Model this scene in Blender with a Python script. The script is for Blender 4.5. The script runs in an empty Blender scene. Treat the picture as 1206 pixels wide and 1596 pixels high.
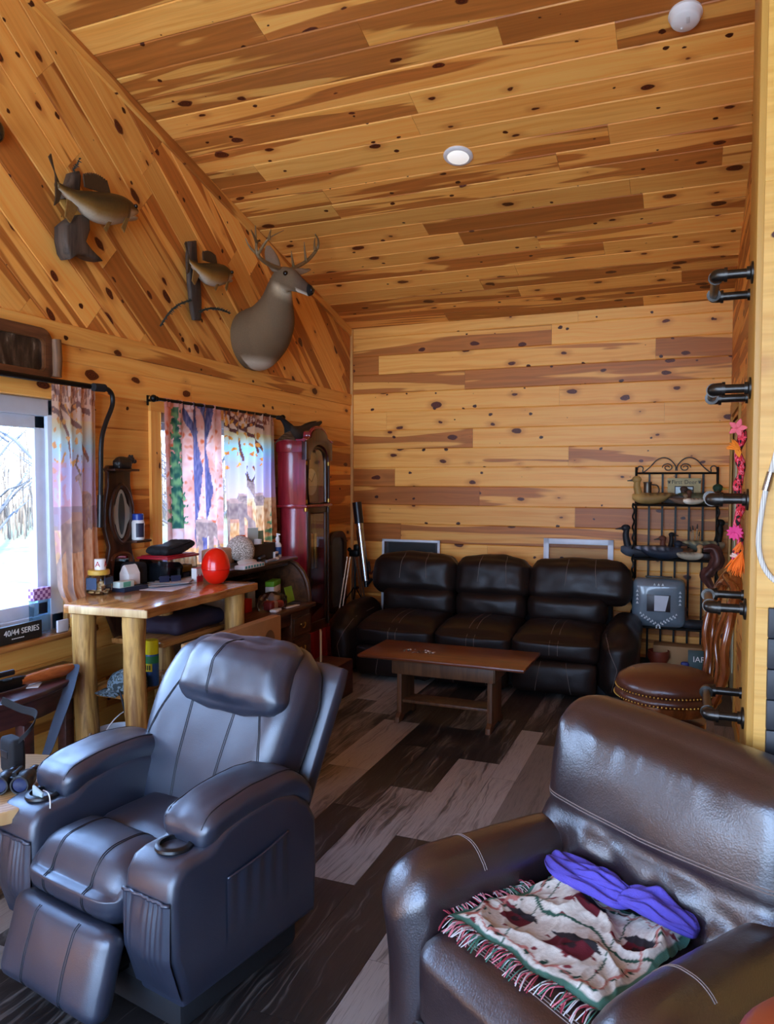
import bpy, bmesh, math, random
from math import pi, sin, cos, radians, sqrt, atan2
from mathutils import Vector, Matrix, noise
from mathutils.bvhtree import BVHTree
SC = bpy.context.scene
COL = SC.collection
RND = random.Random(11)
V = Vector

# ------------------------------------------------------------------ materials
def lin(c):
    return tuple(((v / 255) / 12.92 if v / 255 <= .04045 else ((v / 255 + .055) / 1.055) ** 2.4) for v in c[:3]) + (1.,)

class NT:
    def __init__(s, name):
        s.m = bpy.data.materials.new(name); s.m.use_nodes = True
        s.t = s.m.node_tree; s.b = s.t.nodes['Principled BSDF']; s.out = s.t.nodes['Material Output']
    def n(s, typ, **kw):
        d = s.t.nodes.new(typ)
        for k, v in kw.items(): setattr(d, k, v)
        return d
    def put(s, sock, v):
        if isinstance(v, bpy.types.NodeSocket): s.t.links.new(v, sock)
        elif isinstance(v, (tuple, list)) and len(v) == 3 and sock.type == 'RGBA': sock.default_value = tuple(v) + (1,)
        else: sock.default_value = v
    def math(s, op, a, b=0., c=0., clamp=False):
        d = s.n('ShaderNodeMath', operation=op, use_clamp=clamp)
        s.put(d.inputs[0], a); s.put(d.inputs[1], b); s.put(d.inputs[2], c)
        return d.outputs[0]
    def vec(s, op, a, b=(0, 0, 0)):
        d = s.n('ShaderNodeVectorMath', operation=op); s.put(d.inputs[0], a); s.put(d.inputs[1], b)
        return d.outputs[0]
    def mix(s, f, a, b, mode='MIX'):
        d = s.n('ShaderNodeMix', data_type='RGBA', blend_type=mode)
        s.put(d.inputs[0], f); s.put(d.inputs[6], a); s.put(d.inputs[7], b)
        return d.outputs[2]
    def ramp(s, f, stops, interp='LINEAR'):
        d = s.n('ShaderNodeValToRGB'); d.color_ramp.interpolation = interp
        e = d.color_ramp.elements
        while len(e) < len(stops): e.new(.5)
        for i, (p, c) in enumerate(stops):
            e[i].position = p; e[i].color = c if len(c) == 4 else tuple(c) + (1,)
        s.put(d.inputs[0], f)
        return d.outputs[0]
    def noise(s, v, scale, detail=2., rough=.5, dist=0., out=0):
        d = s.n('ShaderNodeTexNoise'); 
        if v is not None: s.put(d.inputs['Vector'], v)
        d.inputs['Scale'].default_value = scale; d.inputs['Detail'].default_value = detail
        d.inputs['Roughness'].default_value = rough; d.inputs['Distortion'].default_value = dist
        return d.outputs[out]
    def voro(s, v, scale, feature='F1', rand=1., dim='2D'):
        d = s.n('ShaderNodeTexVoronoi', feature=feature, voronoi_dimensions=dim)
        s.put(d.inputs['Vector'], v); d.inputs['Scale'].default_value = scale; d.inputs['Randomness'].default_value = rand
        return d
    def mr(s, x, a, b, c=0., d=1., smooth=True):
        k = s.n('ShaderNodeMapRange', interpolation_type='SMOOTHSTEP' if smooth else 'LINEAR')
        for i, v in enumerate((x, a, b, c, d)): s.put(k.inputs[i], v)
        return k.outputs[0]
    def sep(s, v):
        d = s.n('ShaderNodeSeparateXYZ'); s.put(d.inputs[0], v); return d.outputs
    def comb(s, x=0., y=0., z=0.):
        d = s.n('ShaderNodeCombineXYZ'); s.put(d.inputs[0], x); s.put(d.inputs[1], y); s.put(d.inputs[2], z); return d.outputs[0]
    def scale(s, v, k):
        d = s.n('ShaderNodeMapping'); s.put(d.inputs[0], v); d.inputs['Scale'].default_value = k; return d.outputs[0]
    def uv(s): return s.n('ShaderNodeTexCoord').outputs['UV']
    def obj(s): return s.n('ShaderNodeTexCoord').outputs['Object']
    def attr(s, name): return s.n('ShaderNodeAttribute', attribute_name=name)
    def bump(s, h, strength=.3, dist=.01):
        d = s.n('ShaderNodeBump'); d.inputs['Strength'].default_value = strength; d.inputs['Distance'].default_value = dist
        s.put(d.inputs['Height'], h); s.put(s.b.inputs['Normal'], d.outputs[0])
    def base(s, c): s.put(s.b.inputs['Base Color'], c)
    def set(s, **kw):
        for k, v in kw.items(): s.put(s.b.inputs[k.replace('_', ' ')], v)
        return s

def flat(name, c, rough=.5, metal=0., var=.12, vs=14., spec=.5, bump=0., bs=60., coat=0., alpha=None):
    """A plain painted / plastic / metal material with slight tonal variation."""
    k = NT(name); o = k.obj(); c = lin(c)
    nz = k.noise(o, vs, 3.)
    k.base(k.mix(nz, tuple(x * (1 - var) for x in c[:3]), tuple(min(1, x * (1 + var)) for x in c[:3])))
    k.set(Roughness=rough, Metallic=metal, Specular_IOR_Level=spec, Coat_Weight=coat)
    if bump: k.bump(k.noise(o, bs, 3.), bump, .004)
    return k.m

def mat_pine(name, light=(252, 188, 96), mid=(241, 165, 74), heart=(204, 124, 54), knot=(70, 28, 12), rough=.42, heart_bias=.0, sat=1.):
    """Knotty tongue-and-groove pine; UV in metres along / across each board, 'bcol' holds board randoms."""
    k = NT(name)
    uv = k.uv(); at = k.attr('bcol'); s = k.sep(at.outputs['Color'])
    # slow meander of the grain
    wob = k.noise(k.scale(uv, (1.4, 7, 1)), 1., 2.)
    grain = k.noise(k.scale(uv, (1.6, 95, 1)), 1., 4., .6, 0.3)
    # heartwood streak: broad band along the board
    hw = k.noise(k.scale(uv, (.55, 7.5, 1)), 1., 2., .45, .6)
    thr = k.math('SUBTRACT', .80, k.math('MULTIPLY', s[0], .39))
    hm = k.mr(hw, k.math('SUBTRACT', thr, .012), k.math('ADD', thr, .022))
    lines = k.noise(k.vec('ADD', k.scale(uv, (.9, 34, 1)), k.comb(0, k.math('MULTIPLY', wob, 3.5), 0)), 1., 3., .55)
    base = k.mix(k.mr(lines, .35, .7), lin(light), lin(mid))
    hcol = k.mix(k.mr(lines, .3, .7), lin(heart), tuple(v * .72 for v in lin(heart)[:3]))
    c = k.mix(hm, base, hcol)
    # knots, two sizes
    sx = (2.2, 4.4, 1)
    p = k.vec('ADD', k.scale(uv, sx), k.scale(k.noise(k.scale(uv, (9, 14, 1)), 1., 2., out=1), (.10, .16, 0)))
    v1 = k.voro(p, 1.); cs = k.sep(v1.outputs['Color'])
    rad = k.mr(cs[0], .2, 1., .0, .115, False)
    d1 = k.math('SUBTRACT', v1.outputs['Distance'], rad)
    kn = k.mr(d1, .012, -.012); halo = k.math('MULTIPLY', k.mr(d1, .16, .0), k.mr(cs[0], .2, .25))
    p2 = k.vec('ADD', k.vec('ADD', k.scale(uv, (4.6, 6.2, 1)), (3.3, 7.7, 0)), k.scale(k.noise(k.scale(uv, (20, 26, 1)), 1., 2., out=1), (.1, .14, 0)))
    v2 = k.voro(p2, 1.); c2 = k.sep(v2.outputs['Color'])
    d2 = k.math('SUBTRACT', v2.outputs['Distance'], k.mr(c2[1], .62, 1., 0., .085, False))
    kn2 = k.math('MULTIPLY', k.mr(d2, .01, -.012), k.mr(c2[1], .62, .64))
    rings = k.math('SINE', k.math('MULTIPLY', v1.outputs['Distance'], 170.))
    kcol = k.mix(k.mr(rings, -1, 1), lin(knot), tuple(v * 2.3 for v in lin(knot)[:3]))
    c = k.mix(k.math('MULTIPLY', halo, .55), c, lin(heart))
    c = k.mix(kn, c, kcol); c = k.mix(kn2, c, lin(knot))
    br = k.math('ADD', k.math('MULTIPLY', s[1], .34), .80)
    br = k.math('MULTIPLY', br, k.mr(grain, .2, .85, .93, 1.05))
    c = k.mix(1., c, k.comb(br, br, br), 'MULTIPLY')
    # reddish / greyish board tint
    c = k.mix(k.math('MULTIPLY', s[2], .55), c, k.mix(1., c, (1.04, .86, .80), 'MULTIPLY'))
    k.base(c); k.set(Roughness=rough, Specular_IOR_Level=.35)
    k.bump(k.math('ADD', k.math('MULTIPLY', grain, .4), kn), .12, .003)
    return k.m

def mat_floor():
    k = NT('weathered_plank'); uv = k.uv(); s = k.sep(k.attr('bcol').outputs['Color'])
    wob = k.noise(k.scale(uv, (2.2, 9, 1)), 1., 3.)
    g = k.noise(k.vec('ADD', k.scale(uv, (1.6, 60, 1)), k.comb(0, k.math('MULTIPLY', wob, 9.), 0)), 1., 4., .62)
    fine = k.noise(k.scale(uv, (8, 260, 1)), 1., 3., .6)
    big = k.noise(k.scale(uv, (1.5, 5, 1)), 1., 3., .6)
    dark = k.mix(s[1], lin((30, 27, 26)), lin((62, 54, 49)))
    lite = k.mix(s[1], lin((112, 105, 99)), lin((166, 157, 148)))
    m = k.math('ADD', k.math('MULTIPLY', g, .7), k.math('MULTIPLY', big, .55))
    thr = k.mr(s[0], 0., 1., .78, .47, False)
    f = k.mr(m, k.math('SUBTRACT', thr, .10), k.math('ADD', thr, .16))
    c = k.mix(f, dark, lite)
    c = k.mix(k.mr(fine, .5, .75, 0., .5), c, lin((24, 21, 20)))
    c = k.mix(k.math('MULTIPLY', s[2], .35), c, k.mix(1., c, (1.25, .92, .66), 'MULTIPLY'))
    k.base(c); k.set(Roughness=k.mr(g, .2, .8, .38, .55), Specular_IOR_Level=.45)
    k.bump(k.math('ADD', g, fine), .12, .002)
    return k.m

def mat_leather(name, c, rough=.38, bump=.25, scale=170., spec=.5, wear=None, coat=0.):
    k = NT(name); o = k.obj(); c = lin(c)
    v = k.voro(o, scale, dim='3D'); n1 = k.noise(o, 7., 4.); n2 = k.noise(o, 55., 3.)
    cc = k.mix(n1, tuple(x * .78 for x in c[:3]), tuple(x * 1.25 for x in c[:3]))
    if wear: cc = k.mix(k.mr(k.noise(o, 3.2, 5., .65), .55, .75, 0., .6), cc, lin(wear))
    k.base(cc); k.set(Roughness=k.mr(n1, .25, .75, rough - .05, rough + .07), Specular_IOR_Level=spec, Coat_Weight=coat, Coat_Roughness=.38)
    k.bump(k.math('ADD', k.math('MULTIPLY', v.outputs['Distance'], .6), n2), bump, .0022)
    return k.m

def mat_wood(name, a, b, rough=.35, axis=0, scale=1., coat=0., ring=14.):
    """Plain stained / bare timber with lengthwise grain in object space."""
    k = NT(name); o = k.obj()
    st = [ring * 1.6] * 3; st[axis] = ring * .14
    st2 = [170.] * 3; st2[axis] = 6.
    g = k.noise(k.scale(o, tuple(v * scale for v in st)), 1., 4., .6, .8)
    f = k.noise(k.scale(o, tuple(v * scale for v in st2)), 1., 2.)
    c = k.mix(k.mr(g, .3, .72), lin(a), lin(b))
    c = k.mix(k.mr(f, .5, .8, 0., .3), c, tuple(x * .5 for x in lin(b)[:3]))
    k.base(c); k.set(Roughness=rough, Specular_IOR_Level=.45, Coat_Weight=coat, Coat_Roughness=.12)
    k.bump(f, .06, .002)
    return k.m

def mat_glass(name='clear_glass', tint=(1, 1, 1), refl=.12):
    k = NT(name); t = k.t
    tr = k.n('ShaderNodeBsdfTransparent'); tr.inputs[0].default_value = tuple(tint) + (1,)
    gl = k.n('ShaderNodeBsdfGlossy'); gl.inputs['Roughness'].default_value = .02
    lw = k.n('ShaderNodeLayerWeight'); lw.inputs[0].default_value = .25
    mx = k.n('ShaderNodeMixShader'); k.put(mx.inputs[0], k.math('MULTIPLY', lw.outputs['Fresnel'], refl * 3))
    t.links.new(tr.outputs[0], mx.inputs[1]); t.links.new(gl.outputs[0], mx.inputs[2]); t.links.new(mx.outputs[0], k.out.inputs[0])
    return k.m

# ------------------------------------------------------------------ mesh tools
class MB:
    """Collects shapes, links them as ONE mesh object."""
    def __init__(s): s.bm = bmesh.new(); s.M = Matrix()
    def _in(s, t, M=None, mi=0):
        for f in t.faces: f.material_index = mi
        if M is not None: bmesh.ops.transform(t, matrix=M, verts=t.verts)
        me = bpy.data.meshes.new('tmp'); t.to_mesh(me); t.free()
        s.bm.from_mesh(me); bpy.data.meshes.remove(me)
        return s
    def box(s, c, sz, r=0., seg=2, M=None, mi=0):
        t = bmesh.new(); bmesh.ops.create_cube(t, size=1.)
        bmesh.ops.scale(t, vec=V(sz), verts=t.verts)
        if r > 0:
            r = min(r, min(sz) * .49)
            bmesh.ops.bevel(t, geom=t.edges[:], offset=r, segments=seg, profile=.5, affect='EDGES')
        bmesh.ops.translate(t, vec=V(c), verts=t.verts)
        return s._in(t, M, mi)
    def tube(s, pts, r, seg=8, closed=False, M=None, mi=0, flat=1.):
        pts = [V(p) for p in pts]; n = len(pts); t = bmesh.new(); rings = []
        rs = r if isinstance(r, (list, tuple)) else [r] * n
        up = None
        for i, p in enumerate(pts):
            if closed: d = pts[(i + 1) % n] - pts[i - 1]
            else: d = pts[min(i + 1, n - 1)] - pts[max(i - 1, 0)]
            if d.length < 1e-9: d = V((0, 0, 1))
            d.normalize()
            if up is None:
                up = V((0, 0, 1)) if abs(d.z) < .9 else V((1, 0, 0))
            a = up - d * up.dot(d)
            if a.length < 1e-6: a = d.orthogonal()
            a.normalize(); up = a; b = d.cross(a)
            rings.append([t.verts.new(p + (a * cos(2 * pi * k / seg) + b * flat * sin(2 * pi * k / seg)) * rs[i]) for k in range(seg)])
        m = n if closed else n - 1
        for i in range(m):
            A, B = rings[i], rings[(i + 1) % n]
            for k in range(seg): t.faces.new((A[k], A[(k + 1) % seg], B[(k + 1) % seg], B[k]))
        if not closed:
            t.faces.new(rings[0][::-1]); t.faces.new(rings[-1])
        bmesh.ops.recalc_face_normals(t, faces=t.faces)
        return s._in(t, M, mi)
    def lathe(s, prof, c=(0, 0, 0), seg=24, M=None, mi=0, sx=1., sy=1.):
        t = bmesh.new(); rings = []; c = V(c)
        for (r, z) in prof:
            if r < 1e-6: rings.append([t.verts.new(c + V((0, 0, z)))])
            else: rings.append([t.verts.new(c + V((r * sx * cos(2 * pi * k / seg), r * sy * sin(2 * pi * k / seg), z))) for k in range(seg)])
        for A, B in zip(rings, rings[1:]):
            for k in range(seg):
                k2 = (k + 1) % seg
                if len(A) == 1 and len(B) == 1: break
                if len(A) == 1: t.faces.new((A[0], B[k2], B[k]))
                elif len(B) == 1: t.faces.new((A[k], A[k2], B[0]))
                else: t.faces.new((A[k], A[k2], B[k2], B[k]))
        if len(rings[0]) > 1: t.faces.new(rings[0][::-1])
        if len(rings[-1]) > 1: t.faces.new(rings[-1])
        bmesh.ops.recalc_face_normals(t, faces=t.faces)
        return s._in(t, M, mi)
    def loft(s, rings, cap=True, M=None, mi=0, closed_u=True):
        t = bmesh.new(); R = [[t.verts.new(V(p)) for p in r] for r in rings]; n = len(R[0])
        for A, B in zip(R, R[1:]):
            for k in range(n if closed_u else n - 1): t.faces.new((A[k], A[(k + 1) % n], B[(k + 1) % n], B[k]))
        if cap and closed_u: t.faces.new(R[0][::-1]); t.faces.new(R[-1])
        bmesh.ops.recalc_face_normals(t, faces=t.faces)
        return s._in(t, M, mi)
    def prism(s, poly, t0, t1, M=None, r=0., seg=2, mi=0, inner=None):
        """poly in local XY, thickness along Z from t0 to t1."""
        t = bmesh.new()
        a = [t.verts.new((x, y, t0)) for x, y in poly]; b = [t.verts.new((x, y, t1)) for x, y in poly]
        n = len(poly); t.faces.new(a[::-1]); t.faces.new(b)
        for k in range(n): t.faces.new((a[k], a[(k + 1) % n], b[(k + 1) % n], b[k]))
        bmesh.ops.recalc_face_normals(t, faces=t.faces)
        if r > 0:
            es = [e for e in t.edges if abs(e.verts[0].co.z - e.verts[1].co.z) < 1e-7]
            bmesh.ops.bevel(t, geom=es, offset=r, segments=seg, profile=.5, affect='EDGES')
        return s._in(t, M, mi)
    def grid(s, fn, nu, nv, M=None, mi=0, thick=0.):
        t = bmesh.new(); g = [[t.verts.new(V(fn(i / nu, j / nv))) for j in range(nv + 1)] for i in range(nu + 1)]
        uvl = t.loops.layers.uv.new('UVMap')
        for i in range(nu):
            for j in range(nv):
                f = t.faces.new((g[i][j], g[i + 1][j], g[i + 1][j + 1], g[i][j + 1]))
                for l, (a, b) in zip(f.loops, ((i, j), (i + 1, j), (i + 1, j + 1), (i, j + 1))): l[uvl].uv = (a / nu, b / nv)
        if thick:
            bmesh.ops.recalc_face_normals(t, faces=t.faces)
            bmesh.ops.solidify(t, geom=t.faces[:], thickness=thick)
        return s._in(t, M, mi)
    def soft(s, c, sz, r=.06, n=14, bulge=(0, 0, .03), fn=None, wr=.0, wf=9., seed=0., M=None, mi=0):
        """Upholstered rounded block: subdivided box, rounded edges, pillow bulge, noise wrinkles; fn(p,u)->p reshapes."""
        t = bmesh.new(); bmesh.ops.create_cube(t, size=2.)
        bmesh.ops.subdivide_edges(t, edges=t.edges[:], cuts=n, use_grid_fill=True)
        h = V(sz) / 2; rr = min(r, min(h) * .98)
        for v in t.verts:
            u = v.co.copy()
            p = V((u.x * h.x, u.y * h.y, u.z * h.z))
            q = V([max(-(h[i] - rr), min(h[i] - rr, p[i])) for i in range(3)])
            d = p - q
            # cube-corner remap to a ball corner
            if d.length > 1e-9:
                w = V([d[i] / rr for i in range(3)])
                x, y, z = w
                w = V((x * sqrt(max(0, 1 - y * y / 2 - z * z / 2 + y * y * z * z / 3)), y * sqrt(max(0, 1 - z * z / 2 - x * x / 2 + z * z * x * x / 3)), z * sqrt(max(0, 1 - x * x / 2 - y * y / 2 + x * x * y * y / 3))))
                d = w * rr
            p = q + d
            for i in range(3):
                if bulge[i]:
                    j, k = (i + 1) % 3, (i + 2) % 3
                    p[i] += bulge[i] * u[i] * (1 - u[j] ** 2) ** .8 * (1 - u[k] ** 2) ** .8
            if fn: p = V(fn(p, u))
            v.co = p
        if wr:
            t.normal_update()
            off = V((seed * 7.1, seed * 3.3, seed * 5.7))
            nm = {v: v.normal.copy() for v in t.verts}
            for v in t.verts:
                q = v.co * wf + off
                v.co += nm[v] * wr * (noise.noise(q) + .5 * noise.noise(q * 2.3))
        bmesh.ops.translate(t, vec=V(c), verts=t.verts)
        return s._in(t, M, mi)
    def ball(s, c, r, seg=16, M=None, mi=0, sz=(1, 1, 1)):
        t = bmesh.new(); bmesh.ops.create_uvsphere(t, u_segments=seg, v_segments=max(6, seg // 2), radius=1.)
        bmesh.ops.scale(t, vec=V(sz) * r, verts=t.verts); bmesh.ops.translate(t, vec=V(c), verts=t.verts)
        return s._in(t, M, mi)
    def seam(s, pts, d, r=.0022, off=.0005, n=24, closed=False, double=0.):
        """Stitch line laid on the surface: pts projected along d onto the current mesh; returns list of point lists."""
        s.bm.normal_update(); bv = BVHTree.FromBMesh(s.bm); out = []
        d = V(d).normalized(); P = [V(p) for p in pts]
        L = [0.]
        for a, b in zip(P, P[1:]): L.append(L[-1] + (b - a).length)
        res = []
        for i in range(n + 1):
            x = L[-1] * i / n; j = 0
            while j < len(P) - 2 and L[j + 1] < x: j += 1
            q = P[j].lerp(P[j + 1], (x - L[j]) / max(1e-9, L[j + 1] - L[j]))
            h = bv.ray_cast(q - d * .6, d)
            if h[0] is not None: res.append(h[0] + h[1] * off)
        return res
    def build(s, name, mats, parent=None, smooth=35, loc=None, **props):
        me = bpy.data.meshes.new(name); s.bm.to_mesh(me); s.bm.free()
        for m in (mats if isinstance(mats, (list, tuple)) else [mats]): me.materials.append(m)
        if smooth:
            me.polygons.foreach_set('use_smooth', [True] * len(me.polygons))
            if smooth < 180: me.set_sharp_from_angle(angle=radians(smooth))
        o = bpy.data.objects.new(name, me); COL.objects.link(o)
        if parent is not None: o.parent = parent
        if loc is not None: o.location = loc
        for k, v in props.items(): o[k] = v
        return o

def thing(name, label, cat, loc=(0, 0, 0), rz=0., group=None):
    o = bpy.data.objects.new(name, None); COL.objects.link(o); o.empty_display_size = .05
    o.location = loc; o.rotation_euler = (0, 0, rz); o['label'] = label; o['category'] = cat
    if group: o['group'] = group
    return o
def tag(o, label, cat, group=None):
    o['label'] = label; o['category'] = cat
    if group: o['group'] = group
    return o
def struct(o): o['kind'] = 'structure'; return o
def dup(root, loc=None, rz=None, label=None, group=None):
    r = root.copy(); COL.objects.link(r)
    if loc is not None: r.location = loc
    if rz is not None: r.rotation_euler = (0, 0, rz)
    if label: r['label'] = label
    if group: r['group'] = group
    for ch in list(root.children):
        c = ch.copy(); COL.objects.link(c); c.parent = r
        for g in ch.children:
            e = g.copy(); COL.objects.link(e); e.parent = c
    return r
def RX(a): return Matrix.Rotation(a, 4, 'X')
def RY(a): return Matrix.Rotation(a, 4, 'Y')
def RZ(a): return Matrix.Rotation(a, 4, 'Z')
def T(*p): return Matrix.Translation(V(p))
def frame(o, x, y, z=None):
    x = V(x).normalized(); y = V(y).normalized(); z = x.cross(y) if z is None else V(z).normalized()
    return Matrix(((x.x, y.x, z.x, o[0]), (x.y, y.y, z.y, o[1]), (x.z, y.z, z.z, o[2]), (0, 0, 0, 1)))
def arc(c, r, a0, a1, n, ax=(1, 0, 0), ay=(0, 0, 1)):
    c = V(c); ax = V(ax); ay = V(ay)
    return [c + ax * r * cos(radians(a0 + (a1 - a0) * i / n)) + ay * r * sin(radians(a0 + (a1 - a0) * i / n)) for i in range(n + 1)]
def smoothpts(pts, n=6, closed=False):
    """Catmull-Rom."""
    P = [V(p) for p in pts]; m = len(P); out = []
    rng = range(m) if closed else range(m - 1)
    for i in rng:
        if closed: a, b, c, d = P[i - 1], P[i], P[(i + 1) % m], P[(i + 2) % m]
        else: a, b, c, d = P[max(i - 1, 0)], P[i], P[i + 1], P[min(i + 2, m - 1)]
        for k in range(n):
            t = k / n
            out.append(.5 * ((2 * b) + (c - a) * t + (2 * a - 5 * b + 4 * c - d) * t * t + (3 * b - 3 * c + d - a) * t ** 3))
    if not closed: out.append(P[-1])
    return out
def text(name, body, size, M, mat, parent, extrude=.0006, align='CENTER'):
    cu = bpy.data.curves.new(name, 'FONT'); cu.body = body; cu.size = size; cu.extrude = extrude; cu.align_x = align; cu.align_y = 'CENTER'
    tmp = bpy.data.objects.new('tmp_text', cu); COL.objects.link(tmp)
    dg = bpy.context.evaluated_depsgraph_get(); me = bpy.data.meshes.new_from_object(tmp.evaluated_get(dg))
    bpy.data.objects.remove(tmp); bpy.data.curves.remove(cu)
    me.transform(M); me.materials.clear(); me.materials.append(mat)
    o = bpy.data.objects.new(name, me); COL.objects.link(o); o.parent = parent
    return o

def boards(name, o, ud, vd, ulen, vlen, bw, mat, clips=(), rows=None, rng=None, lens=(1.0, 2.9), heart=.45, red=.15, th=.016, v0=0., parent=None, cf=.006, bright=None):
    """Boards laid in rows: origin o, ud along, vd across, outward normal ud x vd. Edges are chamfered into V-grooves."""
    rng = rng or random.Random(hash(name) % 999); ud = V(ud).normalized(); vd = V(vd).normalized(); nd = ud.cross(vd); o = V(o)
    bm = bmesh.new(); uvl = bm.loops.layers.uv.new('UVMap'); cl = bm.loops.layers.float_color.new('bcol')
    n = int(math.ceil(vlen / bw)) if not isinstance(bw, (list, tuple)) else len(bw) - 1
    for i in range(n):
        va, vb = (v0 + i * bw, v0 + (i + 1) * bw) if not isinstance(bw, (list, tuple)) else (bw[i], bw[i + 1])
        spec = rows[i] if rows and i < len(rows) and rows[i] is not None else None
        if spec: cuts = [p[0] for p in spec] ; info = [p[1:] for p in spec]
        else:
            cuts = [-rng.uniform(0, lens[0])]; 
            while cuts[-1] < ulen: cuts.append(cuts[-1] + rng.uniform(*lens))
            cuts[0] = 0; cuts = cuts[:-1]; info = None
        for j, ua in enumerate(cuts):
            ub = cuts[j + 1] if j + 1 < len(cuts) else ulen
            if ub - ua < .02: continue
            if info: h, b, rd = info[j]
            else:
                h = rng.uniform(.75, 1.) if rng.random() < heart else rng.uniform(0, .55)
                b = rng.random(); rd = rng.uniform(.4, 1) if rng.random() < red else rng.uniform(0, .25)
            if bright: b = min(1, max(0, b * bright))
            col = (h, b, rd, 1); ou, ov = rng.uniform(0, 60), rng.uniform(0, 60)
            prof = [(va, 0), (va, th - cf), (va + cf, th), (vb - cf, th), (vb, th - cf), (vb, 0)]
            A = [bm.verts.new(o + ud * (ua + .0006) + vd * v + nd * z) for v, z in prof]; B = [bm.verts.new(o + ud * (ub - .0006) + vd * v + nd * z) for v, z in prof]
            fs = [(A[k], B[k], B[k + 1], A[k + 1], prof[k][0], prof[k + 1][0]) for k in range(5)]
            for a, b_, c, d, v1, v2 in fs:
                f = bm.faces.new((a, b_, c, d))
                for l, (uu, vv) in zip(f.loops, ((ua, v1), (ub, v1), (ub, v2), (ua, v2))): l[uvl].uv = (uu + ou, vv + ov); l[cl] = col
            for ring, uu in ((A, ua), (B[::-1], ub)):
                f = bm.faces.new(ring)
                for l in f.loops: l[uvl].uv = (uu + ou, ov); l[cl] = (h, 0., rd, 1)
    bmesh.ops.recalc_face_normals(bm, faces=bm.faces)
    for co, no in clips:   # keep the side the normal points away from
        bmesh.ops.bisect_plane(bm, geom=bm.verts[:] + bm.edges[:] + bm.faces[:], plane_co=V(co), plane_no=V(no), clear_outer=True)
    me = bpy.data.meshes.new(name); bm.to_mesh(me); bm.free(); me.materials.append(mat)
    ob = bpy.data.objects.new(name, me); COL.objects.link(ob)
    if parent is not None: ob.parent = parent
    return ob

def plank(mb_or_name, p0, p1, up, w, t, mat, parent=None, seed=0, heart=.3, bright=.6, red=0., cf=.003):
    """One timber trim piece from p0 to p1, width w along `up`, thickness t to the front (ud x vd)."""
    p0 = V(p0); p1 = V(p1); d = p1 - p0
    return boards(mb_or_name, p0, d, up, d.length, w, [0, w], mat, rows=[[(0, heart, bright, red)]], rng=random.Random(seed + 5), th=t, parent=parent, cf=cf)

def tri_hole(bm_poly, holes): pass
# ------------------------------------------------------------------ shared materials
M = {}
M['pine'] = mat_pine('knotty_pine')
M['pine_trim'] = mat_pine('pine_trim', heart_bias=0)
M['pine_gold'] = mat_pine('golden_pine', light=(216, 166, 84), mid=(200, 146, 64), heart=(164, 104, 48))
M['pine_plain'] = flat('plain_pine', (200, 146, 82), .5)
M['floor'] = mat_floor()
M['black_leather'] = mat_leather('black_leather', (35, 41, 56), .40, .14, 300, spec=1., coat=.4)
M['sofa_leather'] = mat_leather('dark_brown_leather', (30, 20, 17), .42, .25, 220, spec=.32)
M['brown_leather'] = mat_leather('worn_brown_leather', (36, 23, 26), .34, .34, 210, spec=1., coat=.75)
M['stool_leather'] = mat_leather('stool_leather', (74, 38, 24), .3, .2, 200)
M['thread'] = flat('pale_thread', (128, 112, 104), .6)
M['dark_thread'] = flat('dark_thread', (16, 17, 22), .6)
M['white'] = flat('white_plastic', (232, 230, 226), .4)
M['vinyl'] = flat('white_vinyl', (214, 222, 232), .35)
M['black'] = flat('black_plastic', (16, 16, 18), .35)
M['blackmatte'] = flat('black_cloth', (18, 18, 21), .8)
M['iron'] = flat('black_iron', (26, 25, 23), .4, .7)
M['steel'] = flat('gunmetal_pipe', (64, 60, 56), .32, .9, var=.3, vs=30)
M['chrome'] = flat('silver_metal', (176, 178, 182), .25, 1.)
M['brass'] = flat('aged_brass', (178, 140, 70), .3, 1.)
M['red'] = flat('red_plastic', (226, 28, 12), .22, coat=.3)
M['log'] = mat_wood('peeled_log', (214, 166, 92), (134, 84, 36), .45, 2, 1., ring=15)
M['slab'] = mat_wood('varnished_slab', (190, 128, 66), (138, 80, 36), .2, 1, 1., coat=.4)
M['endgrain'] = mat_wood('end_grain', (216, 184, 130), (176, 134, 84), .5, 2, .5)
M['cherry'] = mat_wood('cherry_lit', (150, 36, 46), (112, 20, 30), .22, 2, 1., coat=.5)  # cherry lightened: window reflections on the clock's side put into the colour
M['walnut'] = mat_wood('dark_walnut', (74, 42, 26), (36, 19, 12), .35, 2)
M['oak'] = mat_wood('dark_oak', (104, 66, 38), (62, 36, 20), .35, 1)
M['table_pine'] = mat_wood('stained_pine', (124, 64, 34), (86, 40, 20), .32, 0, 1., coat=.15)
M['table_oak'] = mat_wood('table_oak', (112, 74, 46), (80, 50, 30), .45, 2)
M['glass'] = mat_glass()
M['cardboard'] = flat('cardboard', (176, 134, 88), .7)
M['paper'] = flat('white_paper', (222, 220, 216), .6)

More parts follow.
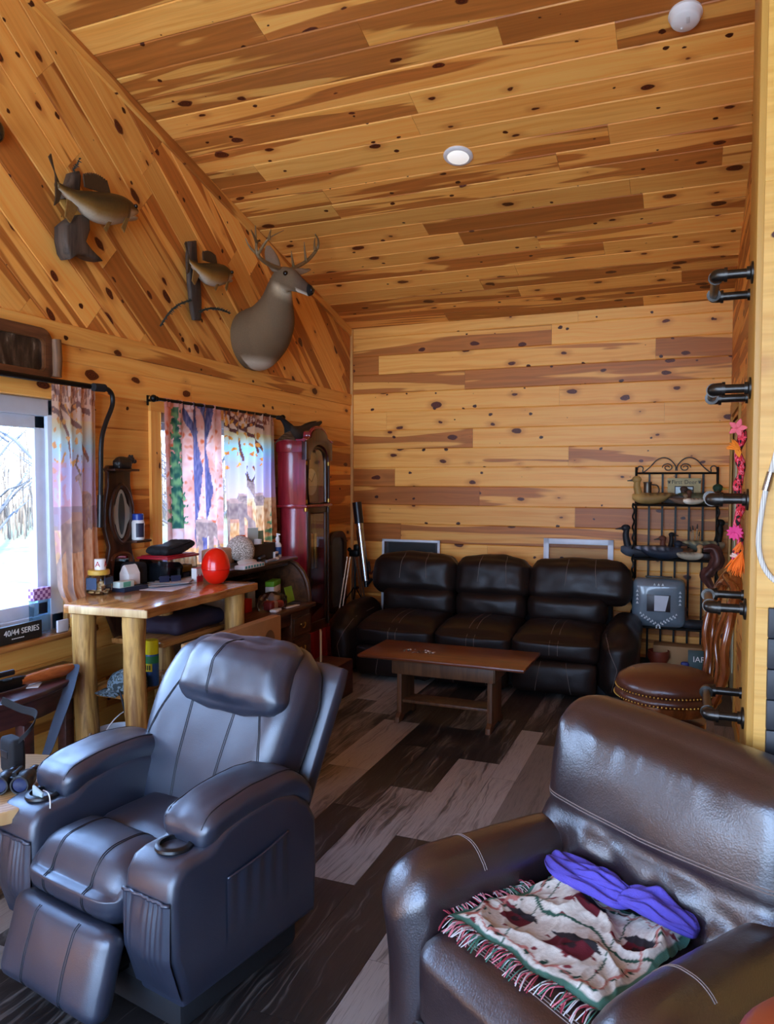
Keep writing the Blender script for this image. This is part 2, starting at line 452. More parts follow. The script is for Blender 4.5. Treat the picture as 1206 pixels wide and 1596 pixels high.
# ------------------------------------------------------------------ room
LX, BY, RXW, CZ, SL = -3.0, 6.579, .29, 3.0022, .2552
RIDGE = .8; REAR = -2.2; FX = 3.4
def ceil_z(y): return CZ + SL * (BY - y) if y > RIDGE else CZ + SL * (BY - RIDGE) - SL * (RIDGE - y)
SV = V((0, -1, SL)).normalized(); CN = V((0, SL, 1)).normalized()
def hole(ob, axis_u, holes):
    """Cut rectangular openings (u0,u1,z0,z1) through a wall's boards."""
    bm = bmesh.new(); bm.from_mesh(ob.data); ai = 'XYZ'.index(axis_u); nu = V((0, 0, 0)); nu[ai] = 1
    for (a, b, c, d) in holes:
        for co, no in ((nu * a, nu), (nu * b, nu), (V((0, 0, c)), V((0, 0, 1))), (V((0, 0, d)), V((0, 0, 1)))):
            bmesh.ops.bisect_plane(bm, geom=bm.verts[:] + bm.edges[:] + bm.faces[:], plane_co=co, plane_no=no)
        kill = [f for f in bm.faces if a - 1e-4 < f.calc_center_median()[ai] < b + 1e-4 and c - 1e-4 < f.calc_center_median().z < d + 1e-4]
        bmesh.ops.delete(bm, geom=kill, context='FACES')
    bm.to_mesh(ob.data); bm.free()

W1 = (1.45, 3.03, .82, 2.0)      # window beside the side table: y0,y1,z0,z1
W2 = (3.76, 4.93, .98, 2.0)
W3 = (-1.5, .5, .82, 2.0)
def solid_wall(name, boxes, mat):
    m = MB()
    for lo, hi in boxes: m.box([(a + b) / 2 for a, b in zip(lo, hi)], [b - a for a, b in zip(lo, hi)])
    return struct(m.build(name, mat, smooth=0))
th = .016
def wall_boxes_y(x0, x1, y0, y1, z1, wins):
    out = []; y = y0
    for a, b, c, d in sorted(wins):
        out += [((x0, y, 0), (x1, a, z1)), ((x0, a, 0), (x1, b, c)), ((x0, a, d), (x1, b, z1))]; y = b
    out.append(((x0, y, 0), (x1, y1, z1))); return out
wl = solid_wall('wall_left', wall_boxes_y(LX - .16, LX - th, REAR, BY, 2.9, [W3, W1, W2]), M['pine_plain'])
# gable backing
m = MB(); g = [(REAR, 2.88), (BY, 2.88), (BY, ceil_z(BY) + .1), (RIDGE, ceil_z(RIDGE) + .1), (REAR, ceil_z(REAR) + .1)]
m.prism(g, 0, .144, M=Matrix(((0, 0, 1, LX - .16), (1, 0, 0, 0), (0, 1, 0, 0), (0, 0, 0, 1))))
m.build('gable_backing', M['pine_plain'], wl, 0)
o1 = boards('lower_boards', (LX - th, 0, -.027), (0, 1, 0), (0, 0, 1), BY, 2.25, .1735, M['pine'], parent=wl, rng=random.Random(4), heart=.5, red=.2)
hole(o1, 'Y', [W1, W2])
a40 = radians(40); ud = V((0, cos(a40), -sin(a40))); vd = V((0, sin(a40), cos(a40)))
boards('gable_boards', V((LX - th, 1.2, 2.36)) - ud * 3.2 - vd * .6, ud, vd, 10.5, 5.4, .1735, M['pine'], parent=wl, rng=random.Random(21), heart=.5, red=.12,
       clips=[((0, 0, 2.29), (0, 0, -1)), ((0, BY, 0), (0, 1, 0)), ((0, BY, CZ - .0), CN), ((0, RIDGE, 0), (0, -1, 0))])
struct(plank('trim_1', (LX, RIDGE, 2.286), (LX, BY, 2.286), (0, 0, 1), .105, .018, M['pine_trim'], seed=3, heart=.62, bright=.35))
struct(plank('trim_2', (LX, RIDGE, 2.20), (LX, BY, 2.20), (0, 0, 1), .086, .006, M['pine_trim'], seed=9, heart=.1, bright=.75))
ridge_p = V((LX, RIDGE, ceil_z(RIDGE))); back_p = V((LX, BY, CZ))
d = (back_p - ridge_p).normalized()
struct(plank('trim_3', ridge_p - CN * .07, back_p - CN * .07, CN, .07, .018, M['pine_trim'], seed=12, heart=.75, bright=.3))
# back wall, board joints as they run in the place
z0, bp = 2.5653, .1735
rows = []
def br(*p): return list(p)
rowspec = {  # k : row between z0-(k+1)*bp and z0-k*bp ; entries (x, heart, bright, red)
 -3: br((-3, .4, .7, 0), (-.9, .3, .8, 0)), -2: br((-3, .85, .6, 0), (-1.12, .1, .9, 0)), -1: br((-3, .9, .45, .0), (-2.718, .55, .8, 0), (-.279, .9, .4, .0)),
 0: br((-3, .98, .5, .0), (-1.886, .8, .6, 0)), 1: br((-3, .05, .85, 0), (-1.048, .2, .85, 0)), 2: br((-3, .1, .8, 0), (-2.64, .2, .8, 0), (-.204, .1, .8, 0)),
 3: br((-3, .98, .45, .0), (-1.809, .1, .85, 0)), 4: br((-3, .35, .75, 0), (-.967, .75, .5, .2)), 5: br((-3, .9, .3, .15), (-2.555, .25, .8, .1)),
 6: br((-3, .95, .05, .9), (-1.745, .5, .55, .5)), 7: br((-3, .5, .35, .7), (-.908, .9, .15, .8)), 8: br((-3, .95, .05, .6), (-2.496, .8, .2, .6)),  # lower boards tinted redder to carry the cool light down here
 9: br((-3, .2, .7, .1), (-1.669, .4, .6, .3))}
kmax = 14; edges = []; specs = []
for k in range(kmax, -4, -1):
    zl = z0 - (k + 1) * bp
    if zl < -.2: continue
    edges.append(zl + 0.); specs.append([((x + 3.0), h, b, rd) for x, h, b, rd in rowspec[k]] if k in rowspec else None)
edges.append(edges[-1] + bp)
wb = solid_wall('wall_back', [((LX - .16, BY + th, -.05), (FX, BY + .16, 3.3))], M['pine_plain'])
boards('back_boards', (-3, BY + th, 0), (1, 0, 0), (0, 0, 1), 3.29, 3.1, edges, M['pine'], rows=specs, rng=random.Random(31), parent=wb, heart=.55, red=.5,
       clips=[((0, 0, CZ + .01), (0, 0, 1))])
struct(plank('trim_4', (LX + .002, BY, 0), (LX + .002, BY, CZ), (1, 0, 0), .0, .02, M['pine_trim'])) if False else None
m = MB(); m.box((LX + .012, BY - .012, CZ / 2), (.026, .026, CZ), .004); struct(m.build('trim_4', flat('trim_pine', (222, 166, 94), .45)))
struct(plank('trim_5', (RXW - .0, BY, 0), (RXW - .0, BY, CZ), (-1, 0, 0), .075, -.02, M['pine_gold'], heart=.1, bright=.8))
# right wall behind the stub
DO = (5.35, 6.30, 0, 2.03)
wr = solid_wall('wall_right', [((RXW + th, 6.30, 0), (RXW + .16, BY, 3.6)), ((RXW + th, 2.4, 0), (RXW + .16, 5.35, 4.2)), ((RXW + th, 5.35, 2.03), (RXW + .16, 6.30, 4.2)), ((RXW + .1, 5.35, 0), (RXW + .16, 6.30, 2.03))], M['pine_plain'])
o2 = boards('right_boards', (RXW + th, BY, -.027), (0, -1, 0), (0, 0, 1), BY - 2.4, 4.2, .1735, M['pine'], parent=wr, rng=random.Random(8), heart=.5, clips=[((0, BY, CZ), CN)])
hole(o2, 'Y', [DO])
# ceiling
m = MB()
m.prism([(RIDGE, ceil_z(RIDGE)), (BY + .2, CZ - SL * .2), (BY + .2, CZ + .3), (RIDGE, ceil_z(RIDGE) + .3), (REAR - .2, ceil_z(REAR - .2) + .3), (REAR - .2, ceil_z(REAR - .2))], LX - .2, FX + .2,
        M=Matrix(((0, 0, 1, 0), (1, 0, 0, 0), (0, 1, 0, .017), (0, 0, 0, 1))))
ce = struct(m.build('ceiling', M['pine_plain'], smooth=0))
L = (BY - RIDGE) * sqrt(1 + SL * SL)
boards('ceiling_boards', (LX, BY, CZ + .0165), (1, 0, 0), SV, FX - LX, L, .171, M['pine'], parent=ce, rng=random.Random(77), heart=.5, red=.3, lens=(1.1, 3.4))
# floor planks run front to back
fe = [-3.0]
known = [-2.063, -1.86, -1.612, -1.42, -1.2, -.967, -.832, -.63, -.44, -.3]
while fe[-1] < -2.3: fe.append(fe[-1] + RND.choice((.135, .18, .235)))
fe = [x for x in fe if x < -2.2] + known
while fe[-1] < FX: fe.append(fe[-1] + RND.choice((.135, .18, .235)))
m = MB(); m.box((.2, 2.2, -.06), (6.9, 9.2, .1)); fl = struct(m.build('floor', M['walnut'], smooth=0))
rr = random.Random(5); fs = []
for i in range(len(fe) - 1):
    y = rr.uniform(-.9, 0); row = []
    while y < BY - REAR:
        row.append((max(y, 0), rr.choice((.05, .15, .25, .55, .8, 1.)), rr.random(), rr.random() ** 2)); y += rr.uniform(.55, 1.25)
    fs.append(row)
def fset(xa, rows):
    for i in range(len(fe) - 1):
        if fe[i] <= xa < fe[i + 1]:
            fs[i] = [(y - REAR if y > -3 else 0, h, b, w) for y, h, b, w in rows]
fset(-.9, [(-4, .3, .5, .2), (1.1, 1, .8, 0), (2.25, 1, .7, 0), (3.05, .95, .9, .1), (3.9, 1., .85, .1), (4.72, .5, .4, .4)])
fset(-1.1, [(-4, .1, .3, .2), (1.9, .1, .4, .3), (3.1, .85, .8, .1), (4.1, .2, .4, .2), (4.9, .2, .5, .2)])
fset(-1.3, [(-4, .1, .2, .0), (1.2, .2, .2, .2), (2.65, .75, .7, .1), (3.6, .12, .3, .2), (4.6, .5, .5, .4)])
fset(-1.5, [(-4, .1, .1, .0), (2.0, .1, .2, .1), (3.3, .3, .3, .3), (4.2, .05, .2, .2)])
fset(-1.75, [(-4, .2, .1, .0), (2.5, .8, .6, .2), (3.75, 1., .9, .1), (4.6, .3, .4, .5)])
fset(-2.0, [(-4, .2, .1, .0), (2.9, .5, .5, .6), (3.9, .6, .5, .7), (4.7, .9, .8, .6)])
boards('floor_planks', (0, REAR, -.01), (0, 1, 0), (-1, 0, 0), BY - REAR, 6, [-x for x in fe[::-1]], M['floor'], rows=fs[::-1], parent=fl, th=.0105, cf=.0015)

# stub wall with casing, at the right edge of view
st = solid_wall('wall_stub', [((.172, 2.205, 0), (FX, 2.78, 4.1))], M['pine_gold'])
boards('stub_face', (.165, 2.205, 0), (1, 0, 0), (0, 0, 1), 3.2, 4.1, [0, .55, 1.26, 2.36, 3.3, 4.1], M['pine_gold'], parent=st, rows=[[(0, .0, .8, 0)]] * 5, rng=random.Random(3), th=.012, cf=.001)
struct(plank('trim_6', (.152, 2.20, 0), (.152, 2.20, 4.05), (0, 1, 0), .19, -.0, M['pine_gold'])) if False else None
m = MB(); m.box((.160, 2.30, 1.85), (.022, .20, 3.7), .003); m.box((.172, 2.6, 1.85), (.006, .36, 3.7), .001)
struct(m.build('trim_6', M['pine_gold']))
# rest of the shell behind the camera
solid_wall('wall_far_right', [((FX, REAR, 0), (FX + .15, BY, 4.6))], M['pine_plain'])
RW = [(-2.8, -.95, .3, 3.25), (-.8, .9, .05, 3.25)]
bx = []; x = LX - .16
for a, b, c, dd in RW:
    bx += [((x, REAR - .15, 0), (a, REAR, 3.8)), ((a, REAR - .15, 0), (b, REAR, c)), ((a, REAR - .15, dd), (b, REAR, 3.8))]; x = b
bx.append(((x, REAR - .15, 0), (FX + .15, REAR, 3.8)))
solid_wall('wall_rear', bx, M['pine_plain'])

def window_unit(name, o, ax, w, h, bars=1, f=.055, g=.045):
    """Vinyl window in an opening; o = lower corner, ax = horizontal unit vector, room side normal = ax x z * side."""
    fr = frame(o, ax, (0, 0, 1)); m = MB()
    for c, s in (((w / 2, f / 2), (w, f)), ((w / 2, h - f / 2), (w, f)), ((f / 2, h / 2), (f, h)), ((w - f / 2, h / 2), (f, h))):
        m.box((c[0], c[1], -.06), (s[0], s[1], .08), .006, M=fr)
    root = struct(m.build(name, M['vinyl']))
    m = MB(); n = bars
    for i in range(n):
        a, b = f + (w - 2 * f) * i / n, f + (w - 2 * f) * (i + 1) / n; zc = -.05 if i % 2 else -.075
        for c, s in ((((a + b) / 2, f + g / 2), (b - a, g)), (((a + b) / 2, h - f - g / 2), (b - a, g)), ((a + g / 2, h / 2), (g, h - 2 * f)), ((b - g / 2, h / 2), (g, h - 2 * f))):
            m.box((c[0], c[1], zc), (s[0], s[1], .022), .004, M=fr)
    m.build('sash', M['vinyl'], root)
    m = MB(); m.box((w / 2, h / 2, -.063), (w - 2 * f, h - 2 * f, .004), M=fr); m.build('pane', M['glass'], root, 0)
    return root
window_unit('window_1', (LX - .02, W1[0], W1[2]), (0, 1, 0), W1[1] - W1[0], W1[3] - W1[2], 2, .085, .065)
window_unit('window_2', (LX - .02, W2[0], W2[2]), (0, 1, 0), W2[1] - W2[0], W2[3] - W2[2], 2)
window_unit('window_3', (LX - .02, W3[0], W3[2]), (0, 1, 0), W3[1] - W3[0], W3[3] - W3[2], 2)
for i, (a, b, c, dd) in enumerate(RW): window_unit('window_%d' % (i + 4), (b, REAR - .02, c), (-1, 0, 0), b - a, dd - c, 2)
# window casings and sills
def casing(idx, W, sill=True):
    k = 0
    nm = lambda: 'trim_%d' % (idx + k)
    struct(plank(nm(), (LX, W[0] - .09, W[3]), (LX, W[1] + .09, W[3]), (0, 0, 1), .085, .018, M['pine_trim'], seed=idx, heart=.1, bright=.8)); k = 1
    struct(plank(nm(), (LX, W[1], W[2]), (LX, W[1], W[3]), (0, 1, 0), .09, -.018, M['pine_trim'], seed=idx + 2, heart=.2, bright=.8)); k = 2
    struct(plank(nm(), (LX, W[0] - .09, W[2]), (LX, W[0] - .09, W[3]), (0, 1, 0), .09, -.018, M['pine_trim'], seed=idx + 3, heart=.1, bright=.9)); k = 3
    m = MB(); m.box((LX - .02, (W[0] + W[1]) / 2, W[2] - .012), (.22, W[1] - W[0] + .22, .03), .006)
    struct(m.build('sill_%d' % (idx // 10), M['slab'])); k = 4
casing(10, W1); casing(20, W2)
# door in the right wall, seen edge-on
dm = flat('pale_green_paint', (196, 194, 160), .4)
m = MB(); m.box((RXW + .035, 5.825, 1.01), (.045, .94, 2.02), .004)
for zc, hh in ((.55, .7), (1.45, .8)):
    for yc in (5.6, 6.05): m.box((RXW + .011, yc, zc), (.01, .3, hh), .004)
d1 = struct(m.build('door_1', dm)); m = MB(); m.ball((RXW - .035, 5.44, .98), .028); m.tube([(RXW + .02, 5.44, .98), (RXW - .03, 5.44, .98)], .012); m.build('door_handle', M['brass'], d1)
m = MB()
for yy in (5.31, 6.34): m.box((RXW - .004, yy, 1.04), (.018, .085, 2.1), .003)
m.box((RXW - .004, 5.825, 2.11), (.018, 1.12, .09), .003)
struct(m.build('trim_30', M['pine_gold']))
m = MB(); m.box((RXW - .004, 4.5, .05), (.014, 1.5, .09), .003); struct(m.build('baseboard_right', M['pine_gold']))

# ------------------------------------------------------------------ camera, sky, daylight
F_PX, YAW, PITCH = 1178.97, .3809, .0447
cam = bpy.data.cameras.new('camera'); co = bpy.data.objects.new('camera', cam); COL.objects.link(co)
cam.sensor_fit = 'VERTICAL'; cam.sensor_height = 24; cam.lens = F_PX / 1596 * 24; cam.clip_start = .02; cam.clip_end = 300
co.location = (0, 0, 1.6); co.rotation_euler = (pi / 2 - PITCH, 0, YAW); SC.camera = co
w = bpy.data.worlds.new('sky'); SC.world = w; w.use_nodes = True; nt = w.node_tree
bg = nt.nodes['Background']; bg.inputs[1].default_value = 1.
tc = nt.nodes.new('ShaderNodeTexCoord'); sp = nt.nodes.new('ShaderNodeSeparateXYZ'); rp = nt.nodes.new('ShaderNodeValToRGB')
nt.links.new(tc.outputs['Generated'], sp.inputs[0]); nt.links.new(sp.outputs[2], rp.inputs[0]); nt.links.new(rp.outputs[0], bg.inputs[0])
e = rp.color_ramp.elements; e[0].position = 0.; e[0].color = (.64, .84, 1.14, 1); e[1].position = .6; e[1].color = (.34, .62, 1.25, 1)
bg.inputs[1].default_value = 5.4
def portal(name, loc, rot, sx, sy):
    l = bpy.data.lights.new(name, 'AREA'); l.shape = 'RECTANGLE'; l.size = sx; l.size_y = sy
    l.cycles.is_portal = True
    o = bpy.data.objects.new(name, l); COL.objects.link(o); o.location = loc; o.rotation_euler = rot
for i, W in enumerate((W1, W2, W3)):
    portal('daylight_opening', (LX - .13, (W[0] + W[1]) / 2, (W[2] + W[3]) / 2), (0, -pi / 2, 0), W[3] - W[2], W[1] - W[0])
for a, b, c, dd in RW: portal('daylight_opening', ((a + b) / 2, REAR - .12, (c + dd) / 2), (pi / 2, 0, 0), b - a, dd - c)
sun = bpy.data.lights.new('sun', 'SUN'); sun.energy = 9.; sun.angle = .02; sun.color = (1., .93, .82)
so = bpy.data.objects.new('sun', sun); COL.objects.link(so); so.rotation_euler = V((-.55, .55, -.52)).to_track_quat('-Z', 'Y').to_euler()
vs = SC.view_settings; vs.view_transform = 'Standard'; vs.look = 'None'; vs.gamma = 1.; vs.use_curve_mapping = False; vs.exposure = 1.38
SC.cycles.use_denoising = True; SC.cycles.max_bounces = 10; SC.cycles.diffuse_bounces = 6; SC.cycles.glossy_bounces = 4; SC.cycles.transparent_max_bounces = 12
SC.cycles.sample_clamp_indirect = 6.
# ------------------------------------------------------------------ seating
def cut(ob, cutter_mb):
    me = bpy.data.meshes.new('cutter'); cutter_mb.bm.to_mesh(me); cutter_mb.bm.free()
    c = bpy.data.objects.new('cutter', me); COL.objects.link(c)
    md = ob.modifiers.new('b', 'BOOLEAN'); md.operation = 'DIFFERENCE'; md.object = c; md.solver = 'EXACT'
    dg = bpy.context.evaluated_depsgraph_get(); nm = bpy.data.meshes.new_from_object(ob.evaluated_get(dg))
    ob.modifiers.clear(); old = ob.data; ob.data = nm; nm.name = old.name
    bpy.data.objects.remove(c); bpy.data.meshes.remove(me); bpy.data.meshes.remove(old)
PYZ = Matrix(((0, 0, 1, 0), (1, 0, 0, 0), (0, 1, 0, 0), (0, 0, 0, 1)))      # prism xy -> world yz, thickness along x
PXZ = Matrix(((1, 0, 0, 0), (0, 0, -1, 0), (0, 1, 0, 0), (0, 0, 0, 1)))     # prism xy -> world xz, thickness along -y
def stitch(paths, mat, parent, r=.0016, name='stitching'):
    for p in paths:
        if len(p) > 2: m = MB(); m.tube(p, r, 5); m.build(name, mat, parent)
def pair(pts, dx): return [[V(p) + V((dx, 0, 0)) for p in pts], [V(p) - V((dx, 0, 0)) for p in pts]]

# ---- black recliner
R = thing('recliner', 'black leather recliner with a head pillow and cup holders in both arms', 'recliner', (-1.68, 1.82, 0), -.196)
BL = M['black_leather']
m = MB(); m.box((0, .24, .07), (.72, .52, .13), .02); m.box((0, .2, .2), (.5, .5, .16), .02); m.build('base', M['blackmatte'], R)
prof = [(-.055, .125), (-.10, .28), (-.105, .44), (-.098, .49), (-.07, .528), (-.03, .538), (.04, .54), (.10, .58), (.2, .60), (.32, .60), (.42, .57), (.49, .52), (.53, .45), (.535, .3), (.525, .125)]
for s in (-1, 1):
    m = MB(); m.prism(prof, -.103, .103, M=T(.325 * s, 0, 0) @ PYZ, r=.028, seg=4)
    if s > 0:
        sp = [m.seam([(.45, -.05, .40), (.45, .50, .40)], (-1, 0, 0), n=2)]
    arm = m.build('armrest', BL, R, 50)
    c = MB(); c.lathe([(.043, .46), (.043, .60)], (.322 * s, 0, 0), 32); cut(arm, c)
    arm.data.polygons.foreach_set('use_smooth', [True] * len(arm.data.polygons)); arm.data.set_sharp_from_angle(angle=radians(50))
    m = MB()
    def pad(p, u):
        y = (p.y + .25) / .5
        z = p.z + .615 - .035 * (2 * y - 1) ** 2 - .06 * max(0, y - .75) ** 2 * 16
        return V((p.x * (1 - .10 * (1 - u.z) * .5), p.y + .275, z))
    m.soft((.325 * s, 0, -.012), (.214, .50, .095), r=.042, n=20, bulge=(0, 0, .012), fn=pad, wr=.004, wf=11, seed=s)
    e1 = m.seam([(.325 * s - .075 * s, .03, .75), (.325 * s - .075 * s, .5, .75)], (0, 0, -1))
    e2 = m.seam([(.325 * s + .075 * s, .03, .75), (.325 * s + .075 * s, .5, .75)], (0, 0, -1))
    pd = m.build('arm_pad', BL, arm, 180); stitch([e1, e2], M['dark_thread'], arm, .002)
    m = MB(); m.lathe([(.0425, .485), (.0425, .545), (.041, .552), (.049, .552), (.055, .548), (.057, .541), (.055, .537)], (.322 * s, 0, 0), 32)
    m.lathe([(0, .484), (.0425, .484)], (.322 * s, 0, 0), 32); m.build('cup_holder', M['black'], arm)
    # gathered front pocket
    m = MB()
    def pk(u, v, s=s):
        x = .325 * s + (u - .5) * .19; z = .15 + v * .29
        rip = (.0034 * (sin(u * 47 + 3 * sin(u * 9) + sin(v * 3)) + .6 * sin(u * 23)) * (v ** 2.2) + .016 * sin(pi * u) * sin(pi * min(1, v * 1.05)))
        y = -.10 + max(0, .28 - z) * .31 - .008 - rip
        return (x, y, z)
    m.grid(pk, 60, 16); m.tube([V(pk(i / 20, 1.)) + V((0, -.001, 0)) for i in range(21)], .006, 6)
    m.build('front_pocket', BL, arm, 180)
m = MB()
m.grid(lambda u, v: (.431 + .007 * sin(pi * u) * (.3 + v) + .003 * sin(u * 30) * v, .10 + u * .27, .24 + v * (.19 + .035 * u)), 24, 10)
top = [V((.431 + .007 * sin(pi * i / 24) * 1.3 + .002, .10 + i / 24 * .27, .43 + .035 * i / 24)) for i in range(25)]
m.tube(top, .004, 6); m.build('side_pocket', BL, R, 180)
m = MB()
def seat_front(p, u): return V((p.x, p.y, p.z - .07 * max(0, -u.y - .2) ** 2 * max(0, u.z) ))
m.soft((0, .0, .385), (.45, .28, .17), r=.075, n=16, bulge=(0, .01, .03), fn=seat_front, wr=.003, wf=9, seed=3)
m.soft((0, .28, .38), (.45, .36, .15), r=.06, n=14, bulge=(0, 0, .02), wr=.003, wf=9, seed=5)
st = []
for s in (-1, 1):
    for q in pair([(s * .095, -.122, .7), (s * .10, .12, .7)], .004): st.append(m.seam(q, (0, 0, -1)))
    for q in pair([(s * .093, -.4, .32), (s * .095, -.4, .445)], .004): st.append(m.seam(q, (0, 1, 0), n=10))
se = m.build('seat', BL, R, 180); stitch(st, M['dark_thread'], se)
m = MB(); FM = T(0, -.155, .195) @ RX(radians(-17))
m.soft((0, 0, 0), (.47, .085, .25), r=.04, n=14, bulge=(0, .012, 0), M=FM, wr=.003, wf=8, seed=8)
st = []
for s in (-1, 1):
    for q in pair([(s * .093, -.6, .31), (s * .093, -.6, .09)], .004): st.append(m.seam(q, (0, 1, 0)))
fo = m.build('footrest', BL, R, 180); stitch(st, M['dark_thread'], fo)
m = MB(); m.box((0, -.06, .2), (.40, .10, .04), .01); m.box((.17, -.02, .17), (.012, .25, .03)); m.box((-.17, -.02, .17), (.012, .25, .03)); m.build('footrest_bracket', M['iron'], R)
m = MB(); tilt = radians(25); BM = T(0, .40, .34) @ RX(-tilt)
def bk(p, u):
    t = (u.z + 1) / 2
    wd = .80 + .26 * sin(min(1, t * 1.25) * pi * .55) - .17 * max(0, t - .72) ** 1.5 * 6
    return V((p.x * wd, p.y - .05 * (u.x ** 2) * (1 if u.y < 0 else 0) * sin(pi * t), p.z + .34))
m.soft((0, 0, 0), (.66, .17, .70), r=.08, n=18, bulge=(0, .04, .015), fn=bk, wr=.004, wf=7, seed=2, M=BM)
st = []
dn = BM.to_3x3() @ V((0, 1, 0))
for s in (-1, 1):
    for q in pair([BM @ V((s * .115, -.4, .52)), BM @ V((s * .10, -.4, .3)), BM @ V((s * .085, -.4, .06))], .004): st.append(m.seam(q, dn))
    for q in pair([BM @ V((s * .20, -.4, .5)), BM @ V((s * .255, -.4, .36)), BM @ V((s * .30, -.4, .16))], .003): st.append(m.seam(q, dn))
ba = m.build('backrest', BL, R, 180); stitch(st, M['dark_thread'], ba)
m = MB(); m.soft((0, .10, .33), (.76, .075, .68), r=.03, n=8, bulge=(0, .01, 0), fn=lambda p, u: V((p.x * (.9 + .1 * (u.z + 1) / 2), p.y, p.z)), M=BM); m.build('back_shell', BL, R, 60)
m = MB()
def hp(p, u): return V((p.x * (1.03 - .05 * u.z), p.y + .05 * max(0, u.z) ** 2, p.z - .012 * (1 - u.x ** 2) * (u.z < 0)))
m.soft((.07, -.125, .565), (.47, .11, .25), r=.052, n=18, bulge=(0, .03, .012), fn=hp, wr=.009, wf=10, seed=6, M=BM)
st = [m.seam(q, dn) for q in pair([BM @ V((.035, -.5, .68)), BM @ V((.015, -.5, .57)), BM @ V((.015, -.5, .46))], .004)]
pi_ = m.build('head_pillow', BL, R, 180); stitch(st, M['dark_thread'], pi_)

# ---- worn brown recliner
R2 = thing('armchair', 'worn brown leather reclining armchair with a plump creased back and a throw on its seat', 'armchair', (-.39, 1.63, 0), -.593)
BR = M['brown_leather']
for s in (-1, 1):
    m = MB()
    def af(p, u, s=s):
        t = (u.y + 1) / 2
        yy = min(.16, max(0, p.y + .35)); z = p.z - .75 * (.16 - sqrt(max(0, .16 ** 2 - (.16 - yy) ** 2))) * max(0, u.z) ** 1.5 - .035 * max(0, t - .35)
        return V((p.x + .018 * s * (1 - t) * max(0, u.z), p.y - .015 * max(0, u.z) * (t < .5), z))
    m.soft((.335 * s, .31, .325), (.172, .70, .55), r=.078, n=20, bulge=(.012, 0, .006), fn=af, wr=.004, wf=6, seed=10 + s)
    st = [m.seam([(.26 * s, yy, .62), (.335 * s, yy, .9), (.41 * s, yy, .62)], (0, 0, -1), n=16) for yy in (.20, .207)]
    a = m.build('armrest', BR, R2, 180); stitch(st, M['thread'], a, .0014)
m = MB(); m.soft((0, .26, .35), (.51, .62, .24), r=.055, n=18, bulge=(0, .008, .014), fn=lambda p, u: V((p.x, p.y, p.z - .02 * max(0, -u.y) ** 3 * max(0, u.z))), wr=.004, wf=7, seed=4)
st = [m.seam([(-.24, .035 + dy, .8), (.24, .035 + dy, .8)], (0, 0, -1)) for dy in (0, .008, .016)]
se = m.build('seat', BR, R2, 180); stitch(st, M['thread'], se, .0013)
m = MB(); m.soft((0, -.045, .155), (.50, .05, .19), r=.024, n=8, bulge=(0, .01, 0), wr=.003, seed=5); m.build('footrest', BR, R2, 180)
m = MB(); m.box((0, .3, .05), (.7, .6, .07), .01); m.box((0, .02, .25), (.44, .03, .05)); m.build('base', M['blackmatte'], R2)
m = MB(); BM2 = T(0, .60, .38) @ RX(radians(-12))
def b2(p, u):
    t = (u.z + 1) / 2
    z = p.z * .94 + .275; k = 1. - .10 * max(0, .25 - t) * 4 + .02 * sin(pi * t)
    y = p.y
    if u.y < .2:
        y -= .022 * sin(pi * min(1, max(0, (t - .02) / .40))) - .0 + .010 * sin(pi * min(1, max(0, (t - .42) / .56)))
        low = max(0, 1 - abs(t - .22) / .24)
        q = V((p.x * 9, t * 5, 1.3)); y += low * .034 * (1 - 2.2 * abs(noise.noise(q))) + low * .018 * noise.noise(q * 2.1)
        top = max(0, 1 - abs(t - .86) / .16); y += top * .008 * sin(u.x * 26 + 3 * sin(u.x * 5))
        y += .010 * max(0, 1 - abs(t - .43) / .025)
    return V((p.x * k, y, z - .045 * (u.x + 1) / 2 * t))
m.soft((0, 0, 0), (.80, .23, .60), r=.10, n=30, bulge=(.0, .035, .02), fn=b2, wr=.004, wf=6, seed=7, M=BM2)
dn = BM2.to_3x3() @ V((0, 1, 0)); st = []
for dz in (0, .008): st.append(m.seam([BM2 @ V((-.38, -.5, .255 + dz)), BM2 @ V((0, -.5, .245 + dz)), BM2 @ V((.38, -.5, .255 + dz))], dn, n=40))
for dz in (0, .008): st.append(m.seam([BM2 @ V((-.27, -.02 + dz, 1.2)), BM2 @ V((.37, -.02 + dz, 1.2))], (0, 0, -1), n=40))
ba = m.build('backrest', BR, R2, 180); stitch(st, M['thread'], ba, .0016)
m = MB(); m.soft((0, .09, .24), (.74, .1, .52), r=.04, n=6, bulge=(0, 0, 0), M=BM2); m.build('back_shell', BR, R2, 60)

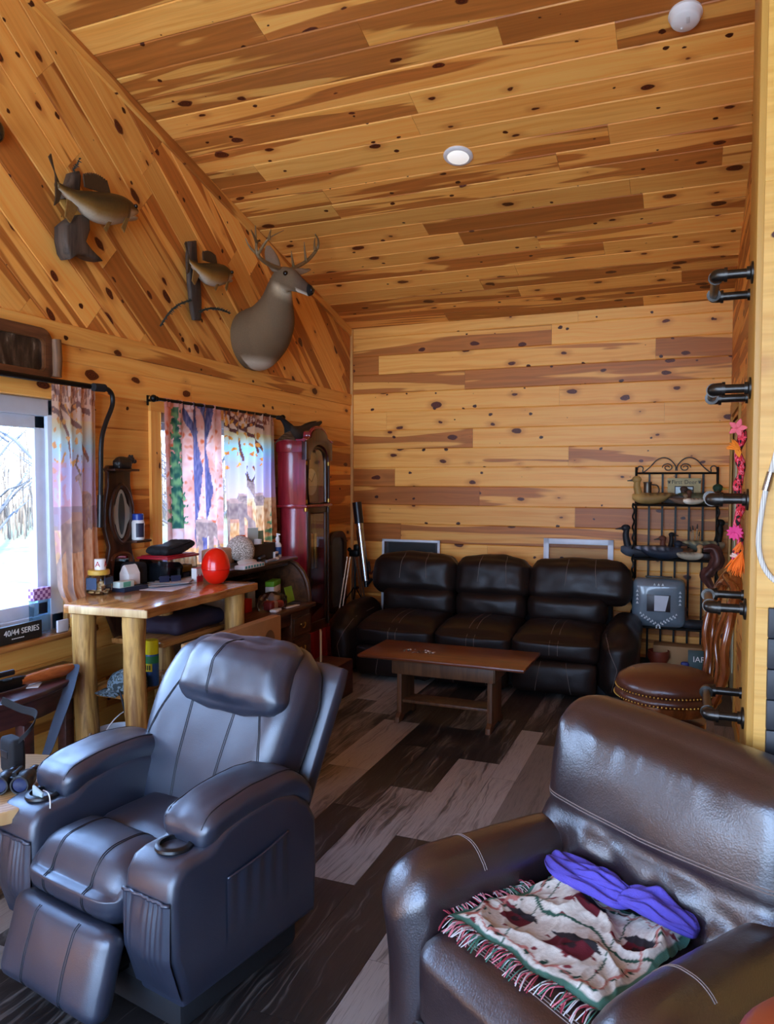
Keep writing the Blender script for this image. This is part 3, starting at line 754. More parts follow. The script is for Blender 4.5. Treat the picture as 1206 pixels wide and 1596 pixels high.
# ---- three-seat sofa on the back wall
S3 = thing('sofa', 'dark brown leather three-seat reclining sofa standing against the back wall', 'sofa', (-1.55, 5.95, 0))
SL_ = M['sofa_leather']
xs = [-.93, -.27, .335, .97]
m = MB(); m.box((0, .05, .12), (2.2, .8, .18), .02); m.box((0, .44, .42), (1.96, .1, .8), .03); m.build('base', M['blackmatte'], S3)
for i in range(3):
    a, b = xs[i], xs[i + 1]; cx = (a + b) / 2; wd = b - a - .012
    def sf(p, u): return V((p.x, p.y, p.z - .05 * max(0, -u.y - .1) ** 2 * max(0, u.z)))
    m = MB(); m.soft((cx, -.14, .365), (wd + .01, .66, .21), r=.06, n=16, bulge=(0, .02, .03), fn=sf, wr=.006, wf=6, seed=i)
    st = []
    for dx in (-.03, .03): st.append(m.seam([(cx + dx, -.40, .8), (cx + dx, .1, .8)], (0, 0, -1))); st.append(m.seam([(cx + dx, -.9, .42), (cx + dx, -.9, .32)], (0, 1, 0), n=8))
    o = m.build('seat_cushion', SL_, S3, 180); stitch(st, M['thread'], o, .0016)
    m = MB(); m.soft((cx, -.44, .155), (wd - .02, .11, .24), r=.045, n=12, bulge=(0, .02, 0), wr=.008, wf=7, seed=i + 20)
    st = [m.seam([(cx + s * .09, -.9, .27), (cx + s * .13, -.9, .05)], (0, 1, 0)) for s in (-1, 1)]
    o = m.build('footrest', SL_, S3, 180); stitch(st, M['thread'], o, .0016)
    m = MB(); m.soft((cx, .19, .55), (wd, .22, .24), r=.08, n=14, bulge=(0, .03, 0), wr=.009, wf=7, seed=i + 30); m.build('lumbar_cushion', SL_, S3, 180)
    a2, b2_ = [-.955, -.28, .346, 1.115][i], [-.28, .346, 1.115][i] if i < 2 else 1.115
    a2 = [-1.03, -.28, .346][i]; b2_ = [-.28, .346, 1.14][i]; c2 = (a2 + b2_) / 2
    BMs = T(c2, .26, .77) @ RX(radians(-10))
    def bf(p, u): return V((p.x * (1 - .03 * max(0, u.z)), p.y - .02 * max(0, -u.z), p.z - .025 * u.x ** 2 * max(0, u.z)))
    m = MB(); m.soft((0, 0, 0), (b2_ - a2 + .012, .25, .34), r=.085, n=20, bulge=(0, .04, .02), fn=bf, wr=.012, wf=6.5, seed=i + 40, M=BMs)
    st = [m.seam([BMs @ V((s * .10 + .02, -.6, .13)), BMs @ V((s * .12 + .02, -.6, -.13))], (0, 1, 0), n=20) for s in (-1, 1)]
    st += [m.seam([BMs @ V((s * .10 + .02, -.05, .5)), BMs @ V((s * .10 + .02, .08, .5))], (0, 0, -1), n=8) for s in (-1, 1)]
    o = m.build('back_cushion', SL_, S3, 180); stitch(st, M['thread'], o, .0017)
for s in (-1, 1):
    def sa(p, u, s=s):
        t = (u.y + 1) / 2
        return V((p.x + .03 * s * max(0, u.z), p.y, p.z + .05 * t * max(0, u.z) - .05 * max(0, .25 - t) * 4 * max(0, u.z)))
    cx = 1.075 * s if s > 0 else -1.06
    m = MB(); m.soft((cx, -.09, .268), (.25, .70, .47), r=.11, n=18, bulge=(.02, .03, .02), fn=sa, wr=.008, wf=6, seed=50 + s)
    st = [m.seam([(cx - .09 * s, -.9, .5), (cx + .02 * s, -.9, .25), (cx - .02 * s, -.9, .08)], (0, 1, 0))]
    o = m.build('armrest', SL_, S3, 180); stitch(st, M['thread'], o, .0017)

# ---- trestle coffee table
TB = thing('coffee_table', 'low stained pine trestle table in front of the sofa', 'table', (-1.45, 4.72, 0), -.012)
m = MB(); m.box((0, 0, .441), (1.10, .50, .020), .006); m.build('tabletop', M['table_pine'], TB)
m = MB(); m.box((0, -.15, .376), (.68, .022, .105), .003); m.box((0, .15, .376), (.68, .022, .105), .003)
for s in (-1, 1): m.box((.335 * s, 0, .376), (.022, .30, .105), .003)
m.build('apron', M['table_oak'], TB)
for s in (-1, 1):
    pf = [(-.17, 0), (-.165, .035), (-.125, .06), (-.12, .43), (.12, .43), (.125, .06), (.165, .035), (.17, 0), (.10, 0), (.06, .025), (-.06, .025), (-.10, 0)]
    m = MB(); m.prism(pf, -.016, .016, M=T(.305 * s, 0, 0) @ PYZ, r=.004); m.build('leg', M['table_oak'], TB)
m = MB(); m.box((0, -.02, .13), (.60, .16, .02), .004); m.build('stretcher', M['table_oak'], TB)
pr = random.Random(2); pcol = [M['white'], flat('grey_chip', (120, 116, 110), .5), flat('dark_chip', (52, 46, 42), .5), flat('tan_chip', (168, 140, 108), .5)]
for i in range(26):
    a = pr.random() * 6.28; rr_ = sqrt(pr.random()); x, y = -1.66 + .115 * rr_ * cos(a), 4.70 + .05 * rr_ * sin(a)
    m = MB(); m.prism([(.008 * cos(k * 2 * pi / 6) * pr.uniform(.7, 1.2), .007 * sin(k * 2 * pi / 6) * pr.uniform(.7, 1.2)) for k in range(6)], 0, .0035, r=.001, seg=1)
    o = m.build('puzzle_piece', pcol[i % 4], None, 30, (x, y, .4512)); o.rotation_euler = (0, 0, a)
    tag(o, 'small loose chip in the scatter on the coffee table', 'puzzle piece', 'loose pieces on the coffee table')

# ---- bar stool with carved back
ST = thing('bar_stool', 'swivel bar stool with brown leather seat, nailhead trim and curved glossy wood back', 'bar stool', (-.075, 3.22, .035), radians(10))
m = MB(); m.lathe([(0, .802), (.08, .80), (.15, .786), (.186, .764), (.197, .738), (.190, .724), (.186, .722), (.197, .712), (.201, .70), (.196, .688), (.17, .682), (0, .682)], seg=48); m.build('seat', M['stool_leather'], ST, 60)
m = MB()
for z, r in ((.727, .196), (.694, .201)):
    for k in range(84): m.ball((r * cos(k * 2 * pi / 84), r * sin(k * 2 * pi / 84), z), .0042, 6)
m.build('nailhead_trim', M['brass'], ST)
sw = mat_wood('glossy_walnut', (128, 66, 30), (82, 38, 16), .16, 2, 1., coat=.5)
m = MB(); m.lathe([(0, .68), (.165, .68), (.168, .66), (.16, .64), (0, .64)], seg=40); m.lathe([(.06, .64), (.06, .60), (.15, .60), (.15, .575), (0, .575)], seg=32); m.build('swivel_base', sw, ST)
for a in (45, 135, 225, 315):
    c_, s_ = cos(radians(a)), sin(radians(a)); pts = smoothpts([(c_ * .115, s_ * .115, .59), (c_ * .14, s_ * .14, .42), (c_ * .15, s_ * .15, .25), (c_ * .19, s_ * .19, -.035)], 5)
    m = MB(); m.tube(pts, [.027 - .006 * sin(pi * i / (len(pts) - 1)) for i in range(len(pts))], 10); m.build('leg', sw, ST)
m = MB(); m.tube(arc((0, 0, .22), .165, 0, 360, 40, (1, 0, 0), (0, 1, 0))[:-1], .012, 8, closed=True); m.build('foot_ring', M['brass'], ST)
def ribbon(m, pts, w, t):
    """Flat carved band: w across y, t across x."""
    rings = []
    P = smoothpts(pts, 6)
    for i, p in enumerate(P):
        d = (P[min(i + 1, len(P) - 1)] - P[max(i - 1, 0)]).normalized(); yv = V((.3, 1, 0)); a = (yv - d * yv.dot(d)).normalized(); b = d.cross(a)
        rings.append([p + a * w * .5 * cos(k * pi / 5 + .2) + b * t * .5 * sin(k * pi / 5 + .2) for k in range(10)])
    m.loft(rings)
m = MB()
ribbon(m, [(.155, -.10, .69), (.185, -.15, .82), (.178, -.17, .92), (.20, -.165, 1.04), (.225, -.12, 1.13), (.23, 0, 1.165)], .07, .034)
ribbon(m, [(.155, .10, .69), (.185, .15, .82), (.178, .17, .92), (.20, .165, 1.04), (.225, .12, 1.13), (.23, 0, 1.165)], .07, .034)
m.build('back_frame', sw, ST, 60)
for s in (-1, 1):
    m = MB(); ribbon(m, [(.165, .03 * s, .70), (.18, .06 * s, .82), (.178, .035 * s, .93), (.20, .07 * s, 1.04), (.225, .10 * s, 1.12)], .065, .022); m.build('back_splat', sw, ST, 60)
m = MB(); ribbon(m, [(.222, -.15, 1.10), (.235, -.07, 1.165), (.24, 0, 1.185), (.235, .07, 1.165), (.222, .15, 1.10)], .03, .05); m.build('crest_rail', sw, ST, 60)
# ------------------------------------------------------------------ log bar table, desk and what lies on them
def wob(pts, r, seed, amp=.12, seg=14):
    rn = random.Random(seed); P = smoothpts(pts, 5); m = MB()
    rs = [r * (1 + amp * noise.noise(V((seed * 3.1, i * .35, 0)))) for i in range(len(P))]
    m.tube(P, rs, seg); return m
def solid(name, label, cat, mat, c, sz, r=.004, rz=0., group=None):
    m = MB(); m.box((0, 0, sz[2] / 2), sz, r); o = m.build(name, mat, None, 35, c); o.rotation_euler = (0, 0, rz); tag(o, label, cat, group); return o
C_ = lambda r, g, b, ro=.5, **k: flat('tone_%d_%d_%d' % (r, g, b), (r, g, b), ro, **k)

LT = thing('log_table', 'bar-height log table with varnished slab top and peeled log legs under the window', 'table', (-2.62, 3.25, 0))
def edge(y, x0, a): return x0 + .012 * noise.noise(V((y * 6, a, 0))) + .008 * noise.noise(V((y * 17, a, 3)))
poly = [(-.14, -.50), (.312, -.472)] + [(edge(y, .316, 1), y) for y in [-.46 + i * .0475 for i in range(20)]] + [(.315, .50), (-.34, .50)] + [(edge(y, -.335, 5), y) for y in [.47 - i * .05 for i in range(12)]] + [(-.27, -.18), (-.20, -.34)]
m = MB(); m.prism(poly, .955, 1.0, r=.007, seg=3); m.build('tabletop', M['slab'], LT)
m = MB(); m.box((.085, -.492, .9775), (.44, .012, .036), .004, M=RZ(.055)); m.build('bark_edge', M['endgrain'], LT)
for i, (x, y, r) in enumerate(((-.112, -.40, .056), (.192, -.40, .053), (-.05, .12, .056), (.225, .40, .056))):
    wob([(x, y, 0), (x + .012, y, .3), (x - .008, y + .008, .62), (x, y, .956)], r, i + 2).build('leg', M['log'], LT, 60)
m = MB(); m.box((-.03, .19, .745), (.34, .62, .03), .008); m.build('shelf', M['slab'], LT)
m = MB(); m.box((-.02, .05, .545), (.30, .86, .028), .008); m.build('shelf', M['slab'], LT)

# things on the log table
JR = thing('treat_jar', 'square clear jar of dog biscuits with yellow lid and blue label on the log table', 'jar', (-2.83, 3.06, 1.0), .25)
m = MB(); m.box((0, 0, .052), (.105, .105, .10), .018, 3); m.build('glass_body', mat_glass('jar_glass', (.78, .86, .90), .3), JR)
m = MB()
for i in range(48): m.box((RND.uniform(-.036, .036), RND.uniform(-.036, .036), .010 + i * .0012), (.024, .014, .010), .003, M=RZ(0))
b_ = m.build('biscuits', C_(206, 150, 84), JR); b_['kind'] = 'stuff'
m = MB(); m.box((.054, 0, .072), (.002, .085, .036)); m.box((-.012, -.054, .06), (.055, .002, .06)); m.build('paper_label', C_(34, 58, 92), JR)
m = MB(); m.lathe([(0, .102), (.050, .102), (.054, .106), (.054, .124), (.050, .128), (0, .128)], seg=32); m.build('lid', C_(206, 162, 62), JR)
CN_ = thing('tin', 'small white tin with a red letter standing on the jar lid', 'tin', (-2.825, 3.065, 1.1285), .3)
m = MB(); m.lathe([(0, 0), (.028, 0), (.028, .052), (.026, .055), (0, .055)], seg=28); m.build('body', M['white'], CN_, 40)
text('letter', 'A', .04, T(.0285, 0, .028) @ RZ(pi / 2) @ RX(pi / 2), C_(180, 30, 30), CN_); text('letter', 'A', .04, T(0, -.0285, .028) @ RX(pi / 2), C_(180, 30, 30), CN_)
solid('flat_case', 'flat dark blue case under the small boxes on the log table', 'case', C_(28, 44, 66), (-2.80, 3.24, 1.0), (.13, .17, .024), .003, -.1)
GB = solid('small_box', 'small white and mint green box on the dark blue case', 'box', C_(206, 222, 212), (-2.775, 3.18, 1.0245), (.05, .10, .032), .002, -.1)
m = MB(); m.box((.0255, 0, .016), (.001, .05, .026)); m.build('label', C_(100, 170, 140), GB)
CT = thing('milk_carton', 'little white gable-top carton on the dark blue case beside the mint box', 'carton', (-2.815, 3.275, 1.0245), -.1)
m = MB(); m.box((0, 0, .03), (.07, .08, .06), .002); m.prism([(-.035, .06), (.035, .06), (.012, .10), (-.0, .108), (-.012, .10)], -.04, .04, M=Matrix(((1, 0, 0, 0), (0, 0, 1, 0), (0, 1, 0, 0), (0, 0, 0, 1)))); m.build('body', M['white'], CT)
for i, (x, y, a, lab, c) in enumerate(((-2.66, 3.40, .15, 'loose white paper sheet nearest the front of the log table', (226, 224, 230)), (-2.73, 3.46, -.3, 'folded magazine lying under the dark glasses on the log table', (198, 206, 216)), (-2.72, 3.53, .5, 'crumpled printed leaflet in front of the red-lidded bin', (190, 186, 184)))):
    m = MB(); m.grid(lambda u, v, i=i: ((u - .5) * .20, (v - .5) * .27, .0015 + i * .004 + .006 * (noise.noise(V((u * 3, v * 3, i * 5.))) + .5) * (i > 0)), 10, 10, thick=.0012)
    o = m.build('paper_sheet', C_(*c), None, 60, (x, y, 1.0 + i * .004)); o.rotation_euler = (0, 0, a); tag(o, lab, 'paper')
SG = thing('sunglasses', 'dark sunglasses folded on the papers on the log table', 'sunglasses', (-2.70, 3.47, 1.021), .9)
m = MB()
for s in (-1, 1): m.soft((.032 * s, 0, .014), (.056, .006, .036), r=.003, n=4, bulge=(0, 0, 0))
m.tube([(-.06, 0, .024), (0, -.002, .022), (.06, 0, .024)], .003, 6); m.tube([(-.06, 0, .024), (-.05, .06, .012)], .0028, 6); m.tube([(.06, 0, .024), (.05, .06, .012)], .0028, 6); m.build('frame', C_(18, 28, 60), SG)
BN = thing('storage_bin', 'clear plastic bin with red lid and dark gear inside, on the log table', 'bin', (-2.81, 3.60, 1.0), .02)
m = MB(); m.box((0, 0, .072), (.20, .29, .144), .012); m.build('tub', mat_glass('tub_plastic', (.60, .64, .70), .3), BN)
m = MB(); m.soft((-.0, -.05, .058), (.17, .17, .10), r=.03, n=8, bulge=(0, 0, .01), wr=.008, wf=22); m.build('dark_pouch', M['blackmatte'], BN, 180)
m = MB(); m.box((.04, .075, .03), (.08, .09, .035), .004); m.build('grey_box', C_(110, 112, 116), BN)
m = MB(); m.box((.045, .075, .072), (.06, .10, .04), .004); m.build('yellow_box', C_(206, 160, 40), BN)
m = MB(); m.box((0, 0, .148), (.215, .305, .014), .005); m.box((0, 0, .157), (.18, .27, .008), .003); m.build('lid', C_(150, 18, 34, .35), BN)
JK = MB(); JK.soft((0, 0, .022), (.17, .27, .04), r=.02, n=14, bulge=(0, 0, .015), wr=.012, wf=14, seed=4, fn=lambda p, u: V((p.x, p.y, p.z + .03 * max(0, u.y)))); JK.tube(smoothpts([(.06, -.13, .03), (.09, -.05, .05), (.085, .06, .062), (.05, .12, .07)], 5), .006, 6)
tag(JK.build('garment_bag', M['blackmatte'], None, 180, (-2.81, 3.61, 1.1615)), 'black folded cloth pouch with a strap on the red bin lid', 'pouch')
BG = thing('bag', 'black upright camera bag with a shoulder strap at the wall end of the log table', 'bag', (-2.87, 3.375, 1.0), 0)
m = MB(); m.soft((0, 0, .065), (.11, .11, .13), r=.02, n=8, bulge=(.004, .004, .004), wr=.003, wf=18); m.build('body', M['blackmatte'], BG, 180)
m = MB(); m.tube(smoothpts([(.05, -.05, .13), (.062, -.062, .06), (.064, -.05, .012), (.066, .04, .01)], 5), .006, 6); m.build('strap', M['black'], BG)
RB = thing('candy_box', 'small red and white box with zigzag print next to the red egg', 'box', (-2.655, 3.665, 1.0), .1)
m = MB(); m.box((0, 0, .04), (.035, .085, .08), .002); m.build('carton', C_(188, 30, 40, .35), RB)
m = MB(); m.box((.0, -.0428, .04), (.033, .001, .078)); m.box((.018, 0, .055), (.001, .083, .044)); m.build('white_panel', M['white'], RB)
m = MB(); zz = [(-.04, 0), (-.04, .02), (-.025, .045), (-.01, .02), (.005, .045), (.02, .02), (.04, .05), (.04, 0)]; m.prism(zz, .0185, .0195, M=PYZ); m.build('zigzag', C_(206, 30, 40), RB)
EG = thing('plastic_egg', 'large glossy red plastic egg standing on the log table', 'egg', (-2.50, 3.62, 1.0))
def egg_r(z): t = z / .205; return .0795 * sqrt(max(0, 1 - (2 * t - .92) ** 2 / (1.0 if t < .46 else 1.17))) * 1.0
pr1 = [(0, 0), (.03, 0)] + [(egg_r(.008 + i * .0075), .008 + i * .0075) for i in range(11)]
m = MB(); m.lathe(pr1, seg=40); m.build('lower_shell', M['red'], EG, 60)
pr2 = [(egg_r(.086) + .0012, .085)] + [(egg_r(.086 + i * .0065) + .0010, .086 + i * .0065) for i in range(19)] + [(0, .2062)]
m = MB(); m.lathe(pr2, seg=40); m.build('upper_shell', M['red'], EG, 60)

# under the log table
SP = thing('spray_can', 'aerosol can with yellow cap and blue-green label on the low shelf of the log table', 'spray can', (-2.50, 3.06, .559), -.6)
m = MB(); m.lathe([(0, 0), (.033, 0), (.034, .004), (.034, .155), (.028, .168), (0, .168)], seg=28); m.build('can', C_(52, 86, 134, .3), SP)
m = MB(); m.lathe([(.0345, .115), (.0345, .150), (.0343, .151)], seg=28); m.build('green_band', C_(40, 120, 66, .35), SP)
m = MB(); m.lathe([(0, .160), (.034, .160), (.034, .225), (.030, .23), (0, .23)], seg=28); m.build('cap', C_(236, 212, 20, .35), SP)
m = MB(); m.grid(lambda u, v: (.0352 * cos((u - .5) * 1.3 - .9), .0352 * sin((u - .5) * 1.3 - .9), .075 + v * .04), 10, 2); m.build('yellow_label', C_(226, 200, 40), SP)
m = MB()
for k in range(3): m.grid(lambda u, v, k=k: (.0358 * cos(-.9 + (k - 1) * .3 + (u - .5) * .18), .0358 * sin(-.9 + (k - 1) * .3 + (u - .5) * .18), .083 + v * .024), 4, 2)
m.build('label_mark', M['black'], SP)
def antler(name, mat, parent, beam, tines, r=.014, M_=None):
    m = MB(); P = smoothpts(beam, 6); m.tube(P, [r * (1 - .75 * (i / (len(P) - 1)) ** 1.4) for i in range(len(P))], 10, M=M_)
    for t in tines:
        Q = smoothpts(t, 5); m.tube(Q, [r * .72 * (1 - .85 * (i / (len(Q) - 1))) for i in range(len(Q))], 8, M=M_)
    return m.build(name, mat, parent, 60)
bone = flat('antler_bone', (196, 178, 146), .5, var=.3, vs=25); brown_ant = flat('brown_antler', (122, 96, 62), .5, var=.35, vs=25)
a = antler('shed_antler', bone, None, [(0, 0, .02), (.02, .04, .014), (.02, .11, .05), (0, .15, .13)], [[(.02, .09, .035), (.05, .11, .09), (.05, .12, .13)], [(.02, .05, .015), (.06, .04, .05)], [(.01, .13, .09), (.04, .18, .12)]])
a.location = (-2.50, 3.14, .559); tag(a, 'pale shed antler lying on the low shelf beside the spray can', 'antler')
CP = thing('cap', 'camouflage baseball cap on the low shelf of the log table', 'cap', (-2.56, 2.95, .559), -.4)
cm = NT('camouflage'); o_ = cm.obj(); cm.base(cm.ramp(cm.noise(o_, 34., 2.), [(.36, lin((38, 44, 42))), (.46, lin((96, 108, 112))), (.56, lin((60, 66, 58))), (.64, lin((142, 150, 150)))], 'CONSTANT')); cm.set(Roughness=.85)
m = MB(); m.lathe([(.088, 0), (.09, .02), (.086, .05), (.068, .08), (.035, .097), (.008, .102), (0, .102)], seg=28, sy=1.08); m.build('crown', cm.m, CP, 180)
m = MB(); m.grid(lambda u, v: ((u - .5) * .16, -.085 - v * .075 * sin(pi * min(.97, max(.03, u))) ** .6, .006 + .014 * (1 - (2 * u - 1) ** 2) - .01 * v), 14, 6, thick=.003); m.build('brim', cm.m, CP, 180)
m = MB(); m.tube(smoothpts([(.06, -.07, .02), (.12, -.08, -.04), (.13, -.06, -.17), (.125, -.05, -.24)], 6), .005, 6); m.build('strap', M['blackmatte'], CP)
BU = thing('bucket', 'white plastic bucket with yellow label standing on the floor under the log table', 'bucket', (-2.56, 2.90, 0))
m = MB(); m.lathe([(0, .0), (.125, .0), (.14, .34), (.147, .345), (.147, .365), (.140, .368), (.134, .36), (.12, .012), (0, .012)], seg=40); m.build('pail', C_(214, 220, 226, .35), BU, 40)
m = MB(); m.lathe([(.1295, .05), (.1405, .30)], seg=40); m.build('label', C_(196, 188, 60), BU)
m = MB(); m.tube(arc((0, 0, .33), .148, -10, 190, 24, (0, 1, 0), (.25, 0, .97)), .003, 6); m.build('bail_handle', M['white'], BU)
m = MB(); m.soft((0, 0, .32), (.13, .16, .06), r=.02, n=6, bulge=(0, 0, .01), wr=.01, wf=18); tag(m.build('glove', C_(30, 46, 110, .7), None, 180, (-2.56, 2.90, 0)), 'dark blue glove poking out of the white bucket', 'glove')
m = MB(); m.soft((0, 0, .045), (.28, .46, .085), r=.035, n=12, bulge=(0, 0, .015), wr=.01, wf=11); tag(m.build('folded_jacket', C_(46, 34, 52, .75), None, 180, (-2.64, 3.50, .761)), 'dark plum folded jacket on the upper shelf of the log table', 'jacket')
# carton leaning in front
CB = thing('moving_carton', 'brown cardboard carton with printed handling marks standing in front of the log table', 'box', (-2.24, 3.42, 0))
m = MB(); m.box((0, 0, .40), (.06, .86, .80), .004); m.build('carton', M['cardboard'], CB)
m = MB(); m.lathe([(0, .031), (.055, .031), (.055, .0315), (0, .0315)], M=T(0, .30, .68) @ RY(pi / 2), seg=28); m.build('round_mark', C_(120, 88, 56), CB)
m = MB()
for i in range(2):
    for k in range(3): m.box((.031, .14 + i * .05, .64 + k * .035), (.001, .012, .02))
m.build('arrow_mark', C_(80, 60, 40), CB)
solid('cardboard_flap', 'flat upright cardboard piece at the far front corner of the rolltop desk', 'cardboard', M['cardboard'], (-2.24, 4.42, 0), (.012, .09, .60), .003, .5)
solid('wooden_chest', 'low dark red wooden chest on the floor beside the clock', 'chest', mat_wood('red_chest', (92, 44, 26), (58, 26, 15), .4, 1), (-2.44, 4.92, 0), (.26, .34, .26), .01)

# ---- rolltop desk
DK = thing('rolltop_desk', 'dark oak rolltop desk with its curved end and cluttered writing surface', 'desk', (-2.70, 4.18, 0))
OK = M['oak']
m = MB(); m.box((.01, 0, .727), (.58, .98, .03), .006); m.build('writing_top', OK, DK)
for s in (-1, 1):
    m = MB(); m.box((0, .36 * s, .36), (.50, .26, .70), .006); pdl = m.build('pedestal', OK, DK)
    for k, (zc, h) in enumerate(((.60, .12), (.44, .16), (.20, .28))):
        m = MB(); m.box((.256, .36 * s, zc), (.016, .235, h), .004); dr = m.build('drawer', OK, DK)
        m = MB(); m.tube(arc((.27, .36 * s, zc + .01), .028, 180, 360, 10, (0, 1, 0), (0, 0, 1)), .004, 6)
        for q in (-1, 1): m.ball((.266, .36 * s + .028 * q, zc + .01), .007, 8)
        m.build('pull', M['brass'], dr)
m = MB(); m.box((.23, 0, .665), (.03, .46, .09), .004); dr = m.build('drawer', OK, DK)
m = MB(); m.tube(arc((.25, 0, .67), .03, 180, 360, 10, (0, 1, 0), (0, 0, 1)), .004, 6)
for q in (-1, 1): m.ball((.247, .03 * q, .67), .007, 8)
m.build('pull', M['brass'], dr)
crv = [(-.28, .742), (.27, .742), (.265, .80), (.25, .88), (.215, .955), (.16, 1.01), (.10, 1.035), (-.28, 1.035)]
for s in (-1, 1):
    m = MB(); m.prism(crv, -.016, .016, M=T(0, .472 * s, 0) @ PXZ, r=.005); pn = m.build('end_panel', OK, DK)
    pts = [V((x - .018, .455 * s, z - .012)) for x, z in crv[1:7]]
    m = MB(); m.tube(smoothpts(pts, 4), .006, 6); m.build('tambour_track', M['walnut'], pn)
m = MB(); m.box((-.06, 0, 1.042), (.44, .98, .016), .005); m.build('top', OK, DK)
m = MB(); m.box((.06, 0, 1.01), (.10, .90, .035), .012); m.build('rolled_tambour', M['walnut'], DK)
m = MB(); m.box((-.27, 0, .89), (.012, .92, .29)); m.build('back_panel', OK, DK)
for i, y in enumerate((-.3, 0, .3)):
    m = MB(); m.box((-.20, y, .87), (.14, .01, .24)); m.build('pigeonhole_divider', OK, DK)
m = MB(); m.box((-.20, 0, .90), (.14, .92, .01)); m.build('pigeonhole_shelf', OK, DK)
DZ = 1.0505
DB = thing('file_box', 'dark brown open box holding cards on top of the rolltop desk', 'box', (-2.72, 4.36, DZ), 0)
m = MB()
for c, s in (((0, 0, .004), (.16, .34, .008)), ((.076, 0, .055), (.008, .34, .11)), ((-.076, 0, .055), (.008, .34, .11)), ((0, .166, .055), (.16, .008, .11)), ((0, -.166, .055), (.16, .008, .11))): m.box(c, s)
m.build('tray', C_(44, 32, 28, .6), DB, 0)
def card(name, lab, c, loc, sz, rx, rz, col):
    m = MB(); m.box((0, 0, sz[1] / 2), (sz[0], .003, sz[1]), 0, M=RX(rx)); o = m.build(name, C_(*col), None, 0, loc); o.rotation_euler = (0, 0, rz); tag(o, lab, c)
card('folder_card', 'pale grey card standing in the dark brown box on the desk', 'card', (-2.70, 4.33, DZ + .03), (.08, .19), .05, 1.1, (176, 182, 172))
card('folder_card', 'sage green card standing in the dark brown box on the desk', 'card', (-2.69, 4.40, DZ + .03), (.09, .165), -.05, 1.3, (122, 142, 112))
card('folder_card', 'orange card standing behind the mesh cap on the desk', 'card', (-2.72, 4.21, DZ + .03), (.065, .15), .1, 1.0, (206, 84, 24))
TP = MB(); TP.lathe([(.012, 0), (.026, 0), (.026, .032), (.012, .032), (.012, 0)], seg=24); tag(TP.build('tape_roll', M['white'], None, 40, (-2.66, 4.335, DZ + .112)), 'white tape roll on the rim of the dark brown box', 'tape roll')
MC = thing('mesh_cap', 'white mesh-back cap resting on the near end of the dark brown box', 'cap', (-2.68, 4.14, DZ + .06), 1.2)
mm = NT('white_mesh'); v_ = mm.voro(mm.obj(), 130, dim='3D'); mm.base(mm.mix(mm.mr(v_.outputs['Distance'], .35, .6), lin((226, 218, 206)), lin((150, 140, 128)))); mm.set(Roughness=.8)
m = MB(); m.lathe([(.085, 0), (.088, .03), (.080, .07), (.055, .105), (.02, .12), (0, .12)], seg=28, sy=1.1, M=RX(.5)); m.build('crown', mm.m, MC, 180)
m = MB(); m.grid(lambda u, v: ((u - .5) * .15, -.08 - v * .07 * sin(pi * min(.97, max(.03, u))) ** .6, -.035 + .016 * (1 - (2 * u - 1) ** 2) - .02 * v), 12, 6, thick=.003); m.build('brim', M['white'], MC, 180)
m = MB(); m.grid(lambda u, v: (-.03 + u * .2, -.09 + v * .2, .02 + .02 * u), 8, 8, thick=.003)
PB = MB(); PB.soft((0, 0, .06), (.10, .22, .10), r=.01, n=6, bulge=(.005, 0, .006)); tag(PB.build('paper_bag', C_(196, 150, 116, .7), None, 180, (-2.73, 3.98, DZ)), 'open tan paper package behind the red egg', 'package')
SB = thing('spray_bottle', 'white and blue pump spray bottle on the far end of the desk top', 'bottle', (-2.66, 4.595, DZ))
m = MB(); m.lathe([(0, 0), (.024, 0), (.026, .004), (.026, .085), (.018, .10), (.011, .106), (.011, .115), (0, .115)], seg=24); m.build('body', M['white'], SB)
m = MB(); m.lathe([(.0268, .02), (.0268, .072)], seg=24); m.build('label', C_(40, 84, 150), SB)
m = MB(); m.lathe([(0, .112), (.014, .112), (.014, .135), (.009, .14), (.009, .165), (0, .167)], seg=16); m.box((.012, 0, .158), (.02, .008, .008), .002); m.build('pump', M['white'], SB)
SX = solid('small_box', 'little white and navy box next to the pump spray bottle', 'box', M['white'], (-2.645, 4.525, DZ), (.035, .055, .045), .002, .1)
m = MB(); m.box((.018, 0, .022), (.001, .05, .02)); m.build('label', C_(26, 40, 80), SX)
MU = thing('printed_mug', 'small white mug with blue-green print in the dark box by the curtain', 'mug', (-2.75, 4.49, DZ + .0085))
m = MB(); m.lathe([(0, 0), (.034, 0), (.037, .12), (.034, .12), (.031, .005), (0, .005)], seg=24)
mk = NT('printed_glaze'); mk.base(mk.ramp(mk.noise(mk.obj(), 60., 2.), [(.42, lin((226, 228, 226))), (.5, lin((70, 130, 140))), (.56, lin((216, 222, 226)))], 'CONSTANT')); mk.set(Roughness=.25); m.build('body', mk.m, MU, 50)
m = MB(); m.tube(arc((.035, 0, .06), .028, -80, 80, 10, (1, 0, 0), (0, 0, 1)), .005, 6); m.build('handle', M['white'], MU)
TB_ = thing('pill_organizer', 'long white box with teal squares along its side on the desk edge', 'box', (-2.50, 3.98, DZ), .02)
m = MB(); m.box((0, 0, .012), (.07, .24, .024), .003); m.build('case', M['white'], TB_)
for k in range(7):
    m = MB(); m.box((.0355, -.10 + k * .033, .013), (.001, .02, .015)); m.build('day_square', C_(70, 150, 150), TB_)
PN = thing('marker_pen', 'grey and white marker lying on the desk top near the curved end', 'pen', (-2.545, 4.33, DZ + .0105), 0)
m = MB(); m.tube([(-.0, -.08, 0), (-.01, .055, 0)], .009, 10); m.build('barrel', C_(150, 150, 160), PN)
m = MB(); m.tube([(-.01, .05, 0), (-.014, .09, 0)], .0105, 10); m.build('cap', M['white'], PN)
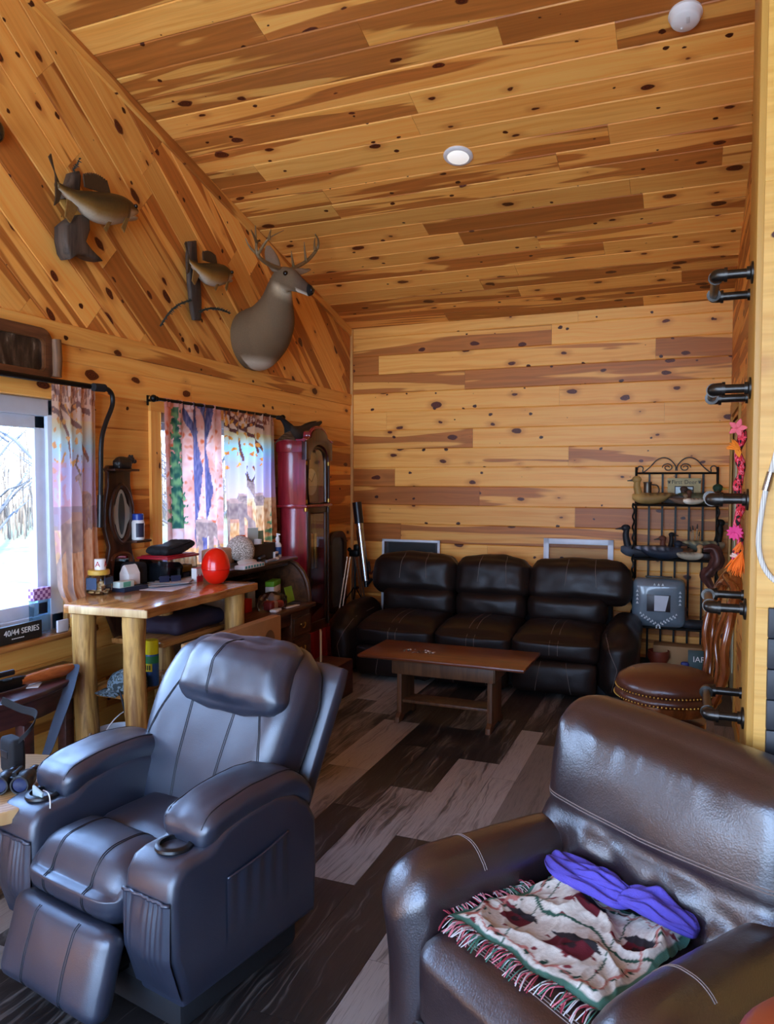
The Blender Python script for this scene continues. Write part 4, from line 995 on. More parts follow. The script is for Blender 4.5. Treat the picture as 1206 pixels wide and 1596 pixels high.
SD = thing('stapler', 'small black stapler on the desk top in front of the dark box', 'stapler', (-2.60, 4.28, DZ), .3)
m = MB(); m.box((0, 0, .008), (.03, .13, .014), .004); m.build('base', M['black'], SD)
m = MB(); m.box((0, 0, .032), (.026, .12, .018), .006, M=T(0, 0, 0) @ RX(.06)); m.build('arm', M['black'], SD)
# inside the rolltop
WZ = .7425
GC = thing('mailing_box', 'white box with bright green top standing inside the rolltop', 'box', (-2.62, 4.46, WZ), .25)
m = MB(); m.box((0, 0, .065), (.06, .17, .13), .003); m.build('carton', M['white'], GC)
m = MB(); m.box((0, 0, .148), (.061, .171, .035), .003); m.build('green_top', C_(112, 190, 30), GC)
m = MB(); m.box((.031, .0, .085), (.001, .12, .006)); m.build('print_line', C_(70, 80, 90), GC)
GE = MB(); GE.box((0, 0, .055), (.004, .10, .11), 0, M=RY(-.25)); tag(GE.build('green_envelope', C_(150, 200, 60), None, 0, (-2.55, 4.585, WZ)), 'lime green envelope leaning beside the white and green box', 'envelope')
pb = mat_glass('thin_bag', (.9, .88, .9), .35)
PG = thing('plastic_bag', 'clear zip bag of pink and red odds and ends inside the rolltop', 'plastic bag', (-2.52, 4.28, WZ))
m = MB(); m.soft((0, 0, .05), (.13, .20, .10), r=.035, n=10, bulge=(0, 0, .01), wr=.016, wf=17, seed=2); m.build('film', pb, PG, 180)
m = MB(); m.soft((.02, .06, .03), (.05, .05, .05), r=.02, n=6, bulge=(0, 0, 0)); m.build('pink_packet', C_(206, 110, 120), PG, 180)
m = MB(); m.soft((.01, -.06, .035), (.06, .05, .06), r=.01, n=6, bulge=(0, 0, 0)); m.build('red_packet', C_(150, 50, 44), PG, 180)
m = MB(); m.box((.0, .0, .03), (.06, .05, .05), .008); m.build('white_packet', C_(216, 206, 206), PG, 180)
RP = solid('red_box', 'plain red box at the shadowed near end inside the rolltop', 'box', C_(180, 30, 26), (-2.64, 4.13, WZ), (.07, .08, .085), .003)
solid('jar_cover', 'flat white plastic lid on the front of the writing surface', 'cover', M['white'], (-2.455, 4.21, WZ), (.05, .09, .02), .008, .1)
solid('white_strip', 'narrow white card lying near the pink zip bag', 'card', M['white'], (-2.455, 4.42, WZ), (.03, .14, .006), .001, -.15)
solid('blue_carton', 'tall pale blue carton in the pigeonholes of the desk', 'box', C_(158, 180, 206), (-2.70, 4.27, WZ), (.06, .09, .17), .003)
for i, (y, c) in enumerate(((4.52, (40, 42, 60)), (4.58, (90, 70, 76)), (4.60, (34, 34, 40)))):
    o = solid('loose_card', ['dark blue card nearest the zip bag at the far end of the writing surface', 'brownish card in the middle at the far end of the writing surface', 'black card nearest the curved end panel of the desk'][i], 'card', C_(*c), (-2.50 - .02 * i, y, WZ + .0015 * i), (.09, .06, .002), 0, .3 * i)

# ---- side table, rifle, slice table, binoculars
HT = thing('side_table', 'dark mahogany half-round side table below the bright window', 'table', (-2.97, 2.40, 0))
mah = mat_wood('mahogany', (78, 42, 40), (46, 24, 24), .3, 1, 1., coat=.2)
hp_ = [(0, -.55)] + [(.02 + .34 * sin(pi * (i + .5) / 24), -.55 * cos(pi * (i + .5) / 24) + .0) for i in range(24)] + [(0, .55)]
m = MB(); m.prism(hp_, .64, .665, r=.008, seg=3); m.build('tabletop', mah, HT)
m = MB(); m.prism([(x * .92, y * .93) for x, y in hp_], .545, .64); m.build('apron', mah, HT)
for x, y in ((.16, .40), (.16, -.40), (.33, 0)):
    m = MB(); m.box((x, y, .27), (.055, .055, .55), .006); m.build('leg', mah, HT)
m = MB(); m.lathe([(0, 0), (.016, 0), (.018, .006), (.012, .014), (0, .016)], M=T(.235, .355, .60) @ RZ(.9) @ RY(pi / 2), seg=20); m.build('knob', M['brass'], HT)
RF = thing('rifle', 'rifle with an orange-brown wood stock and wide dark sling lying on the dark side table', 'rifle', (-2.79, 2.58, .668), 0)
stk = mat_wood('rifle_stock', (176, 92, 42), (128, 58, 24), .25, 1, 1., coat=.4)
def rf(t): return V((-.02 + .10 * t, -.55 + .72 * t, .03))
d_ = (rf(1) - rf(0)).normalized()
m = MB()
prof_s = [(.62, .024, .020), (.70, .026, .024), (.80, .030, .028), (.90, .032, .030), (.985, .028, .028), (1.0, .02, .02)]
m.loft([[rf(t) + V((d_.y, -d_.x, 0)) * a * cos(k * pi / 6) + V((0, 0, b * sin(k * pi / 6))) for k in range(12)] for t, a, b in prof_s]); m.build('stock', stk, RF, 60)
m = MB(); m.tube([rf(.0), rf(.3), rf(.44)], [.011, .012, .014], 12); m.build('barrel', M['iron'], RF)
m = MB(); m.loft([[rf(t) + V((d_.y, -d_.x, 0)) * a * cos(k * pi / 6) + V((0, 0, b * sin(k * pi / 6))) for k in range(12)] for t, a, b in ((.40, .018, .022), (.46, .022, .028), (.62, .022, .027), (.66, .02, .022))]); m.tube([rf(.5) + V((0, 0, .02)), rf(.53) + V((.04, 0, .03))], .005, 8); m.build('receiver', M['iron'], RF)
m = MB(); m.tube([rf(.36) + V((0, 0, .05)), rf(.58) + V((0, 0, .05))], .013, 12); m.tube([rf(.34) + V((0, 0, .05)), rf(.37) + V((0, 0, .05))], .018, 12); m.build('scope', M['black'], RF)
sl = flat('grey_webbing', (44, 52, 64), .7)
m = MB(); sp_ = smoothpts([(.072, .15, .04), (.10, .155, .035), (.13, .11, 0), (.19, .02, -.05), (.27, -.12, -.13), (.34, -.24, -.20), (.38, -.31, -.215)], 6)
m.grid(lambda u, v: sp_[min(len(sp_) - 1, int(round(u * (len(sp_) - 1))))] + V((.55, .6, .25)).normalized() * (v - .5) * (.055 - .028 * max(0, u - .6) * 2.2), len(sp_) - 1, 3, thick=.003); m.build('sling', sl, RF, 60)
solid('paper_tag', 'small white hang tag on the dark side table beside the rifle', 'tag', M['paper'], (-2.73, 2.54, .666), (.05, .08, .002), 0, .6)
SLT = thing('slab_side_table', 'round log-slice side table holding the binoculars', 'table', (-2.27, 1.94, 0), 0)
m = MB(); n_ = 40; m.prism([(.285 * (1 + .04 * noise.noise(V((cos(k * 2 * pi / n_) * 1.5, sin(k * 2 * pi / n_) * 1.5, 2)))) * cos(k * 2 * pi / n_), .285 * (1 + .05 * noise.noise(V((cos(k * 2 * pi / n_) * 1.5, sin(k * 2 * pi / n_) * 1.5, 7)))) * sin(k * 2 * pi / n_)) for k in range(n_)], .475, .52, r=.006)
eg = NT('slice_rings'); o_ = eg.obj(); dd = eg.n('ShaderNodeVectorMath', operation='LENGTH'); eg.put(dd.inputs[0], eg.vec('MULTIPLY', o_, (1, 1, 0)))
rg = eg.math('SINE', eg.math('ADD', eg.math('MULTIPLY', dd.outputs['Value'], 330.), eg.math('MULTIPLY', eg.noise(o_, 5., 3.), 14.)))
eg.base(eg.mix(eg.mr(rg, -1, 1), lin((198, 158, 106)), lin((176, 130, 80)))); eg.set(Roughness=.35); m.build('tabletop', eg.m, SLT)
for a in (30, 150, 270): wob([(.15 * cos(radians(a)), .15 * sin(radians(a)), .478), (.19 * cos(radians(a)), .19 * sin(radians(a)), 0)], .032, a).build('leg', M['log'], SLT, 60)
BI = thing('binoculars', 'black binoculars lying on the log-slice table', 'binoculars', (-2.165, 1.935, .5205), .45)
for s in (-1, 1):
    m = MB(); Mx = T(.034 * s, 0, .034) @ RX(pi / 2)
    m.lathe([(0, -.075), (.016, -.075), (.019, -.07), (.019, -.045), (.016, -.04), (.024, -.015), (.030, 0), (.030, .03), (.026, .05), (.031, .06), (.031, .075), (.026, .075), (.024, .068), (0, .066)], seg=24, M=Mx); tb = m.build('barrel', M['black'], BI, 40)
    m = MB(); m.lathe([(0, .069), (.0235, .070), (0, .0735)], seg=24, M=Mx); m.build('lens', flat('coated_lens', (34, 44, 78), .08), tb)
m = MB(); m.box((0, .0, .05), (.04, .03, .012), .004); m.box((0, -.03, .045), (.036, .02, .01), .003); m.lathe([(0, -.035), (.009, -.035), (.009, .03), (0, .03)], seg=16, M=T(0, 0, .055) @ RX(pi / 2)); m.build('bridge', M['black'], BI)
BC = thing('binocular_case', 'black upright binocular pouch at the left edge on the log-slice table', 'pouch', (-2.295, 2.03, .5205), -.3)
m = MB(); m.soft((0, 0, .065), (.10, .05, .13), r=.012, n=8, bulge=(0, .006, 0), wr=.002); m.build('body', M['blackmatte'], BC, 180)
m = MB(); m.box((0, -.030, .075), (.05, .004, .025), .001); m.build('badge', C_(34, 34, 38), BC)
m = MB(); sp2 = smoothpts([(.05, .0, .125), (.07, .04, .17), (.02, .08, .20), (-.06, .06, .21), (-.12, .02, .24)], 6)
m.grid(lambda u, v: sp2[min(len(sp2) - 1, int(round(u * (len(sp2) - 1))))] + V((.2, .2, 1)).normalized() * (v - .5) * .028, len(sp2) - 1, 2, thick=.003); m.build('strap', M['blackmatte'], BC, 60)
PH = thing('phone', 'pale phone with a thin white cable standing in the cup holder of the black recliner', 'phone', (-2.012, 1.878, .492), -.2)
m = MB(); m.box((0, 0, .05), (.05, .009, .10), .004, 2, M=RX(.3) @ RY(.45)); m.build('body', C_(176, 196, 200, .3), PH)
m = MB(); m.tube(smoothpts([(.03, .0, .07), (.06, -.0, .065), (.10, -.02, .05), (.108, -.03, .0), (.106, -.04, -.10)], 6), .0022, 6); m.build('charging_cable', M['white'], PH)
# ------------------------------------------------------------------ wall mounts, curtains, clock, rack, ladder and the rest
_cf = V((-sin(YAW) * cos(PITCH), cos(YAW) * cos(PITCH), -sin(PITCH))); _cr = V((cos(YAW), sin(YAW), 0)); _cu = _cr.cross(_cf)
def at(px, py, ax, val):
    """World point where the sight line through a photo pixel meets the plane ax = val."""
    d = _cf + _cr * ((px - 603) / F_PX) - _cu * ((py - 798) / F_PX); i = 'XYZ'.index(ax); c = V((0, 0, 1.6))
    return c + d * ((val - c[i]) / d[i])
def paint(ob, fn):
    me = ob.data; a = me.color_attributes.new('col', 'FLOAT_COLOR', 'POINT')
    flat_ = []
    for v in me.vertices: flat_ += list(lin(fn(v.co)))
    a.data.foreach_set('color', flat_); return ob
def painted_mat(name, rough=.75, fur=.35, scale=(60, 60, 60), translucent=0., fabric=0.):
    k = NT(name); c = k.attr('col').outputs['Color']; n_ = k.noise(k.scale(k.obj(), scale), 1., 4., .7)
    c = k.mix(1., c, k.mix(n_, (1 - fur, 1 - fur, 1 - fur), (1 + fur, 1 + fur, 1 + fur)), 'MULTIPLY')
    k.base(c); k.set(Roughness=rough, Specular_IOR_Level=.2); k.bump(n_, .3, .004)
    if translucent:
        tr = k.n('ShaderNodeBsdfTranslucent'); k.put(tr.inputs[0], c); mx = k.n('ShaderNodeMixShader'); mx.inputs[0].default_value = translucent
        k.t.links.new(k.b.outputs[0], mx.inputs[1]); k.t.links.new(tr.outputs[0], mx.inputs[2]); k.t.links.new(mx.outputs[0], k.out.inputs[0])
    return k.m
def lerp3(a, b, t): t = max(0, min(1, t)); return tuple(x + (y - x) * t for x, y in zip(a, b))
def ringof(c, d, a, b, n=20, sq=1.):
    d = V(d).normalized(); lat = V((0, 0, 1)).cross(d)
    lat = V((0, 1, 0)) if lat.length < .05 else lat.normalized()
    up = d.cross(lat); c = V(c)
    return [c + lat * a * cos(2 * pi * k / n) + up * b * sin(2 * pi * k / n) for k in range(n)]
def loft_smooth(rings, n=4):
    m_ = len(rings[0]); cols = [smoothpts([r[k] for r in rings], n) for k in range(m_)]
    return [[cols[k][i] for k in range(m_)] for i in range(len(cols[0]))]

# ---- whitetail shoulder mount
DR = thing('deer_mount', 'whitetail deer shoulder mount with branching antlers on the diagonal boards', 'deer mount', (-2.995, 4.80, 2.60))
o0 = V((-2.995, 4.80, 2.60))
spec = [((-2.994, 4.80, 2.60), (1, 0, .0), .262, .215), ((-2.93, 4.80, 2.61), (1, -.05, .15), .262, .215), ((-2.85, 4.78, 2.67), (.8, -.15, .5), .225, .185), ((-2.77, 4.745, 2.75), (.65, -.3, .85), .165, .150),
        ((-2.71, 4.70, 2.84), (.45, -.3, .9), .112, .118), ((-2.665, 4.66, 2.92), (.55, -.3, .75), .082, .098), ((-2.625, 4.635, 2.965), (.95, -.2, .25), .073, .088), ((-2.56, 4.62, 2.955), (1, -.1, -.30), .066, .076),
        ((-2.50, 4.612, 2.920), (1, -.05, -.5), .048, .055), ((-2.44, 4.608, 2.882), (1, -.05, -.5), .034, .040), ((-2.405, 4.606, 2.862), (1, 0, -.45), .031, .035), ((-2.385, 4.605, 2.852), (1, 0, -.4), .018, .02)]
m = MB(); m.loft(loft_smooth([ringof(V(c) - o0, d, a, b, 56) for c, d, a, b in spec], 12))
ob = m.build('body', painted_mat('deer_hide', .85, .22, (160, 160, 70)), DR, 180)
def hide(p):
    q = p + o0; c = (116, 92, 66)
    c = lerp3(c, (92, 74, 54), (q.z - 2.80) * 3 if q.x < -2.7 else 0)
    if q.x < -2.86: c = lerp3(c, (106, 84, 60), .5)
    if q.x > -2.72:
        c = (112, 90, 66) if q.x < -2.52 else lerp3((112, 90, 66), (84, 66, 52), (q.x + 2.52) * 14)
        ax = V((-2.62, 4.63, 2.985)).lerp(V((-2.39, 4.605, 2.87)), (q.x + 2.62) / .23)
        if -2.70 < q.x < -2.5: c = lerp3(c, (206, 188, 158), min(1, max(0, (ax.z - .055 - q.z) * 22)) * max(0, min(1, (q.z - ax.z + .17) * 12)) * min(1, (q.x + 2.70) * 18))
        if q.z < ax.z - .035 and q.x >= -2.5: c = lerp3(c, (214, 200, 178), (ax.z - .03 - q.z) * 45)
    if -2.80 < q.x < -2.62 and q.z < 2.93: c = lerp3(c, (176, 148, 110), max(0, (q.x + 2.74) * 5) * max(0, 1 - abs(q.z - 2.89) / .07) * .8)
    if q.z < 2.47 and q.x > -2.95: c = lerp3(c, (200, 182, 156), (2.47 - q.z) * 22)
    if q.x > -2.415: c = (26, 22, 20)
    return c
paint(ob, hide)
m = MB(); e1 = V((-2.565, 4.560, 2.985)); e2 = V((-2.565, 4.683, 2.985))
for e in (e1,): m.ball(e - o0, .018, 14)
m.build('eye', flat('glass_eye', (16, 10, 8), .06), DR); m = MB(); m.ball(e2 - o0, .018, 14); m.build('eye', flat('glass_eye2', (16, 10, 8), .06), DR)
def ear(base, tip, side):
    b, t_ = V(base), V(tip); ax = t_ - b; w = V(side).normalized(); nrm = ax.cross(w).normalized(); m = MB()
    m.grid(lambda u, v: b + ax * v + w * ((u - .5) * .10 * (sin(pi * min(1, v * .80 + .14)) ** .8) * (1 - .12 * v)) + nrm * (-.028 * (1 - (2 * u - 1) ** 2) * sin(pi * min(1, v + .12))) - o0, 12, 12, thick=.004)
    o = m.build('ear', painted_mat('ear_hide', .85, .2), DR, 180); paint(o, lambda p: (140, 116, 92)); return o
ear((-2.645, 4.57, 3.005), (-2.665, 4.50, 3.165), (.75, .45, 0)); ear((-2.615, 4.690, 3.01), (-2.53, 4.85, 3.085), (.75, -.3, -.4))
m = MB(); m.soft(V((-2.392, 4.605, 2.866)) - o0, (.036, .046, .032), r=.014, n=6, bulge=(0, 0, 0)); m.build('nose', flat('wet_nose', (18, 15, 14), .2), DR, 180)
def AP(q, x): return at(q[0], q[1], 'X', x) - o0
bl = V((-2.625, 4.595, 3.03)) - o0
antler('antler', brown_ant, DR, [bl, AP((419, 412), -2.63), AP((402, 398), -2.63), AP((399, 377), -2.64), AP((398, 352), -2.66)],
       [[AP((404, 399), -2.63), AP((390, 386), -2.66), AP((382, 371), -2.68)], [AP((402, 396), -2.63), AP((412, 380), -2.56), AP((421, 370), -2.52), AP((442, 359), -2.47)], [AP((419, 372), -2.52), AP((422, 357), -2.53)], [AP((400, 378), -2.64), AP((395, 366), -2.6), AP((391, 358), -2.58)]], .0165)
br_ = V((-2.615, 4.665, 3.03)) - o0
antler('antler', brown_ant, DR, [br_, AP((458, 418), -2.60), AP((479, 406), -2.58), AP((494, 388), -2.55), AP((496, 375), -2.52), AP((491, 365), -2.5)],
       [[AP((458, 418), -2.60), AP((455, 402), -2.58), AP((454, 391), -2.57)], [AP((477, 407), -2.58), AP((475, 392), -2.57), AP((474, 377), -2.56)], [AP((491, 391), -2.55), AP((490, 380), -2.56), AP((491, 370), -2.57)]], .0165)

# ---- fish mounts
drift = mat_wood('grey_driftwood', (92, 76, 62), (52, 42, 36), .7, 2, 1.)
rnd_ = 0
def fish_mount(name, label, c, L, H, tilt, bend, stripes, gold):
    root = thing(name, label, 'fish mount', c)
    st_ = [(-.50, .10, .035, .10), (-.42, .14, .05, .06), (-.30, .22, .09, .01), (-.12, .40, .145, -.035), (.08, .47, .165, -.03), (.24, .43, .15, -.005), (.34, .37, .125, .012), (.42, .28, .10, .018), (.48, .17, .07, .022), (.525, .07, .04, .02), (.535, .03, .02, .018)]
    m = MB(); Mt = RX(tilt); rings = []
    for t, h, w, dz in st_:
        rings.append([V((w * L * .75 * cos(2 * pi * k / 20), t * L, dz * L * bend + h * H * sin(2 * pi * k / 20))) for k in range(20)])
    m.loft(loft_smooth(rings, 4), M=Mt); b = m.build('body', painted_mat('fish_skin_' + name, .35, .25, (90, 90, 90)), root, 180)
    inv = Mt.inverted()
    def skin(p):
        q = inv @ p; t = q.y / L
        k = 0
        for (a, h1, w1, d1), (b_, h2, w2, d2) in zip(st_, st_[1:]):
            if a <= t <= b_: f = (t - a) / (b_ - a); h_ = h1 + (h2 - h1) * f; d_ = d1 + (d2 - d1) * f; k = (q.z - d_ * L * bend) / max(.001, h_ * H)
        col = lerp3((196, 176, 150), gold, (k + .92) * 2.4) if k < -.5 else lerp3(gold, (62, 50, 30), (k + .5) * 1.05)
        if k > .0 and stripes: col = lerp3(col, (58, 48, 30), .45 * (.5 + .5 * sin(t * 42)))
        if t > .30 and k < -.25: col = (202, 176, 142)
        if .285 < t < .325 and k < .5: col = lerp3(col, (60, 40, 24), .6)
        return col
    paint(b, skin)
    fm = flat('fin_' + name, (126, 92, 44), .5, var=.4, vs=60); fm2 = flat('dark_fin_' + name, (62, 46, 30), .5, var=.4, vs=60)
    def fin(nm, pts, mat, th_=.004): m = MB(); m.prism([(p[0] * L, p[1] * L) for p in pts], -th_, th_, M=Mt @ PYZ); return m.build(nm, mat, root, 0)
    up = H / L
    sp_ = [(-.16, .40 * up + .0)]
    for i in range(12): t = -.16 + i * .027; e = .40 * up + .085 + .05 * sin(pi * (i + 1.5) / 14); sp_ += [(t, e - .012), (t + .008, e + .014)]
    sp_ += [(.17, .42 * up + .02), (.17, .36 * up)]
    fin('dorsal_fin', sp_, fm2)
    fin('tail_fin', [(-.47, .10 * bend + .03), (-.55, .30), (-.52, .33), (-.50, .16), (-.53, -.02), (-.56, -.10), (-.50, -.06), (-.46, .02)], fm2)
    fin('anal_fin', [(-.40, -.02), (-.45, -.17), (-.40, -.22), (-.30, -.10), (-.27, -.05)], fm)
    m = MB(); m.prism([(.06 * L, -.40 * H), (-.03 * L, -.40 * H - .09 * L), (.0 * L, -.40 * H - .12 * L), (.11 * L, -.36 * H)], -.003, .003, M=T(.03, 0, 0) @ Mt @ PYZ); m.build('pelvic_fin', fm, root, 0)
    m = MB(); m.prism([(.24 * L, -.30 * H), (.17 * L, -.32 * H - .09 * L), (.20 * L, -.33 * H - .13 * L), (.29 * L, -.28 * H)], -.003, .003, M=T(.05, 0, 0) @ Mt @ PYZ); m.build('pectoral_fin', fm, root, 0)
    m = MB(); m.ball(Mt @ V((.066 * L, .445 * L, .018 * L + .10 * H)), .012, 12); m.build('eye', flat('fish_eye_' + name, (30, 28, 24), .1), root)
    m = MB(); m.loft([[V((.075 * L * cos(2 * pi * k / 12) * s_, (.36 + .15 * i) * L, -.20 * H + .030 * L * sin(2 * pi * k / 12) * s_ + .03 * H * i)) for k in range(12)] for i, s_ in ((0, .9), (.35, 1.), (.75, .75), (1., .3))], M=Mt); m.build('jaw', flat('jaw_' + name, (176, 150, 116), .45, var=.3), root, 60)
    return root
def P2(q, x, c): return at(q[0], q[1], 'X', x) - V(c)
c1 = (-2.885, 3.165, 3.025)
F1 = fish_mount('walleye_mount', 'large mounted olive fish with spiny fin on dark driftwood, nearest the left edge', c1, .56, .175, radians(9), .8, True, (134, 96, 44))
def slab(name, pix, x0, x1, c, mat, parent):
    """Weathered wood chunk: outline traced on the wall plane, given real depth and rounding."""
    poly = [at(a, b, 'X', (x0 + x1) / 2) for a, b in pix]; m = MB()
    m.prism([(p.y - c[1], p.z - c[2]) for p in poly], x0 - c[0], x1 - c[0], M=PYZ, r=.012, seg=2)
    return m.build(name, mat, parent, 50)
slab('driftwood', [(93, 352), (101, 345), (113, 336), (130, 335), (132, 360), (126, 378), (135, 390), (153, 408), (140, 406), (122, 398), (112, 399), (103, 405), (97, 395), (93, 375)], -2.985, -2.90, c1, drift, F1)
slab('driftwood', [(90, 300), (97, 292), (104, 284), (108, 270), (118, 267), (121, 276), (119, 298), (110, 310), (95, 310)], -2.985, -2.925, c1, drift, F1)
tw = flat('dark_sprig', (46, 54, 46), .7)
def sprig(pix, x, c, parent, r=.004, leaf=.013, n=26):
    P = smoothpts([P2(q, x, c) for q in pix], 8); m = MB(); m.tube(P, r, 6); rn = random.Random(len(P))
    for i in range(n):
        p = P[int(i * (len(P) - 1) / n)]; 
        for s in (-1, 1): m.tube([p, p + V((rn.uniform(0, .014), s * leaf * rn.uniform(.4, 1), leaf * rn.uniform(-.9, .9)))], [.0042, .0015], 5)
    return m.build('sprig', tw, parent)
sprig([(114, 266), (119, 257), (125, 246)], -2.93, c1, F1, .002, .012, 9)
c2 = (-2.90, 4.175, 2.93)
F2 = fish_mount('perch_mount', 'smaller mounted golden fish on an upright stick with two dark sprigs', c2, .46, .16, radians(6.5), .9, False, (166, 112, 46))
slab('driftwood', [(291, 400), (293, 376), (304, 375), (305, 402), (310, 440), (312, 472), (311, 500), (301, 499), (297, 480), (293, 440)], -2.985, -2.95, c2, drift, F2)
sprig([(297, 468), (280, 474), (264, 487), (250, 508)], -2.95, c2, F2, .006, .016, 40); sprig([(311, 486), (325, 481), (342, 482), (358, 488)], -2.95, c2, F2, .006, .016, 36)
p = at(0, 205, 'X', -2.95); m = MB(); m.ball((0, 0, 0), .06, 20, sz=(.6, 1, 1)); OR = m.build('wall_ornament', flat('dark_glaze', (40, 36, 34), .2), None, 180, (-2.962, p.y - .03, p.z)); tag(OR, 'dark round wall ornament cut by the left edge above the big fish', 'ornament')

# ---- curtains with a printed wildlife scene
def seg_d(p, a, b):
    ax, ay = a; bx, by = b; dx, dy = bx - ax, by - ay; t = max(0, min(1, ((p[0] - ax) * dx + (p[1] - ay) * dy) / (dx * dx + dy * dy + 1e-9)))
    return sqrt((p[0] - ax - t * dx) ** 2 + (p[1] - ay - t * dy) ** 2)
def ell(p, c, r, rot=0.):
    x, y = p[0] - c[0], p[1] - c[1]; x, y = x * cos(rot) + y * sin(rot), -x * sin(rot) + y * cos(rot); return (x / r[0]) ** 2 + (y / r[1]) ** 2 < 1
def deer_print(p, c, s, face=1, graze=False):
    """Side-on printed deer, c = feet centre, s = height scale; returns colour or None."""
    x, y = (p[0] - c[0]) * .60 / s * face, (p[1] - c[1]) / s
    body = ell((x, y), (0, .62), (.36, .19), -.1)
    legs = any(seg_d((x, y), a, b) < w for a, b, w in (((-.28, .55), (-.25, .28), .06), ((-.25, .28), (-.29, 0), .035), ((.24, .5), (.25, 0), .04), ((-.16, .5), (-.14, 0), .035), ((.14, .5), (.13, 0), .035)))
    if graze: nk = seg_d((x, y), (.28, .62), (.52, .30)) < .09; hd = ell((x, y), (.56, .18), (.07, .14)); an = False
    else:
        nk = seg_d((x, y), (.26, .68), (.40, 1.02)) < .09; hd = ell((x, y), (.46, 1.10), (.13, .07), -.2)
        an = min(seg_d((x, y), (.38, 1.15), (.24, 1.38)), seg_d((x, y), (.24, 1.38), (.34, 1.55)), seg_d((x, y), (.42, 1.15), (.56, 1.36)), seg_d((x, y), (.56, 1.36), (.50, 1.56)), seg_d((x, y), (.30, 1.28), (.20, 1.5))) < .026
    if an: return (92, 66, 56)
    if body or legs or nk or hd:
        sh = .5 + .5 * noise.noise(V((x * 5, y * 5, c[0] * 9)))
        col = lerp3((128, 98, 96), (196, 158, 136), sh + .5 * noise.noise(V((x * 22, y * 14, 2))))
        if ell((x, y), (0, .78), (.34, .06), -.1): col = lerp3(col, (214, 160, 140), .6)
        return col
    return None
def scene_print(u, v, kind):
    n1 = noise.noise(V((u * 6, v * 9, kind * 3.7))); n2 = noise.noise(V((u * 22, v * 30, kind))); n3 = noise.noise(V((u * 60, v * 26, 4 + kind)))
    # sky bands, top to bottom
    if v > .86: c = lerp3((232, 206, 190), (236, 186, 150), n1 + .5)
    elif v > .76: c = lerp3((176, 214, 226), (240, 206, 150), (v - .76) * 10)
    elif v > .66: c = lerp3((188, 180, 226), (164, 216, 232), (v - .66) * 10)
    elif v > .42: c = lerp3((226, 190, 210), (184, 176, 226), (v - .42) * 4)
    else: c = lerp3((226, 150, 88), (240, 196, 150), (v - .1) * 3 + n2 * .5)
    p = (u, v)
    if v < .40: c = lerp3(c, (176, 92, 52), max(0, n3) * 1.0); c = lerp3(c, (246, 214, 170), max(0, -n3) * .9)
    if kind == 0:      # left panel: pine, purple trunks, autumn leaves
        if v > .18: c = lerp3((226, 150, 130), (236, 196, 190), n1 + .5 + n2 * .6); c = lerp3(c, (214, 96, 60), max(0, n2 - .18) * 2.2) if v > .3 else c
        for a, b, w in (((.50, 1.), (.56, .62), .045), ((.56, .62), (.48, .25), .055), ((.80, 1.), (.70, .75), .04), ((.70, .75), (.76, .5), .045), ((.76, .5), (.64, .2), .05), ((.60, 1.), (.72, .86), .03), ((.33, .95), (.50, .80), .03)):
            if seg_d(p, a, b) < w * (1 + .25 * n2): c = lerp3((74, 72, 110), (126, 112, 142), .5 + n3)
        t = (.96 - v) / .66
        if 0 < t < 1:
            wd = (.04 + .17 * t) * (.62 + .38 * sin(v * 95 + n2 * 4))
            if abs(u - .19 + n3 * .03) < wd: c = lerp3((44, 84, 72), (126, 160, 104), .5 + n2 * 1.2 + n3 * .6)
        d = deer_print(p, (.66, .10), .30, 1, True); c = d or c
    else:
        for a, b in (((.0, .99), (.35, .88)), ((.35, .88), (.62, .82)), ((.62, .82), (.78, .70)), ((.15, .95), (.30, .80)), ((.30, .80), (.34, .68)), ((.35, .88), (.55, .93)), ((.0, .90), (.2, .86)), ((.62, .82), (.66, .74)), ((.55, .93), (.80, .90))):
            if seg_d(p, a, b) < .013 + .006 * n2: c = (110, 66, 62)
        if v > .60 and n2 > .27 and u < .75: c = lerp3((222, 118, 60), (236, 176, 70), n3 + .5)
        if v > .93 and n3 > .05: c = lerp3(c, (120, 56, 44), .7)
        if kind == 2:
            if u < .45 and .30 < v < .68 and n1 + n2 > -.1: c = lerp3(c, (226, 138, 150), .6)
            if .40 < v < .50: c = lerp3(c, (130, 112, 130), .6)
            d = deer_print(p, (.70, .40), .20, -1); c = d or c
            d = deer_print(p, (.46, .10), .46, -1, True); c = d or c
            c = lerp3(c, (255, 240, 226), .30)  # whole panel paled: light through the cloth put into its print
        else:
            if v < .42 and u < .5 and n1 > 0: c = lerp3(c, (206, 120, 110), .5)
            for q in (deer_print(p, (.30, .30), .19, 1), deer_print(p, (.66, .26), .24, -1), deer_print(p, (.16, .13), .36, 1, True)): c = q or c
            t = (.36 - v) / .30
            if 0 < t < 1 and abs(u - .89 + n3 * .03) < (.02 + .12 * t) * (.6 + .4 * sin(v * 110)): c = lerp3((66, 104, 76), (170, 180, 110), .5 + n2 * 1.2)
    return c
cm_ = painted_mat('printed_cotton', .85, .06, (220, 220, 220), translucent=.66)
